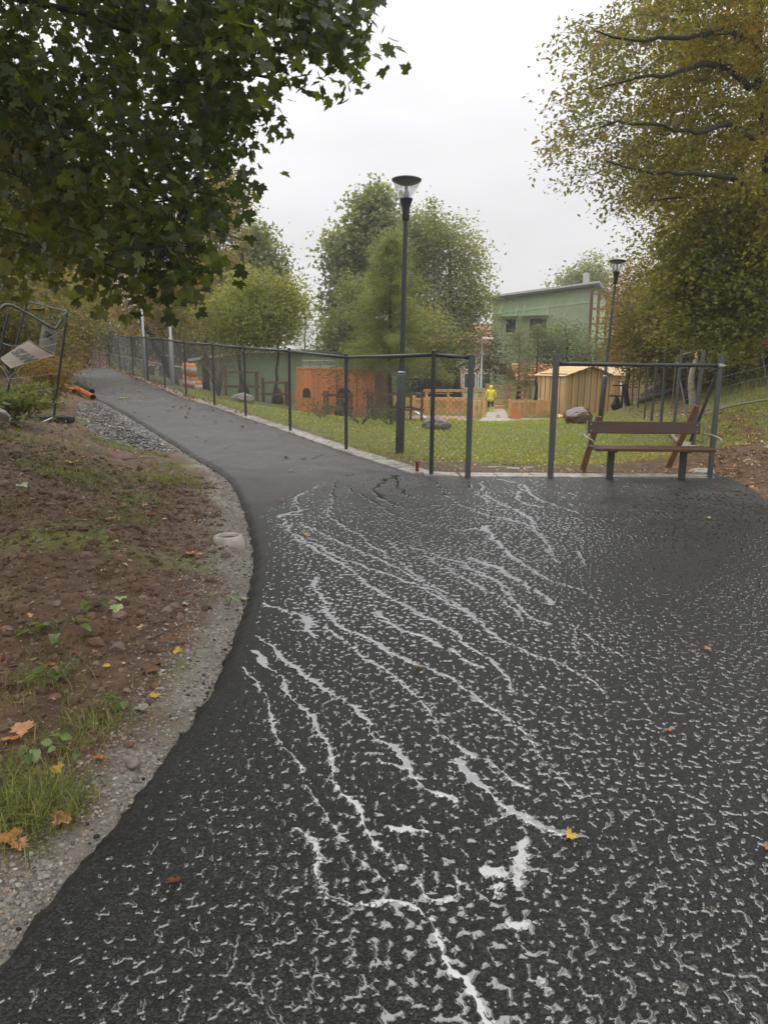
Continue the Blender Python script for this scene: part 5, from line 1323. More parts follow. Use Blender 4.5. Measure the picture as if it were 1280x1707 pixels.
simple("yellow_birch", "pale yellow tree at the left edge behind the bent fence", 40, 27, [(40, 440, 80, 90), (110, 500, 60, 60), (-40, 480, 90, 100), (10, 320, 90, 80)], 200, 15000, .15, YB + [(.12, .12, .03)], 58, .16)
simple("bank_tree", "olive tree on the left bank behind the maple boughs", -20, 17, [(20, 300, 120, 120), (-60, 440, 100, 100), (110, 380, 70, 70)], 160, 12000, .13, [(.10, .11, .03), (.14, .13, .03), (.07, .085, .025)], 59, .16)
for k, (px, Y, w_, h_, lb) in enumerate([(60, 46, 8, 4, "olive bush at the head of the path, farthest on the left"), (128, 40, 4.5, 4.4, "olive bush beside the crest of the path, left of the fence end"), (105, 30, 3.5, 3.4, "leafy bush on the left bank behind the bent fence pole"), (75, 24, 3.2, 2.8, "leafy bush behind the folded sign"), (30, 20, 3.0, 2.6, "leafy bush at the left edge behind the folded sign"), (150, 52, 8, 5, "brown bush behind the end of the path fence"), (215, 55, 9, 5.5, "dark brown thicket behind the upper path fence"), (285, 52, 9, 4.5, "dark thicket behind the pale lamp poles"), (340, 50, 8, 4, "olive thicket left of the low green building")]):
    shrub("bank_bush", lb, px, Y, w_, h_, 4500, .13 if Y < 35 else .2, [(.12, .13, .03), (.16, .14, .035), (.09, .10, .03), (.2, .13, .04)] if Y < 48 else [(.10, .08, .035), (.12, .10, .035), (.07, .065, .03)], 110 + k, group="bushes on the left bank")
for k, (px, Y, w_, h_, lb) in enumerate([(95, 17, 1.6, 1.0, "golden low bush behind the foot of the bent fence"), (80, 23, 1.6, .8, "golden low bush above the orange pipes"), (40, 15.2, 1.4, .38, "green low bush left of the bent fence foot"), (5, 11.0, 1.3, .38, "green low bush at the left edge below the sign"), (112, 26, 2.2, 1.2, "golden low bush beside the upper path edge")]):
    shrub("low_bush", lb, px, Y, w_, h_, 1600, .09, [(.26, .14, .03), (.22, .16, .04), (.16, .14, .035)] if k in (0, 1, 4) else [(.10, .13, .03), (.14, .15, .035)], 130 + k, group="low bushes on the left bank")
# beside the green hall
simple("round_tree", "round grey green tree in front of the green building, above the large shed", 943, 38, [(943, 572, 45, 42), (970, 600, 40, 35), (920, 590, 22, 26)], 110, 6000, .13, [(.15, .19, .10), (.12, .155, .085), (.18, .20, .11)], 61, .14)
def pine(px, Y, top_py, seed, label, w_):
    rg_ = np.random.default_rng(seed); b = on(px, Y); H_ = P(px, top_py, Y)[2] - b[2]; cs = []
    for z in np.linspace(.28, .98, 9):
        for k in range(7):
            a = rg_.random() * 6.28; r = w_ * (1.05 - z) ** .7 * rg_.uniform(.5, 1); cs.append(b + np.array([math.cos(a) * r, math.sin(a) * r, H_ * z + .1 * r]))
    tree("pine_tree", label, b, [b - [0, 0, .3], b + [.05, 0, H_ * .5], b + [0, 0, H_]], np.array(cs), 3000, .2, [(.12, .14, .065), (.15, .16, .075), (.19, .175, .08)], 'needle', (.22, .12), .08, seed, lift=.0, tilt=1.2, group="young pines before the green building", down=.0)
pine(857, 40, 552, 62, "thin young pine in front of the green building, left of a second pine", 1.5)
pine(886, 38, 545, 63, "young pine with bare trunk left of the round tree", 1.5)
simple("sparse_tree", "sparse reddish grey young tree at the corner of the green building", 812, 41, [(815, 590, 22, 38), (826, 620, 16, 22)], 50, 1500, .15, [(.16, .10, .07), (.12, .10, .06), (.09, .09, .05)], 64, .05)
simple("sparse_tree", "slender young tree in the timber guard before the playhouse", 563, 26.5, [(560, 622, 24, 22), (575, 640, 18, 18)], 40, 420, .09, [(.13, .11, .05), (.10, .10, .045), (.2, .10, .05)], 65, .04)
shrub("red_shrub", "reddish nearly bare shrub before the low green building", 366, 27, 1.9, 2.0, 420, .085, [(.16, .06, .05), (.12, .06, .05), (.1, .08, .05)], 66, stems=12)
shrub("red_leaf_shrub", "purple brown shrub in front of the right end of the playhouse", 622, 22, 1.6, 1.4, 330, .075, [(.13, .05, .035), (.10, .06, .035), (.09, .08, .035)], 67, stems=12)
for k, (px, Y, w_, lb) in enumerate([(535, 20.5, 1.5, "low green shrub on the lawn below the arched window"), (600, 19.5, 1.6, "low green shrub on the lawn behind the second fence post"), (650, 20, 1.6, "low green shrub on the lawn left of the lamp base")]):
    shrub("lawn_shrub", lb, px, Y, w_, .50, 420, .06, [(.09, .11, .04), (.07, .09, .035), (.12, .12, .04)], 68 + k, group="low shrubs on the lawn")
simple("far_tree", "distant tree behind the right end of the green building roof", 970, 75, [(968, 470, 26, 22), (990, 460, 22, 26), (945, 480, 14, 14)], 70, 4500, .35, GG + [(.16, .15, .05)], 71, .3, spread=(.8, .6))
# far wood closing the view
rg_ = np.random.default_rng(72); n_ = 26000
a = rg_.uniform(R(38), R(142), n_); rr = rg_.uniform(95, 135, n_); zz = rg_.random(n_) ** .8 * (3.4 + 1.8 * PN[0](a * 14, a * 0) + PN[1](a * 40, a * 0 + 3) * 1.0)
ps = np.stack([rr * np.cos(a), rr * np.sin(a), zz + .2], -1); V, F = scatter(ps, 1.0 * rg_.uniform(.5, 1.2, n_), 'oval', rg_)
o = link("distant_woods", None_mesh("distant_woods")); fill(o.data, V, [F], M_LEAF, False, np.repeat(palette(DG + YB[:2], n_, rg_), 4, 0)); tag(o, "distant mass of trees along the horizon", kind='stuff')
# ================================================================== SMALLER THINGS
def ico(sub=2):
    t = (1 + 5 ** .5) / 2
    V = [(-1, t, 0), (1, t, 0), (-1, -t, 0), (1, -t, 0), (0, -1, t), (0, 1, t), (0, -1, -t), (0, 1, -t), (t, 0, -1), (t, 0, 1), (-t, 0, -1), (-t, 0, 1)]
    F = [(0, 11, 5), (0, 5, 1), (0, 1, 7), (0, 7, 10), (0, 10, 11), (1, 5, 9), (5, 11, 4), (11, 10, 2), (10, 7, 6), (7, 1, 8), (3, 9, 4), (3, 4, 2), (3, 2, 6), (3, 6, 8), (3, 8, 9), (4, 9, 5), (2, 4, 11), (6, 2, 10), (8, 6, 7), (9, 8, 1)]
    V = [np.array(v) / np.linalg.norm(v) for v in V]
    for _ in range(sub):
        c = {}; F2 = []
        def mid(a, b):
            k = (min(a, b), max(a, b))
            if k not in c: m_ = V[a] + V[b]; V.append(m_ / np.linalg.norm(m_)); c[k] = len(V) - 1
            return c[k]
        for a, b, d in F:
            x, y, z = mid(a, b), mid(b, d), mid(d, a); F2 += [(a, x, z), (b, y, x), (d, z, y), (x, y, z)]
        F = F2
    return np.array(V), np.array(F)
ICO = {k: ico(k) for k in (0, 1, 2, 3, 4)}
def boulder(name, label, c, r, m, seed, sub=4, flat=.25, cat="boulder", cut=5, group=None):
    V, F = ICO[sub]; V = V.copy(); rg_ = np.random.default_rng(seed)
    for k in range(cut):                                   # broken facets
        n_ = unit(rg_.normal(size=3)); d_ = rg_.uniform(.68, .9); s_ = V @ n_; V = V - np.where(s_ > d_, (s_ - d_) * .85, 0)[:, None] * n_
    V = V * (1 + .10 * PN[0](V[:, 0] * 1.3 + seed, V[:, 1] * 1.3 + V[:, 2] * 1.7)[:, None] + .04 * PN[1](V[:, 0] * 4, V[:, 1] * 4 + V[:, 2] * 5)[:, None] + .015 * PN[2](V[:, 0] * 11, V[:, 1] * 11 + V[:, 2] * 9)[:, None])
    V = V * np.asarray(r); o = link(name, None_mesh(name), None, c); fill(o.data, V + [0, 0, r[2] * (1 - flat * 2)], [F], m, True); return tag(o, label, cat, group)
boulder("boulder", "grey granite boulder on the lawn behind the black fence post", on(725, 19.8), (.40, .34, .24), M_STONE, 3)
boulder("boulder", "brown wet boulder on the lawn in front of the large shed", on(959, 22), (.44, .40, .32), M_STONE_B, 8)
boulder("boulder", "pale grey boulder beside the young tree guard, seen through the fence", on(405, 26.5), (.46, .40, .32), mat("pale_granite", (.24, .22, .19), rough=.7, var=.3, scale=5, bump=.4, bscale=16), 5)
boulder("boulder", "rough grey rock at the left edge beside the bent fence foot", hit(-10, 712) , (.24, .22, .18), M_STONE, 12)

# ---- timber guards round young trees
def guard(c, hw, h_, label, yaw=.2, bag=True, m=M_WOOD_STK):
    t = thing("tree_guard", label, "tree guard", c, "timber guards round the young trees"); Rz = rotz(yaw)
    cs = [np.array([sx * hw, sy * hw, 0]) @ Rz.T for sx, sy in ((-1, -1), (1, -1), (1, 1), (-1, 1))]
    for k in range(4):
        q = cs[k].copy(); q[2] = ground(c[0] + q[0], c[1] + q[1]) - c[2]
        Geo().tube([q - [0, 0, .3], q + [0, 0, h_ + .06]], .045, 7).build("stake", m, t, local=True)
        for z in (h_ * .42, h_ * .93):
            a, b = cs[k], cs[(k + 1) % 4]; d = unit(b - a) * .1; Geo().beam(a - d + [0, 0, z], b + d + [0, 0, z], .05, .065).build("rail", m, t, local=True)
    if bag:
        Geo().lathe([(0, -.02), (.26, 0), (.24, .2), (.15, .5), (.06, .66), (0, .66)], 10, (0.12, -.1, 0)).build("watering_bag", M_BLACK, t, True, local=True)
guard(on(404, 30.6), .62, 1.12, "timber stake guard round the young tree beside the grey boulder")
guard(on(459, 31), .48, .92, "smaller timber stake guard round the young tree left of the playhouse")
guard(on(562, 26.6), .42, .85, "timber stake guard round the slender tree before the playhouse")
guard(on(655, 26.4), .80, 1.02, "wide timber stake guard round the foot of the larch")

# ---- wrapped bundles far left of the lawn
for k, (px, z, lb) in enumerate([(314, 0, "orange and white wrapped bundle, lower left of the small stack by the upper fence"), (314, .5, "orange and white wrapped bundle, upper left of the small stack by the upper fence"), (325, 0, "orange and white wrapped bundle, lower middle of the small stack by the upper fence"),
                                   (325, .52, "orange and white wrapped bundle, upper middle of the small stack by the upper fence"), (333, -.1, "lowest orange and white wrapped bundle at the right of the small stack")]):
    b = on(px, 29); t = thing("wrapped_bundle", lb, "bundle", b + [0, 0, z], "wrapped bundles by the upper fence")
    Geo().lathe([(0, .0), (.13, .02), (.16, .1), (.16, .36), (.12, .46), (0, .48)], 9).build("body", M_WOOD_ORANGE, t, True, local=True)
    Geo().lathe([(.163, .17), (.168, .18), (.168, .3), (.163, .31)], 9).build("wrap", M_WHITE, t, True, local=True)

# ---- sand, hose, boards in the yard
def patch(name, pts, m, label, dz=.012, rings=10, kind='structure', jag=.06):
    pts = np.array(pts, float); c = pts.mean(0); b = resample(np.vstack([pts, pts[:1]]), .25)[:-1]; n_ = len(b)
    ang = np.arange(n_); b = b + (b - c) / np.linalg.norm(b - c, axis=1, keepdims=True) * (PN[0](b[:, 0] * 2, b[:, 1] * 2) * jag * 3)[:, None]
    V = np.concatenate([c[None, :2] + (b[:, :2] - c[:2]) * (k / rings) for k in range(1, rings + 1)] + [c[None, :2]])
    z = Th(V[:, 0], V[:, 1]) + dz; z[(rings - 1) * n_: rings * n_] -= .05
    F = [[k * n_ + i, k * n_ + (i + 1) % n_, (k + 1) * n_ + (i + 1) % n_, (k + 1) * n_ + i] for k in range(rings - 1) for i in range(n_)]
    F3 = [[rings * n_, i, (i + 1) % n_] for i in range(n_)]
    o = link(name, None_mesh(name)); fill(o.data, np.concatenate([V, z[:, None]], 1), [np.array(F), np.array(F3)], m, True); return tag(o, label, kind=kind)
M_SAND = mat("damp_sand", (.30, .21, .13), rough=.85, var=.25, scale=3, bump=.3, bscale=30)
M_SANDP = mat("pale_sand_path", (.36, .32, .26), rough=.8, var=.2, scale=3, bump=.2, bscale=30)
patch("sand_bed", [on(668, 30)[:2], on(700, 27.5)[:2], on(770, 28)[:2], on(786, 31)[:2], on(780, 33)[:2], on(690, 33.2)[:2]], M_SAND, "brown sand bed behind the mesh fence")
patch("sand_path", [on(788, 28.5)[:2], on(840, 28)[:2], on(868, 29.2)[:2], on(850, 31)[:2], on(836, 38)[:2], on(812, 40)[:2], on(806, 34)[:2]], M_SANDP, "pale sandy path leading to the person")
patch("sand_bed", [on(840, 31)[:2], on(925, 31.2)[:2], on(926, 32.4)[:2], on(846, 32.3)[:2]], M_SAND, "brown strip of sand before the right picket fence")
hz_ = [on(px, Y) + [0, 0, .05] for px, Y in [(700, 29.4), (720, 29), (745, 29.2), (760, 30.2), (750, 31)]]
tag(Geo().tube(chaikin(np.array(hz_), 3), .028, 6).build("yellow_hose", mat("yellow_plastic", (.65, .42, .03), rough=.4, var=.1), None, True, loc=hz_[0]), "yellow hose lying in a curve on the brown sand bed", "hose")
a, b = on(686, 28.6) + [0, 0, .35], on(711, 28) + [0, 0, .06]; tag(Geo().beam(a, b, .16, .04).build("white_board", M_WHITE, None, loc=b), "white board leaning beside the wide tree guard", "board")
for k in range(6):
    b = on(925 + 3.4 * k, 28.5 + .5 * (k % 3)); g = Geo(); d_ = np.array([rng.uniform(-.3, .3), rng.uniform(-.2, .2), 0]); g.beam(b - d_ + [0, 0, .05 + .06 * (k % 3)], b + d_ + [0, 0, .10 + .07 * (k % 2)], .12, .05)
    tag(g.build("timber_offcut", M_WOOD_HONEY if k % 2 else M_WOOD_ORANGE, None, loc=b), ("orange" if k % 2 == 0 else "pale yellow") + " timber offcut heaped by the left corner of the large shed", "offcut", "timber offcuts by the shed")
# black sack on a small timber frame right of the shed
b = on(1021, 29.5); t = thing("black_sack", "black sack hanging from a dark timber frame right of the large shed", "sack", b)
V, F = ICO[3]; V = V * [.20, .16, .30]; V = V * (1 + .12 * PN[0](V[:, 0] * 9, V[:, 2] * 7 + V[:, 1] * 6))[:, None]; V[:, :2] *= (1 - .5 * np.clip(V[:, 2:3] / .3, 0, 1)); o = link("bag", None_mesh("bag"), t); fill(o.data, V + [0, 0, .3], [F], M_BLACK, True)
g = Geo(); g.bbox((.22, 0, .5), (.07, .07, 1.2), None, .005); g.build("upright", M_STEEL_D, t, local=True); g = Geo(); g.bbox((0, 0, .62), (.6, .06, .06), None, .005); g.build("crossbar", M_STEEL_D, t, local=True); g = Geo(); g.bbox((.06, 0, 1.03), (.5, .06, .05), None, .005); g.build("crossbar", M_STEEL_D, t, local=True)

# ---- excavator behind the gate: dark body, boom and lettered stick
eb = on(735, 43); ex = thing("excavator", "dark excavator with white lettering on its raised arm, behind the mesh fence", "excavator", eb)
M_EXC = mat("charcoal_machine_paint", (.028, .028, .032), rough=.45, var=.3, scale=5)
def E(px, py, Y=43): return P(px, py, Y)
zg = eb[2]
for dy in (-.9, .9):
    g = Geo(); x0_, x1_ = E(690, 660)[0], E(768, 660)[0]; pts = [(x0_, zg + .4), (x0_ + .35, zg + .05), (x1_ - .35, zg + .05), (x1_, zg + .4), (x1_ - .3, zg + .75), (x0_ + .3, zg + .75)]
    g.prism([(p_[0], 43 + dy - .22, p_[1]) for p_ in pts], (0, .44, 0)); tk = g.build("track", M_BLACK, ex)
x0_, x1_ = E(684, 645)[0], E(752, 645)[0]; zb0, zb1 = zg + .85, E(700, 630)[2]
g = Geo(); g.prism([(x0_, 42, zb0), (x1_, 42, zb0), (x1_, 42, zb1), (x0_ + 1.3, 42, zb1), (x0_ + .1, 42, zb0 + .8)], (0, 2, 0)); g.build("body", M_EXC, ex)
x0_, x1_ = E(716, 640)[0], E(738, 640)[0]; zc = E(720, 616)[2]
g = Geo(); g.prism([(x0_, 41.9, zb0), (x1_, 41.9, zb0), (x1_ + .1, 41.9, zb0 + .9), (x1_ - .15, 41.9, zc), (x0_, 41.9, zc)], (0, 1.0, 0)); cb = g.build("cab", M_EXC, ex)
g = Geo(); g.bbox(((x0_ + x1_) / 2, 41.885, (zc + zb0 + .9) / 2 - .1), ((x1_ - x0_) * .7, .02, (zc - zb0) * .42)); g.build("pane", M_WGLASS, cb)
g = Geo(); pts = [E(745, 652), E(744, 625), E(752, 609)]; pts = chaikin(np.array(pts), 1)
for a, b in zip(pts[:-1], pts[1:]): g.beam(a, b + (b - a) * .12, .34, .42, up=(0, 1, 0))
g.build("boom", M_EXC, ex)
A0, A1 = E(747, 613, 42.7), E(790, 598.5, 42.7); g = Geo(); g.beam(A0 - (A1 - A0) * .05, A1, .30, .40, up=(0, 1, 0)); st = g.build("stick", M_EXC, ex)
g = Geo(); g.beam(E(757, 606, 42.9), E(799, 590, 42.9), .05, .10, up=(0, 1, 0)); g.build("hydraulic_ram", M_GALV, ex)
g = Geo(); g.beam(E(749, 617, 43.1), E(747, 654, 43.1), .35, .30, up=(0, 1, 0)); g.build("bucket_link", M_EXC, ex)
nv = np.array([0, -1.0, 0])
o = Geo(); cc0 = E(747, 613.5, 42.4); o.prism([cc0 + np.array([math.cos(t) * .19, -.10, math.sin(t) * .19]) for t in np.linspace(0, 2 * math.pi, 13)[:-1]], (0, .02, 0)); o.build("round_emblem", mat("dull_red_paint", (.32, .08, .06), rough=.5), st)
def text_mesh(s, shear=0.0, bold=.0):
    cu = bpy.data.curves.new("lettering", 'FONT'); cu.body = s; cu.size = 1; cu.shear = shear; cu.offset = bold; cu.resolution_u = 3
    ob = bpy.data.objects.new("lettering", cu); COL.objects.link(ob); bpy.context.view_layer.update()
    me = bpy.data.meshes.new_from_object(ob.evaluated_get(bpy.context.evaluated_depsgraph_get())); bpy.data.objects.remove(ob); bpy.data.curves.remove(cu)
    V = np.array([v.co[:] for v in me.vertices]); F = [list(p.vertices) for p in me.polygons]; me2 = me; 
    bpy.data.meshes.remove(me2)
    tri = []
    for f in F:
        for i in range(1, len(f) - 1): tri.append([f[0], f[i], f[i + 1]])
    return V, np.array(tri)
V, F = text_mesh("Lakabors Tra", .15, .02); V[:, 0] -= V[:, 0].min(); V /= max(1e-6, V[:, 0].max())
ax = unit(E(782, 602.2, 42.5) - E(752, 612.5, 42.5)); L0 = np.linalg.norm(E(782, 602.2, 42.5) - E(752, 612.5, 42.5)); upv = unit(np.cross((0, -1, 0), ax)); upv = upv if upv[2] > 0 else -upv
o0 = E(752, 613.0, 42.48); W_ = o0 + V[:, 0:1] * ax * L0 + V[:, 1:2] * upv * L0 * 1.25
o = link("lettering", None_mesh("lettering"), st); fill(o.data, W_ - OFF[o.name], [F], M_WHITE)

# ---- person in a yellow raincoat, seen from behind, walking away
def skin_body(edges_pts, edges, radii, name, m, parent=None, sub=1):
    me = bpy.data.meshes.new(name); me.from_pydata([tuple(p) for p in edges_pts], edges, []); ob = bpy.data.objects.new(name, me); COL.objects.link(ob)
    md = ob.modifiers.new("skin", 'SKIN'); md.use_smooth_shade = True
    for v, r_ in zip(me.skin_vertices[0].data, radii): v.radius = (r_, r_) if np.isscalar(r_) else r_
    me.skin_vertices[0].data[0].use_root = True
    ob.modifiers.new("sub", 'SUBSURF').levels = sub; ob.modifiers["sub"].render_levels = sub
    bpy.context.view_layer.update()
    me2 = bpy.data.meshes.new_from_object(ob.evaluated_get(bpy.context.evaluated_depsgraph_get())); bpy.data.objects.remove(ob); bpy.data.meshes.remove(me)
    me2.name = name; me2.materials.clear(); me2.materials.append(m); o = link(name, me2, parent); return o
pb_ = on(814, 35.2); HP = 44.5 * 35.2 / FP * 1.0; s = HP / 1.32
person = thing("person", "person in a bright yellow hooded raincoat walking away along the sandy path", "person", pb_)
M_SKIN = mat("skin", (.45, .27, .19), rough=.5, var=.08); M_YEL = mat("yellow_raincoat_fabric", (.82, .72, .03), rough=.4, var=.12, scale=12, bump=.2, bscale=14); M_TROU = mat("dark_trousers", (.03, .035, .04), rough=.7, var=.2); M_BOOT = mat("lime_boots", (.45, .62, .05), rough=.35, var=.1)
J = dict(pel=(0, 0, .64), wai=(0, .01, .78), che=(0, .02, .95), nec=(0, .03, 1.06), hea=(0, .035, 1.13), top=(0, .03, 1.25), shl=(-.15, .02, 1.01), shr=(.15, .02, 1.01), ell_=(-.20, .0, .80), elr=(.21, -.02, .80), wrl=(-.22, .06, .62), wrr=(.225, .05, .61),
         hil=(-.075, 0, .60), hir=(.075, 0, .60), knl=(-.08, .05, .33), knr=(.08, -.02, .33), anl=(-.08, .02, .06), anr=(.085, -.10, .08), tol=(-.085, .13, .03), tor=(.09, .0, .03))
keys = list(J); Pp = [np.array(J[k]) * s for k in keys]; ix = {k: i for i, k in enumerate(keys)}
Ed = [("pel", "wai"), ("wai", "che"), ("che", "nec"), ("nec", "hea"), ("hea", "top"), ("che", "shl"), ("che", "shr"), ("shl", "ell_"), ("ell_", "wrl"), ("shr", "elr"), ("elr", "wrr"), ("pel", "hil"), ("pel", "hir"), ("hil", "knl"), ("hir", "knr"), ("knl", "anl"), ("knr", "anr"), ("anl", "tol"), ("anr", "tor")]
Ed = [(ix[a], ix[b]) for a, b in Ed]
Rr = dict(pel=.10, wai=.095, che=.105, nec=.045, hea=.085, top=.07, shl=.05, shr=.05, ell_=.035, elr=.035, wrl=.026, wrr=.026, hil=.075, hir=.075, knl=.05, knr=.05, anl=.036, anr=.036, tol=.03, tor=.03)
rad = [Rr[k] * s for k in keys]
for wr, sgn in (("wrl", -1), ("wrr", 1)):                        # hands: palm, four fingers and a thumb
    w0 = np.array(J[wr]); palm = w0 + [0, .015, -.045]; Pp.append(palm * s); rad.append(.022 * s); pi_ = len(Pp) - 1; Ed.append((ix[wr], pi_))
    for f_, (dx, ln_) in enumerate([(-.018, .05), (-.006, .058), (.006, .055), (.018, .045)]):
        q1 = palm + [dx, .012, -.03]; q2 = q1 + [0, .015, -ln_ * .6]; Pp += [q1 * s, q2 * s]; rad += [.007 * s, .006 * s]; Ed += [(pi_, len(Pp) - 2), (len(Pp) - 2, len(Pp) - 1)]
    q1 = palm + [-sgn * .025, .02, .0]; q2 = q1 + [-sgn * .006, .015, -.025]; Pp += [q1 * s, q2 * s]; rad += [.008 * s, .007 * s]; Ed += [(pi_, len(Pp) - 2), (len(Pp) - 2, len(Pp) - 1)]
for dx, dy, dz, r_ in [(0, .105, .01, .014), (-.035, .088, .035, .012), (.035, .088, .035, .012), (0, .092, -.035, .014)]:   # nose, eyes, mouth on the far side
    Pp.append((np.array(J["hea"]) + [dx, dy, dz]) * s); rad.append(r_ * s); Ed.append((ix["hea"], len(Pp) - 1))
body = skin_body(Pp, Ed, rad, "body", M_SKIN, person)
def garment(chain_, radii_, name, m): 
    return skin_body([np.array(p) * s for p in chain_[0]], chain_[1], [(a * s, b * s) if not np.isscalar(a) else a * s for a, b in radii_] if isinstance(radii_[0], tuple) else [r_ * s for r_ in radii_], name, m, person)
garment(([(0, 0, .46), (0, 0, .64), (0, .01, .78), (0, .02, .95), (0, .03, 1.05), (-.165, .02, 1.0), (.165, .02, 1.0), (-.215, 0, .80), (.225, -.02, .80), (-.23, .05, .655), (.235, .04, .645)],
         [(0, 1), (1, 2), (2, 3), (3, 4), (3, 5), (3, 6), (5, 7), (6, 8), (7, 9), (8, 10)]), [.20, .175, .15, .145, .09, .085, .085, .065, .065, .052, .052], "raincoat", M_YEL)
garment(([(0, .025, 1.05), (0, .015, 1.14), (0, .012, 1.22), (0, .02, 1.29)], [(0, 1), (1, 2), (2, 3)]), [.10, .112, .105, .05], "hood", M_YEL)
for kk, an, to, hi in (("knl", "anl", "tol", "hil"), ("knr", "anr", "tor", "hir")):
    garment(([J[hi], J[kk], tuple(np.array(J[an]) + [0, 0, .1])], [(0, 1), (1, 2)]), [.088, .066, .055], "trouser_leg", M_TROU)
    garment(([tuple(np.array(J[an]) + [0, 0, .16]), J[an], J[to]], [(0, 1), (1, 2)]), [.062, .052, .045], "boot", M_BOOT)
g = Geo(); g.lathe([(.204, .60), (.207, .605), (.207, .63), (.202, .635)], 16); g.V[-1] = g.V[-1] * [s * .93, s * .93, s]; g.build("reflective_band", mat("silver_band", (.7, .7, .68), rough=.3), person, True, local=True)

# ---- bent temporary fence with its sign on the left bank
fb_ = hit(92, 704); YF = fb_[1]
bent = thing("bent_fence", "bent temporary steel fence on the left bank, its top tube buckled", "fence", fb_)
def tubepx(name, pts, r_, m, par, n_=2, sides=8): return Geo().tube(chaikin(np.array([P(*p) for p in pts]), n_), r_, sides).build(name, m, par, True)
YF0 = YF
tubepx("pole", [(89, 706, YF0), (97, 640, YF0), (113, 519, YF0)], .021, M_STEEL_D, bent)
tubepx("top_tube", [(-14, 530, YF0 - .8), (-2, 517, YF0 - .7), (13, 505, YF0 - .6), (40, 519, YF0 - .4), (91, 549, YF0 - .1), (96, 546, YF0 - .05), (113, 519, YF0)], .021, M_STEEL, bent, 1)
tubepx("rear_tube", [(46, 502, YF0 + .9), (80, 511, YF0 + .4), (113, 520, YF0 + .02)], .017, M_STEEL_D, bent)
tubepx("pole", [(46, 503, YF0 + .9), (36, 540, YF0 + .9), (22, 600, YF0 + .9), (10, 680, YF0 + .9)], .019, M_STEEL_D, bent)
tubepx("pole", [(16, 522, YF0 - .6), (7, 551, YF0 - .6), (-4, 620, YF0 - .6)], .019, M_STEEL_D, bent)
for k, pts in enumerate([[(4, 572), (28, 579), (46, 570)], [(64, 567), (80, 565), (93, 557), (106, 549)], [(66, 579), (82, 576), (98, 572)], [(2, 667), (34, 657), (90, 648)], [(10, 632), (50, 628), (98, 622)], [(18, 692), (64, 680), (97, 671)], [(60, 590), (80, 598), (98, 602)], [(2, 640), (40, 610)], [(2, 610), (20, 640), (30, 690)]]):
    tubepx("wire", [(x, y, YF0 - .12 + .03 * k) for x, y in pts], .0045, M_GALV, bent, 2, 5)
tubepx("fallen_tube", [(-40, 738, YF0 - 1.6), (-2, 730, YF0 - 1.2), (28, 723, YF0 - .9), (58, 710, YF0 - .5), (88, 697, YF0 - .1)], .021, M_GALV, bent)
ft = thing("fence_foot", "black rubber block foot under the bent fence pole", "fence foot", fb_)
g = Geo(); a, b = fb_ + [-.42, -.02, .06], fb_ + [.30, .05, .05]; g.beam(a, b, .24, .13, bev=.025); g.build("block", M_BLACK, ft)
for u in (.25, .5, .75):
    q = a + (b - a) * u + [0, 0, .066]; g = Geo(); g.lathe([(.0, .0), (.03, 0), (.034, .006), (.045, .008), (.05, 0)], 10, q); g.build("socket_rim", M_STEEL_D, ft)
def warped_board(corners, Y, name, label, m, word, tm, uv, sag):
    """a thin board bent in its middle, hung on the wires; corners in photo px: top, right, bottom, left"""
    c = [P(px, py, Y + dy) for px, py, dy in corners]; n_ = 14; uu_ = np.linspace(0, 1, n_)
    def pos(u, v):
        q = (1 - u) * (1 - v) * c[3][:, None] + u * (1 - v) * c[2][:, None] + u * v * c[1][:, None] + (1 - u) * v * c[0][:, None]
        q = q.T.copy(); q[:, 1] -= sag * np.sin(np.pi * u) * (.4 + .6 * v) ; q[:, 2] += sag * .35 * np.sin(np.pi * v) * np.sin(2.2 * u + .4); return q
    U, Vv = np.meshgrid(uu_, uu_); q = pos(U.ravel(), Vv.ravel()); th = np.array([0, .012, 0])
    i_, j_ = np.arange(n_ - 1)[:, None] * n_, np.arange(n_ - 1)[None]; F_ = np.stack([i_ + j_, i_ + j_ + 1, i_ + n_ + j_ + 1, i_ + n_ + j_], -1).reshape(-1, 4)
    rim = list(range(n_)) + [k * n_ + n_ - 1 for k in range(1, n_)] + [n_ * (n_ - 1) + k for k in range(n_ - 2, -1, -1)] + [k * n_ for k in range(n_ - 2, 0, -1)]
    S_ = [[rim[k], rim[(k + 1) % len(rim)], rim[(k + 1) % len(rim)] + n_ * n_, rim[k] + n_ * n_] for k in range(len(rim))]
    t = thing(name, label, "sign", c[2]); g = Geo(); g.add(np.vstack([q, q + th]), F_); g.F.append(F_[:, ::-1] + n_ * n_); g.F.append(np.array(S_)); bo = g.build("board", m, t, True)
    if word:
        V_, F2 = text_mesh(word, .22, .035); V_[:, 0] -= V_[:, 0].min(); V_ /= V_[:, 0].max()
        # cut triangles finer is not needed: letters are small next to the bend
        u = uv[0] + (uv[1] - uv[0]) * V_[:, 0]; v = uv[2] + (uv[3] - uv[2]) * V_[:, 1] / V_[:, 1].max()
        W = pos(u, v) - [0, .008, 0]; o_ = link("lettering", None_mesh("lettering"), bo); fill(o_.data, W - OFF[o_.name], [F2], tm)
    return t
M_SIGN = mat("weathered_sign_sheet", (.14, .11, .068), rough=.5, var=.15, scale=8); M_SIGN2 = mat("shaded_grey_sheet", (.16, .15, .13), rough=.6, var=.15)
M_INK = mat("black_print", (.012, .012, .014), rough=.5, var=.1)
warped_board([(46, 566, .15), (93, 592, -.1), (22, 613, -.1), (1, 597, .1)], YF0 - .15, "folded_sign", "folded tan site sign with black letters hanging in the bent fence", M_SIGN, "SKAN", M_INK, (.36, 1.02, .30, .82), .05) if False else None
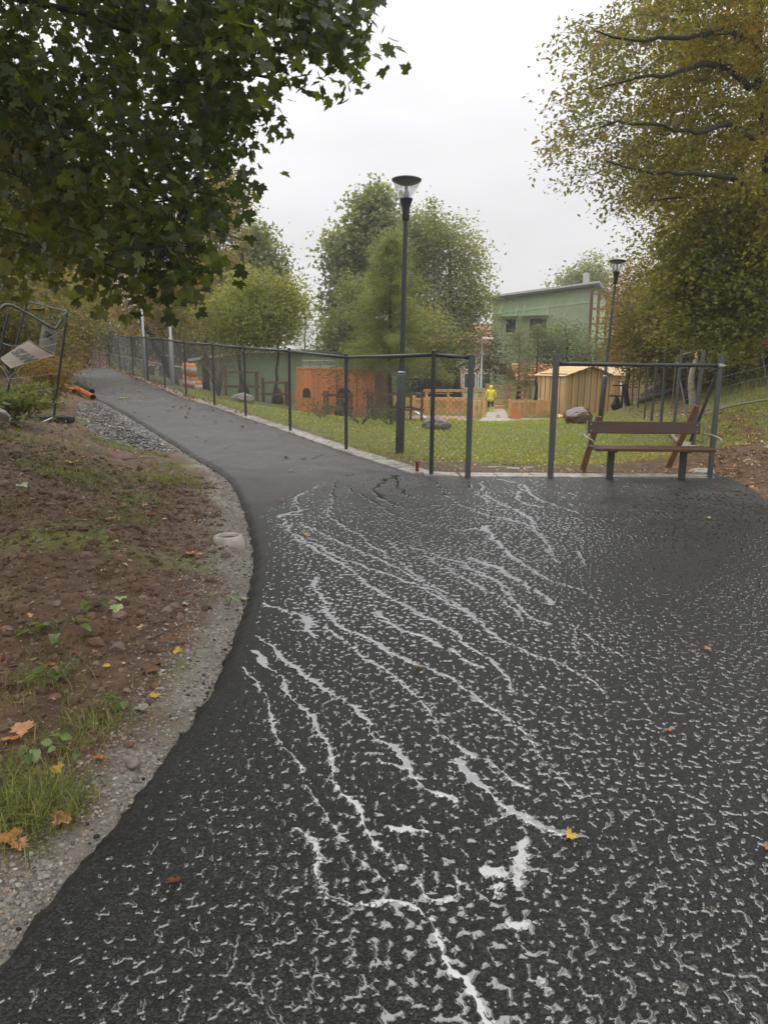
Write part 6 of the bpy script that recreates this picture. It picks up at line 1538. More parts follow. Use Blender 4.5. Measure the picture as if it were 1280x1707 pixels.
warped_board([(48, 565, .2), (94, 592, -.05), (19, 614, -.25), (0, 597, 0)], YF0 - .15, "folded_sign", "folded tan site sign with black letters hanging in the bent fence", M_SIGN, "SKAN", M_INK, (.12, .97, .34, .64), .05)
warped_board([(70, 541, .1), (98, 556, -.05), (92, 590, -.05), (64, 580, .1)], YF0 + .35, "second_sign", "shaded grey sign sheet hanging behind the folded sign", M_SIGN2, "SK", M_INK, (.25, .85, .55, .85), .05)

# ---- temporary fence panel on the right bank
ry0, ry1 = 24.0, 20.0
rp = thing("temporary_fence", "temporary steel fence panel with pale bent top tube on the right bank", "fence", on(1275, 20))
def PR(px, py): return P(px, py, ry0 + (ry1 - ry0) * (px - 1125) / 140.0)
def tubeR(name, pts, r_, m, n_=2, sides=7): return Geo().tube(chaikin(np.array([PR(*p) for p in pts]), n_), r_, sides).build(name, m, rp, True)
tubeR("top_tube", [(1116, 700), (1122, 650), (1125, 612), (1127, 597), (1138, 590), (1170, 583), (1263, 561.5)], .022, M_GALV, 2)
tubeR("pole", [(1265, 556), (1269, 590), (1275, 630), (1281, 668)], .024, M_STEEL)
tubeR("top_tube", [(1263, 557), (1285, 551), (1330, 538)], .022, M_GALV)
tubeR("top_tube", [(1268, 563), (1330, 546)], .022, M_GALV)
for k, (ya, yb) in enumerate([(603, 577), (622, 594), (640, 610), (658, 628), (674, 646)]): tubeR("wire", [(1127, ya + 14), (1200, (ya + 14 + yb) / 2 - 3), (1274, yb), (1330, yb - 10)], .006, M_GALV)
for k in range(26):
    x = 1132 + k * 5.2; yt = 590 - (x - 1138) * .228; tubeR("wire", [(x, yt), (x + 2, yt + 45), (x + 4, yt + 88)], .0035, M_STEEL, 1, 4)
tubeR("bent_wire", [(1127, 603), (1137, 611), (1148, 609), (1158, 598), (1155, 604), (1162, 608), (1165, 616)], .012, M_GALV, 2)
a, b = hit(1156, 699), hit(1283, 674); g = Geo(); g.tube(chaikin(np.array([a + [0, 0, .03], (a + b) / 2 + [0, 0, .14], b + [0, 0, .1]]), 2), .024, 7); tag(g.build("fallen_tube", mat("weathered_tube", (.30, .28, .22), rough=.5), None, True, loc=a), "pale tube lying in the grass of the right bank", "tube")
g = Geo(); c = PR(1274, 571) + [0, -.05, 0]; g.bbox(c, (.14, .01, .16), None, .003); o = g.build("red_tag", mat("faded_red_sheet", (.30, .05, .05), rough=.5), None, loc=c); tag(o, "small red tag hanging on the temporary fence at the right edge", "tag")
# broken pale trunk and grey logs
b = on(1152, 22.8); g = Geo(); tp = np.array([b - [0, 0, .2], P(1150, 640, 22.8), P(1154, 618, 22.8), P(1160, 597, 22.8)]); tp = resample(chaikin(tp, 2), .12); tp[:, 0] += PN[0](tp[:, 2] * 5, tp[:, 2] * 0) * .03
g.tube(tp, np.linspace(.14, .06, len(tp)), 9); t = thing("broken_trunk", "broken pale trunk standing behind the bare posts, bark peeling", "tree stump", b); g.build("trunk", mat("pale_bark", (.36, .31, .26), rough=.8, var=.4, scale=9, bump=.5), t, True)
g = Geo(); g.lathe([(.062, 0), (.05, .08), (.03, .16), (.0, .22)], 6, tp[-1] - [0, 0, .02]); g.build("splinter", M_WOOD_PALE, t)
M_LOG = mat("grey_log_bark", (.20, .17, .145), rough=.8, var=.45, scale=7, bump=.5, bscale=20)
for k in range(9):
    x, Y = 1092 + 7 * (k % 5) + 2 * k, 27 + .35 * (k % 4); b = on(x, Y) + [0, 0, .12 + .17 * (k // 4)]; d_ = np.array([.95, -.35, .36 + .05 * (k % 3)]) * rng.uniform(.7, 1.0)
    g = Geo(); pts = resample(np.array([b - d_, b + [0, 0, .04], b + d_]), .2); pts[1:-1] += np.random.default_rng(k).normal(size=(len(pts) - 2, 3)) * .012; g.tube(pts, np.linspace(.11, .09, len(pts)), 9)
    tag(g.build("log", M_LOG, None, True, loc=b), ["grey log in the lowest layer of the sloping pile behind the bare posts", "grey log in the middle layer of the sloping pile behind the bare posts", "single topmost grey log of the sloping pile behind the bare posts"][k // 4], "log", "grey logs of the pile")

# ---- pipes beside the upper path
for (p0, p1, r_, m, lb, hollow) in [((100, 643), (125, 658), .085, M_ORANGE_PIPE, "left orange plastic pipe beside the upper path edge, half under weeds", 1), ((112, 643), (156, 668), .085, M_ORANGE_PIPE, "right orange plastic pipe beside the upper path, its open end nearest", 1), ((110, 640), (154, 657), .075, mat("black_plastic_pipe", (.02, .02, .022), rough=.35), "black plastic pipe lying against the asphalt edge above the orange pipes", 1)]:
    q1 = hit(*p1); q1[2] += r_; d = hit(p1[0] - 3, p1[1] - 14) - hit(*p1); d = np.array([-.62, 1.0, 0]); d = unit(d); ln_ = 2.6
    q0 = q1 + d * ln_; q0[2] = max(ground(q0[0], q0[1]) + r_ + .02, q1[2] - .1)
    g = Geo(); ax = unit(q0 - q1); u_ = unit(np.cross((0, 0, 1), ax)); v_ = np.cross(ax, u_); n_ = 18; an = np.arange(n_) * 2 * np.pi / n_
    ring = lambda c_, rr: c_ + rr * (np.cos(an)[:, None] * u_ + np.sin(an)[:, None] * v_)
    V = np.vstack([ring(q1 + ax * .35, r_ * .86), ring(q1, r_ * .88), ring(q1, r_ * 1.06), ring(q1 + ax * .12, r_ * 1.06), ring(q1 + ax * .13, r_), ring(q0, r_), ring(q0, r_ * .88)])
    k_ = np.arange(n_); F = np.concatenate([np.stack([i * n_ + k_, i * n_ + (k_ + 1) % n_, (i + 1) * n_ + (k_ + 1) % n_, (i + 1) * n_ + k_], -1) for i in range(6)]); g.add(V, F)
    o = g.build("drain_pipe", m, None, True, loc=q1); tag(o, lb, "pipe", "drain pipes by the path")
    g = Geo(); g.prism(ring(q1 + ax * .34, r_ * .86), ax * .01); 
# ---- concrete ring set in the verge
p = hit(381, 906); g = Geo(); ro_ = .145
g.lathe([(ro_ * 1.06, -.08), (ro_ * 1.04, .0), (ro_ * 1.0, .045), (ro_ * .90, .07), (ro_ * .78, .078), (ro_ * .68, .072), (ro_ * .64, .05), (ro_ * .62, -.02)], 28); 
t = thing("concrete_ring", "pale concrete ring with rusty hollow sunk in the gravel beside the asphalt edge", "pipe end", p); o = g.build("ring", M_CONC_R, t, True, local=True)
Geo().lathe([(ro_ * .635, .045), (ro_ * .60, .03), (.03, .012), (0, .012)], 20).build("rusty_cap", mat("rust", (.11, .045, .025), rough=.8, var=.4), t, True, local=True)
# ---- single stones on the soil
for k, (px, py, r_, lb) in enumerate([(60, 930, .035, "pale grey angular stone on top of the soil mound"), (125, 916, .03, "dark flat stone on the soil mound, right of a pale stone"), (76, 948, .025, "small brown grey stone low on the soil mound"), (97, 955, .02, "small dark stone on the soil mound beside a brown stone"), (145, 980, .022, "small grey stone at the foot of the soil mound"), (222, 1267, .03, "bluish stone in the grey verge gravel")]):
    c = hit(px, py); c[2] += .16 if k < 5 else .0; boulder("stone", lb, c - [0, 0, .03], (r_ * 1.2, r_, r_ * .9), M_STONE, 30 + k, 2, .3, "stone", 7, "stones on the soil")
# ================================================================== SCATTERED COVER
def gz(x, y):
    """height of the finished ground sheet, relief included"""
    x, y = np.asarray(x, float), np.asarray(y, float)
    i = np.clip(np.searchsorted(gx, x) - 1, 0, len(gx) - 2); j = np.clip(np.searchsorted(gy, y) - 1, 0, len(gy) - 2)
    u = (x - gx[i]) / (gx[i + 1] - gx[i]); v = (y - gy[j]) / (gy[j + 1] - gy[j])
    return (GFIN[j, i] * (1 - u) + GFIN[j, i + 1] * u) * (1 - v) + (GFIN[j + 1, i] * (1 - u) + GFIN[j + 1, i + 1] * u) * v
def hitg(px, py):
    d = ray(px, py); t = np.arange(1.0, 40, .01); zz = CAM_H + d[2] * t - gz(d[0] * t, t); k = int(np.argmax(zz <= 0)); t_ = t[k]
    return np.array([d[0] * t_, t_, float(gz(d[0] * t_, t_))])
def stuff(name, V, F, C, m, label, smooth=False, per=None):
    o = link(name, None_mesh(name)); fill(o.data, V, [F], m, smooth, C); return tag(o, label, kind='stuff')
def pebbles(pos, size, rng, sub=0, flat=.65):
    V0, F0 = ICO[sub]; n_ = len(pos); k = len(V0)
    J_ = 1 + rng.normal(size=(n_, k, 1)) * .16; sc_ = rng.uniform(.65, 1.35, (n_, 1, 3)) * np.array([1, 1, flat])
    a = rng.random(n_) * 6.28; c_, s_ = np.cos(a)[:, None], np.sin(a)[:, None]
    Q = V0[None] * J_ * sc_ * size[:, None, None]; X_ = Q[..., 0] * c_ - Q[..., 1] * s_; Y_ = Q[..., 0] * s_ + Q[..., 1] * c_
    V = np.stack([X_, Y_, Q[..., 2]], -1) + pos[:, None]
    return V.reshape(-1, 3), (F0[None] + (np.arange(n_) * k)[:, None, None]).reshape(-1, 3), k
def sample(n_, x0, x1, y0, y1, f, rng, yb=2.0):
    """points where f(x, y) (0..1) accepts; denser near the camera"""
    X, Y = [], []
    while sum(map(len, X)) < n_:
        y = y0 + (y1 - y0) * rng.random(20000) ** yb; x = rng.uniform(x0, x1, 20000); k = rng.random(20000) < f(x, y); X.append(x[k]); Y.append(y[k])
    return np.concatenate(X)[:n_], np.concatenate(Y)[:n_]
def dleft(x, y): d, s_ = seg_dist(x, y, LEFT_EDGE[::2]); return np.where(s_ > 0, d, -d)
LBX = lambda y: np.interp(y, [0, 2, 4, 8, 14, 30], [-3, -3.2, -4, -6.2, -9, -16])
M_PEB = mat("loose_gravel", (1, 1, 1), rough=.6, var=.15, scale=60, tint=True)
M_CLOD = mat("soil_clod", (1, 1, 1), rough=.75, var=.25, scale=40, tint=True, bump=.3, bscale=80)
rg_ = np.random.default_rng(201)
STONE = [(.20, .18, .155), (.28, .25, .21), (.13, .12, .11), (.24, .19, .15), (.34, .31, .27), (.10, .095, .09), (.24, .17, .13), (.22, .20, .17), (.26, .24, .2)]
# grit of the verge
f = lambda x, y: (lambda d: np.where((d > -.02) & (x < 0), np.exp(-np.maximum(d - .22 - .04 * y * (y < 8), 0) / .10), 0))(dleft(x, y))
x, y = sample(16000, -3.2, 0, 1.25, 10.5, f, rg_, 2.2); sz = rg_.uniform(.002, .006, len(x)) * rg_.choice([1, 1, 1, 1.8], len(x)) * (1 + y * .06)
V, F, k = pebbles(np.stack([x, y, gz(x, y) + sz * .2], -1), sz, rg_); stuff("gravel", V, F, np.repeat(palette(STONE, len(x), rg_), k, 0), M_PEB, "loose grey grit of the verge along the asphalt edge")
# soil crumbs
f = lambda x, y: (lambda d: np.where(x < 0, smooth(.2, .6, d), 0) * (x > LBX(y)))(dleft(x, y))
x, y = sample(15000, -6, -.6, 1.5, 9.5, f, rg_, 1.8); sz = rg_.uniform(.003, .012, len(x)) * rg_.choice([1, 1, 1.2, 2.2, 3.4], len(x), p=[.3, .3, .2, .14, .06]) * (1 + y * .04)
V, F, k = pebbles(np.stack([x, y, gz(x, y) + sz * .15], -1), sz, rg_, flat=.8); stuff("soil_crumbs", V, F, np.repeat(palette([(.115, .064, .034), (.085, .047, .025), (.155, .09, .05), (.125, .072, .038), (.2, .14, .10)], len(x), rg_), k, 0), M_CLOD, "crumbs of brown soil on the left mound")
# crushed stone heap above the soil
hp = [hit(*q) for q in [(165, 668), (205, 690), (262, 728), (300, 752), (230, 752), (165, 735), (130, 700), (130, 672)]]
hpoly = np.array(hp)[:, :2]
f = lambda x, y: inside(x, y, hpoly).astype(float)
x, y = sample(8500, hpoly[:, 0].min(), hpoly[:, 0].max(), hpoly[:, 1].min(), hpoly[:, 1].max(), f, rg_, 1.0)
dc = seg_dist(x, y, np.concatenate([hpoly, np.zeros((len(hpoly), 1))], 1), True)[0]
sz = rg_.uniform(.012, .032, len(x)); z = gz(x, y) + np.minimum(dc, .8) * .22 * rg_.uniform(.3, 1, len(x))
V, F, k = pebbles(np.stack([x, y, z], -1), sz, rg_); stuff("crushed_stone", V, F, np.repeat(palette([(.13, .125, .125), (.20, .19, .185), (.08, .078, .078), (.30, .29, .28), (.19, .14, .11), (.11, .08, .06)], len(x), rg_), k, 0), M_PEB, "heap of grey crushed stone below the upper path edge")
# crumbs of black asphalt along the edge
f = lambda x, y: (lambda d: np.where(x < 2, np.exp(-np.maximum(d - .03, 0) / .035) * (d > .0), 0))(dleft(x, y))
x, y = sample(1500, -6, 0, 1.3, 16, f, rg_, 1.4); sz = rg_.uniform(.004, .012, len(x)) * (1 + y * .05)
V, F, k = pebbles(np.stack([x, y, gz(x, y) + sz * .4], -1), sz, rg_); stuff("asphalt_crumbs", V, F, np.full((len(V), 3), .02), M_PEB, "black asphalt crumbs fallen beside the path edge")
# ---- leaf litter
DRY = [(.30, .13, .05), (.22, .10, .045), (.36, .20, .09), (.16, .075, .04), (.42, .26, .12), (.27, .10, .04), (.34, .27, .18), (.12, .06, .035), (.45, .34, .22)]
def litter_of(name, x, y, z, size, pal, label, tpl='maple_lo', tilt=.35, rng=rg_):
    V, F = scatter(np.stack([x, y, z + .008 + .012 * rng.random(len(x))], -1), size, tpl, rng, tilt=tilt)
    return stuff(name, V, F, np.repeat(palette(pal, len(x), rng), len(TPL[tpl][0]), 0), M_LEAF_D, label)
f = lambda x, y: (lambda d: np.where(x < 0, smooth(.25, 1.6, d) * .8 + .05, 0) * (x > LBX(y) - 4) * (d > .05))(dleft(x, y))
x, y = sample(4200, -14, -.7, 1.6, 22, f, rg_, 1.0); k_ = ~inside(x, y, hpoly) | (rg_.random(len(x)) < .5); x, y = x[k_], y[k_]
litter_of("leaf_litter", x, y, gz(x, y) + np.where(inside(x, y, hpoly), .05 + .16 * rg_.random(len(x)), 0), rg_.uniform(.025, .06, len(x)), DRY, "brown leaf litter on the left bank")
x, y = sample(1600, -3.4, -.9, 1.5, 7.5, lambda x, y: (lambda d: np.where(x < 0, smooth(.1, .5, d), 0))(dleft(x, y)), rg_, 1.3)
litter_of("leaf_scraps", x, y, gz(x, y), rg_.uniform(.008, .026, len(x)), DRY + [(.5, .42, .3)], "small leaf scraps scattered over the brown soil", 'oval', .5)
f = lambda x, y: (~inside(x, y, ASPH) & (x > np.interp(y, [0, 9, 10.5, 14, 20, 32], [4.6, 4.2, 4.7, 5.4, 7.2, 9.6]))) * np.clip(1.2 - (x - np.interp(y, [0, 10, 14, 20, 32], [5.4, 5.6, 6.2, 8.3, 10.8])) * 1.1, .05, 1)
x, y = sample(3600, 4.2, 17, 4.5, 32, f, rg_, 1.2)
litter_of("leaf_litter", x, y, gz(x, y), rg_.uniform(.04, .085, len(x)), DRY, "orange brown leaf litter between the asphalt and the right bank")
f = lambda x, y: (~inside(x, y, ASPH) & (y > 10.75) & (x > np.interp(y, FENCE_P[:, 1], FENCE_P[:, 0]))) * np.where(y < 14, 1, .6)
x, y = sample(2600, -3, 7, 10.75, 27, f, rg_, 1.5)
litter_of("lawn_leaves", x, y, gz(x, y) + .035, rg_.uniform(.025, .055, len(x)), [(.45, .36, .16), (.5, .42, .22), (.34, .2, .08), (.42, .30, .12)], "yellowish leaves scattered over the lawn", tilt=.5)
q = resample(np.array([to_path(i, -.02) for i in range(3, 11)]), .02); q = q[rg_.integers(0, len(q), 1100)] + rg_.normal(size=(1100, 3)) * [.16, .16, .0]; q = q[rg_.random(1100) < np.interp(q[:, 1], [17, 20, 26, 40], [.25, .5, 1, 1])]
litter_of("leaf_drift", q[:, 0], q[:, 1], np.maximum(gz(q[:, 0], q[:, 1]), Th(q[:, 0], q[:, 1])) + .02 + .05 * rg_.random(len(q)), rg_.uniform(.04, .09, len(q)), DRY[:4] + [(.2, .07, .03)], "drift of brown leaves along the foot of the upper fence", tilt=.8)
# leaves round the orange playhouse base and under the tree at right
x, y = sample(700, -12, -4.5, 20, 42, lambda x, y: inside(x, y, ASPH) * 1.0, rg_, 1.0); litter_of("leaf_scraps", x, y, Th(x, y), rg_.uniform(.02, .05, len(x)), DRY, "small leaf scraps on the upper end of the path", 'oval', .3)
# ---- grass
def blades(x, y, z, ln_, wd, pal, rng, bend=.7):
    n_ = len(x); a = rng.random(n_) * 6.28; d = np.stack([np.cos(a), np.sin(a)], -1); b_ = bend * rng.uniform(.3, 1.2, n_)
    p0 = np.stack([x, y, z], -1); side = np.stack([-d[:, 1], d[:, 0], np.zeros(n_)], -1) * (wd / 2)[:, None]
    def at(t): return p0 + np.stack([d[:, 0] * b_ * ln_ * t * t, d[:, 1] * b_ * ln_ * t * t, ln_ * t * (1 - .35 * b_ * t)], -1)
    p1, p2, p3 = at(.4), at(.75), at(1.0)
    V = np.stack([p0 - side, p0 + side, p1 - side * .85, p1 + side * .85, p2 - side * .55, p2 + side * .55, p3], 1); k = np.arange(n_)[:, None, None] * 7
    F = (np.array([[0, 1, 3], [0, 3, 2], [2, 3, 5], [2, 5, 4], [4, 5, 6]])[None] + k).reshape(-1, 3)
    return V.reshape(-1, 3), F, np.repeat(palette(pal, n_, rng), 7, 0)
M_GRASS = leaf_mat("grass_blade", rough=.45, trans=.4, warm=(1.1, 1.15, .6))
LAWN = [(.25, .29, .028), (.30, .33, .032), (.21, .26, .025), (.34, .33, .05)]
FX = lambda y: np.interp(y, FENCE_P[:, 1], FENCE_P[:, 0])
f = lambda x, y: ((~inside(x, y, ASPH)) & (x > FX(y)) & (y > np.interp(x, [-6, 0, .6, 5], [10, 11.3, 12.2, 12.0]) - .3)) * (seg_dist(x, y, RIGHT_EDGE[::2])[0] > .45 + .25 * np.sin(x * 3)) * np.where(y < np.interp(x, [0, .6, 4, 6], [11, 12.2, 12.4, 13]), .35, 1.0)
x, y = sample(52000, -9, 8, 11.0, 29, f, rg_, 1.7); k_ = (y < 27) | (x > -1); x, y = x[k_], y[k_]
V, F, C = blades(x, y, gz(x, y) - .01, rg_.uniform(.03, .075, len(x)) * (1 + .02 * y), rg_.uniform(.006, .012, len(x)) * (1 + .03 * y), LAWN, rg_, .9); stuff("lawn_grass", V, F, C, M_GRASS, "short bright green lawn grass behind the fence")
f = lambda x, y: (~inside(x, y, ASPH)) * smooth(.4, 1.6, x - np.interp(y, [0, 10, 14, 20, 32], [5.2, 5.6, 6.4, 8.3, 11.0]))
x, y = sample(26000, 5, 17, 7, 30, f, rg_, 1.2)
V, F, C = blades(x, y, gz(x, y) - .01, rg_.uniform(.08, .26, len(x)), rg_.uniform(.006, .012, len(x)) * (1 + .02 * y), [(.20, .23, .04), (.26, .26, .055), (.31, .27, .08), (.15, .185, .035)], rg_, 1.0); stuff("bank_grass", V, F, C, M_GRASS, "long unmown grass on the right bank")
x, y = sample(700, 7, 13, 12, 24, f, rg_, 1.0); V, F, C = blades(x, y, gz(x, y), rg_.uniform(.5, .95, len(x)), rg_.uniform(.006, .012, len(x)), [(.34, .26, .12), (.28, .22, .10)], rg_, .5); stuff("dry_grass_stalks", V, F, C, M_GRASS, "tall dry grass stalks on the right bank")
# tufts on the left soil
TUFT = [(100, 1345, 340, .17), (45, 1385, 330, .16), (20, 1310, 200, .15), (95, 1255, 130, .12), (150, 1210, 200, .13), (70, 1140, 190, .13), (110, 1100, 80, .10), (185, 1190, 90, .10), (215, 1205, 60, .08), (310, 1105, 70, .06), (375, 1012, 70, .07), (270, 803, 420, .16), (300, 800, 200, .13), (150, 800, 380, .13), (110, 792, 240, .12), (185, 855, 90, .07), (70, 1075, 60, .10), (5, 1180, 90, .12), (130, 745, 160, .12), (60, 770, 200, .12), (20, 860, 80, .1), (215, 745, 80, .1), (240, 735, 60, .08), (60, 1345, 200, .14)]
X, Y, LN = [], [], []
for px, py, n_, ln_ in TUFT:
    c = hitg(px, py); s_ = .05 + .022 * c[1]; X.append(c[0] + rg_.normal(size=n_) * s_); Y.append(c[1] + rg_.normal(size=n_) * s_ * .8); LN.append(rg_.uniform(.4, 1.1, n_) * ln_)
x, y, ln_ = map(np.concatenate, (X, Y, LN)); k_ = dleft(x, y) > .2; x, y, ln_ = x[k_], y[k_], ln_[k_]
V, F, C = blades(x, y, gz(x, y) - .005, ln_, rg_.uniform(.002, .0045, len(x)) * (1 + .06 * y), [(.14, .17, .03), (.19, .20, .04), (.10, .13, .025), (.27, .25, .08)], rg_, 1.1); stuff("grass_tufts", V, F, C, M_GRASS, "tufts of long grass growing out of the left soil")
x, y = sample(9000, -6.5, -1.2, 6.5, 15, lambda x, y: smooth(.45, .62, .5 + .5 * PN[2](x * .9, y * .9)) * (dleft(x, y) > .6) * (x < 0), rg_, 1.0)
V, F, C = blades(x, y, gz(x, y) - .005, rg_.uniform(.03, .11, len(x)), rg_.uniform(.004, .009, len(x)), [(.12, .14, .03), (.16, .16, .04), (.09, .11, .03)], rg_, 1.0); stuff("bank_grass", V, F, C, M_GRASS, "thin low grass on the left bank")
# low herbs on the left bank
x, y = sample(5200, -11, -2.6, 8, 20, lambda x, y: smooth(1.4, 3.0, dleft(x, y)) * (x < 0) * smooth(.35, .6, .5 + .6 * PN[3](x * .7, y * .7)), rg_, 1.0); z = gz(x, y) + rg_.random(len(x)) ** 1.5 * .28
V, F = scatter(np.stack([x, y, z], -1), rg_.uniform(.03, .075, len(x)), 'oval', rg_, tilt=.6); stuff("ground_cover", V, F, np.repeat(palette([(.09, .11, .025), (.13, .14, .03), (.18, .13, .04), (.07, .09, .02)], len(x), rg_), 4, 0), M_LEAF, "low leafy ground cover on the left bank")

# ---- broad leaved weeds on the soil
def weed(px, py, n_, ln_, label, seed, pal=[(.10, .16, .03), (.14, .20, .045), (.08, .13, .03), (.20, .25, .10)], h_=.10, spread_=.1):
    r_ = np.random.default_rng(seed); c = hitg(px, py); t = thing("weed_plant", label, "weed", c, "weeds on the soil"); g = Geo(); LV = Geo(); CC = []
    for k in range(n_):
        a = r_.random() * 6.28; d = r_.uniform(.2, 1) * spread_; tip = c + [math.cos(a) * d, math.sin(a) * d, h_ * r_.uniform(.3, 1)]; tip[2] = max(tip[2], float(gz(tip[0], tip[1])) + .02)
        m_ = (c + tip) / 2 + [0, 0, h_ * .4]; s_ = np.linspace(0, 1, 5)[:, None]; g.tube((1 - s_) ** 2 * c + 2 * s_ * (1 - s_) * m_ + s_ ** 2 * tip, .0022, 4, cap=False)
        # leaf blade: 3 x 6 grid, cupped, with a midrib
        L_ = ln_ * r_.uniform(.6, 1.15); W_ = L_ * .36; d2 = np.array([math.cos(a), math.sin(a), r_.uniform(-.35, .3)]); d2 = unit(d2); sd_ = unit(np.cross((0, 0, 1), d2)); up_ = np.cross(d2, sd_); roll = r_.normal() * .5; sd_, up_ = sd_ * math.cos(roll) + up_ * math.sin(roll), up_ * math.cos(roll) - sd_ * math.sin(roll)
        Vv = []
        for u in np.linspace(0, 1, 7):
            w_ = W_ * (math.sin(math.pi * u ** .75) ** .8) + .001
            for v in (-1, -.5, 0, .5, 1): Vv.append(tip + d2 * L_ * u + sd_ * w_ * v + up_ * (abs(v) * w_ * .35 - L_ * .35 * u * u + .02 * L_ * math.sin(u * 17 + v * 4)))
        i_, j_ = np.arange(6)[:, None] * 5, np.arange(4)[None]; Fq = np.stack([i_ + j_, i_ + j_ + 1, i_ + 5 + j_ + 1, i_ + 5 + j_], -1).reshape(-1, 4); col_ = np.array(pal[r_.integers(0, len(pal))]) * r_.uniform(.8, 1.2)
        lf = Geo().add(np.array(Vv), Fq, col_).build("leaf", M_LEAF, t, True)
    g.build("stem", mat("green_stem", (.10, .13, .04), rough=.5), t, True)
weed(95, 1062, 12, .085, "broad leaved green weed at the foot of the soil mound", 1, spread_=.16)
weed(100, 1140, 13, .07, "leafy weed growing with grass below the broad leaved weed", 2, spread_=.12)
weed(155, 1020, 6, .07, "pale leaved weed on the soil, right of the broad leaved weed", 3, spread_=.14)
weed(382, 1012, 5, .07, "small green weed in the gravel close to the asphalt edge", 4, spread_=.08)
weed(55, 1262, 6, .07, "low leafy weed among the grass tufts at left", 5, spread_=.12)
weed(210, 1180, 5, .05, "small leafy weed beside the grey fallen leaf", 6, spread_=.1)
weed(130, 1262, 5, .05, "small weed left of the yellow fallen leaf", 7, spread_=.1)
# ---- twigs
for k, (p0, p1, lb) in enumerate([((165, 866), (215, 882), "thin dark twig on the soil left of the orange leaf"), ((205, 767), (262, 764), "pale straight twig lying on the bank below the crushed stone"), ((250, 1068), (315, 1040), "thin twig across the soil above the brown leaves"), ((30, 1300), (0, 1318), "short twig among the grass at the left edge"), ((60, 1405), (105, 1385), "leaf stalk twig on the verge below the grass tufts"), ((520, 766), (545, 758), "tiny dark twig on the asphalt near the fence")]):
    a, b = (hitg(*p0), hitg(*p1)) if k < 5 else (GZ(*p0), GZ(*p1)); pts = resample(np.array([a + [0, 0, .012], (a + b) / 2 + [0, 0, .02], b + [0, 0, .012]]), .03); pts[:, :2] += np.random.default_rng(k).normal(size=(len(pts), 2)) * .003
    tag(Geo().tube(pts, np.linspace(.005, .002, len(pts)) * (1 + .05 * a[1]), 5).build("twig", M_BARK_G, None, True, loc=a), lb, "twig", "twigs on the ground")

# ---- fallen leaves one by one
def fallen_leaf(px, py, size, col, label, grp="fallen leaves lying singly", curl=1.0, air=None):
    seed = int(px * 7 + py); r_ = np.random.default_rng(seed)
    if air is not None: c = P(px, py, air)
    else:
        c0 = GZ(px, py); on_as = bool(inside(np.array([c0[0]]), np.array([c0[1]]), ASPH)[0]) if c0[1] < 9 and c0[1] > 0 else None
        if on_as: c = c0
        else:
            c = hit(px, py)
            if not inside(np.array([c[0]]), np.array([c[1]]), ASPH)[0]: c = hitg(px, py)
        c = c + [0, 0, .012]
    V0, F0 = TPL['maple']; V = V0.copy(); V = np.vstack([V, (V[1:] * .5 + V[:1] * .5)])         # inner ring
    n_ = len(V0) - 1; F = []
    for i in range(n_):
        j = (i + 1) % n_; F += [[0, n_ + 1 + i, n_ + 1 + j]]; F += [[n_ + 1 + i, 1 + i, 1 + j], [n_ + 1 + i, 1 + j, n_ + 1 + j]]
    V[:, 2] = curl * (.35 * V[:, 0] ** 2 + .28 * (V[:, 1] - .2) ** 2 * r_.choice([1, -.4]) + .05 * np.sin(V[:, 0] * 9 + seed) + .05 * np.cos(V[:, 1] * 11))
    a = r_.random() * 6.28; V = (V * size) @ rotz(a).T
    tl = r_.normal() * (.25 if air is None else 1.2); V = V @ np.array([[1, 0, 0], [0, math.cos(tl), -math.sin(tl)], [0, math.sin(tl), math.cos(tl)]]).T
    V[:, 2] -= V[:, 2].min() if air is None else 0
    o = link("fallen_leaf", None_mesh("fallen_leaf"), None, c); fill(o.data, V, [np.array(F)], M_LEAF_D, True, np.repeat(np.array([col]) , len(V), 0) * r_.uniform(.8, 1.2, (len(V), 1))); return tag(o, label, "leaf", grp)
OR, YE, DRd, BRn, PGn, GRy, PNk = (.46, .17, .04), (.55, .36, .04), (.16, .035, .015), (.17, .075, .035), (.36, .42, .20), (.30, .28, .24), (.50, .24, .13)
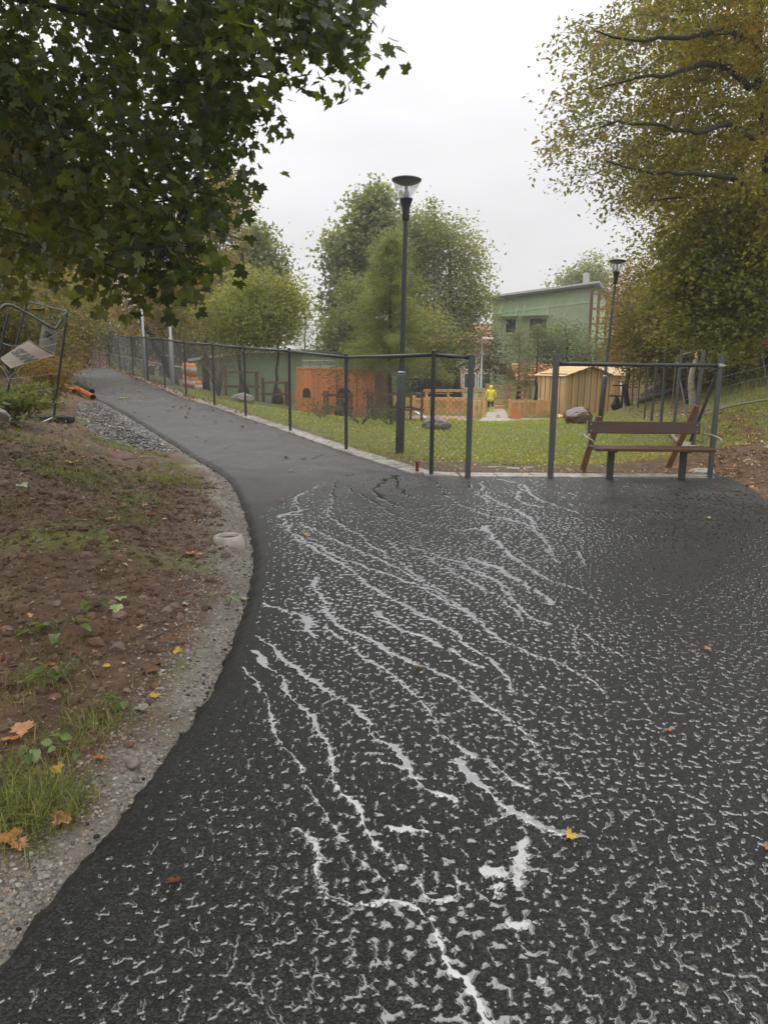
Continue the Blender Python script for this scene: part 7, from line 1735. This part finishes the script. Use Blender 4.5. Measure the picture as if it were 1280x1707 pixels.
for a in [(293, 1478, .05, DRd, "dark red curled leaf on the black asphalt near the lower left corner"), (430, 973, .06, PNk, "reddish leaf caught on the asphalt edge beside the concrete ring"), (945, 1398, .05, YE, "yellow leaf at the lower end of the wide water trickle"), (1113, 1222, .035, OR, "small orange leaf on the beaded asphalt at right"),
          (1180, 1084, .04, OR, "small orange brown leaf farther up the right side of the asphalt"), (1274, 1418, .03, OR, "tiny orange leaf on the asphalt at the right picture edge"), (697, 1117, .05, YE, "pale yellow leaf lying in a trickle at the middle of the asphalt"), (472, 836, .08, BRn, "brown leaf on the asphalt beside the bend of the topmost trickle"),
          (511, 892, .05, YE, "faint yellowish leaf in a trickle below the topmost bend"), (821, 857, .06, BRn, "small dark leaf on the asphalt below the open gateway"), (565, 930, .04, BRn, "dark leaf speck in the trickle left of centre"), (476, 765, .10, DRd, "dark red leaf on the path before the second fence bay, left of another"), (507, 766, .11, DRd, "dark red leaf on the path nearest the paving slabs"),
          (1193, 811, .06, PNk, "pale leaf on the asphalt below the right end of the bench"), (1180, 866, .06, YE, "yellowish leaf on the asphalt far right, below the bench"), (1228, 819, .05, PGn, "pale leaf on the asphalt near the right edge of the apron"), (485, 787, .07, YE, "flat yellow brown leaf on the path left of the cracks of water"),
          (316, 929, .10, OR, "orange leaf lying on the dark soil left of the concrete ring"), (332, 927, .05, PNk, "small pinkish leaf touching the orange leaf by the concrete ring"), (40, 1222, .095, PNk, "pale orange maple leaf on the soil at the left edge"), (18, 1238, .07, OR, "orange brown leaf just below the pale orange maple leaf"), (103, 1290, .06, YE, "bright yellow leaf among the grass tufts"),
          (165, 1273, .06, OR, "orange leaf right of the bright yellow leaf"), (110, 1376, .08, PNk, "salmon orange leaf on the verge below the grass tufts"), (16, 1402, .08, OR, "large orange leaf at the left edge of the verge"), (30, 1420, .06, PNk, "salmon leaf just under the large orange leaf"), (245, 1186, .09, GRy, "grey dried leaf at the inner edge of the verge"),
          (203, 1001, .07, PGn, "round pale green leaf above the small weed on the soil"), (197, 1023, .08, PGn, "long pale green leaf below the round pale green leaf"), (307, 1011, .055, PGn, "pale green leaf on the soil left of the gravel weed"), (405, 1003, .07, PGn, "pale leaf in the gravel beside the asphalt edge"), (293, 1091, .05, YE, "small yellow leaf on dark soil above the brown leaves"), (183, 1113, .05, YE, "orange yellow leaf left of the brown curled leaves"),
          (255, 1120, .09, BRn, "brown curled leaf in the middle of the soil"), (268, 1112, .07, BRn, "second brown curled leaf touching the one in the middle of the soil"), (82, 1113, .08, (.30, .10, .04), "rusty leaf lying in the leafy weed"), (253, 1167, .06, YE, "pale yellow leaf above the grey dried leaf"), (121, 773, .14, YE, "yellow leaf on the grassy bank below the fence foot"), (36, 814, .12, PGn, "pale green leaf on the bank at far left"),
          (256, 862, .11, OR, "orange leaf on the soil above the concrete ring, left of a twig"), (242, 846, .08, PNk, "small orange leaf beside the twig on the upper soil"), (184, 868, .10, OR, "rust coloured leaf beside the dark twig"), (376, 996, .045, BRn, "small brown leaf beside the gravel weed"), (205, 665, .2, YE, "yellow leaf on the upper path right of the orange pipes")]: fallen_leaf(*a)
for px, py in [(200, 667), (213, 665), (215, 675), (226, 689), (248, 696), (282, 688), (288, 680), (300, 681), (311, 679), (318, 683), (315, 690), (312, 698), (340, 695), (360, 706), (383, 704), (406, 714), (375, 749), (342, 736), (356, 686), (398, 699), (426, 708), (328, 729), (190, 655), (205, 648), (232, 655), (245, 664), (175, 640), (262, 672)]:
    fallen_leaf(px, py, .10 if 280 < px < 320 else .075, BRn if (px + py) % 3 else DRd, "small brown fallen leaf lying on the grey upper path", "small brown leaves on the upper path", 1.4)
fallen_leaf(621, 14, .10, (.05, .05, .03), "single dark leaf drifting in the open sky above the lamp", "leaf in the air", 1.0, air=7.0)
# muddy puddle inside the gateway
patch("mud_puddle", [GZ(784, 770)[:2], GZ(830, 764)[:2], GZ(900, 766)[:2], GZ(912, 774)[:2], GZ(870, 781)[:2], GZ(792, 780)[:2]], M_WATER, "shallow puddle on the mud inside the open gateway", dz=.004, rings=6)
# ------------------------------------------------------------------ rain haze
hz = Geo(); hz.box((0, 80, 12.3), (400, 240, 29.4)); hm = bpy.data.materials.new("rain_haze"); hm.use_nodes = True
_t = hm.node_tree; _t.nodes.remove(_t.nodes['Principled BSDF']); pv_ = _t.nodes.new('ShaderNodeVolumePrincipled')
pv_.inputs['Density'].default_value = HAZE_D; pv_.inputs['Color'].default_value = (.99, .99, 1, 1); pv_.inputs['Anisotropy'].default_value = .2
_t.links.new(pv_.outputs[0], _t.nodes['Material Output'].inputs['Volume'])
tag(hz.build("haze", hm), "thin rain haze filling the air", kind='stuff')
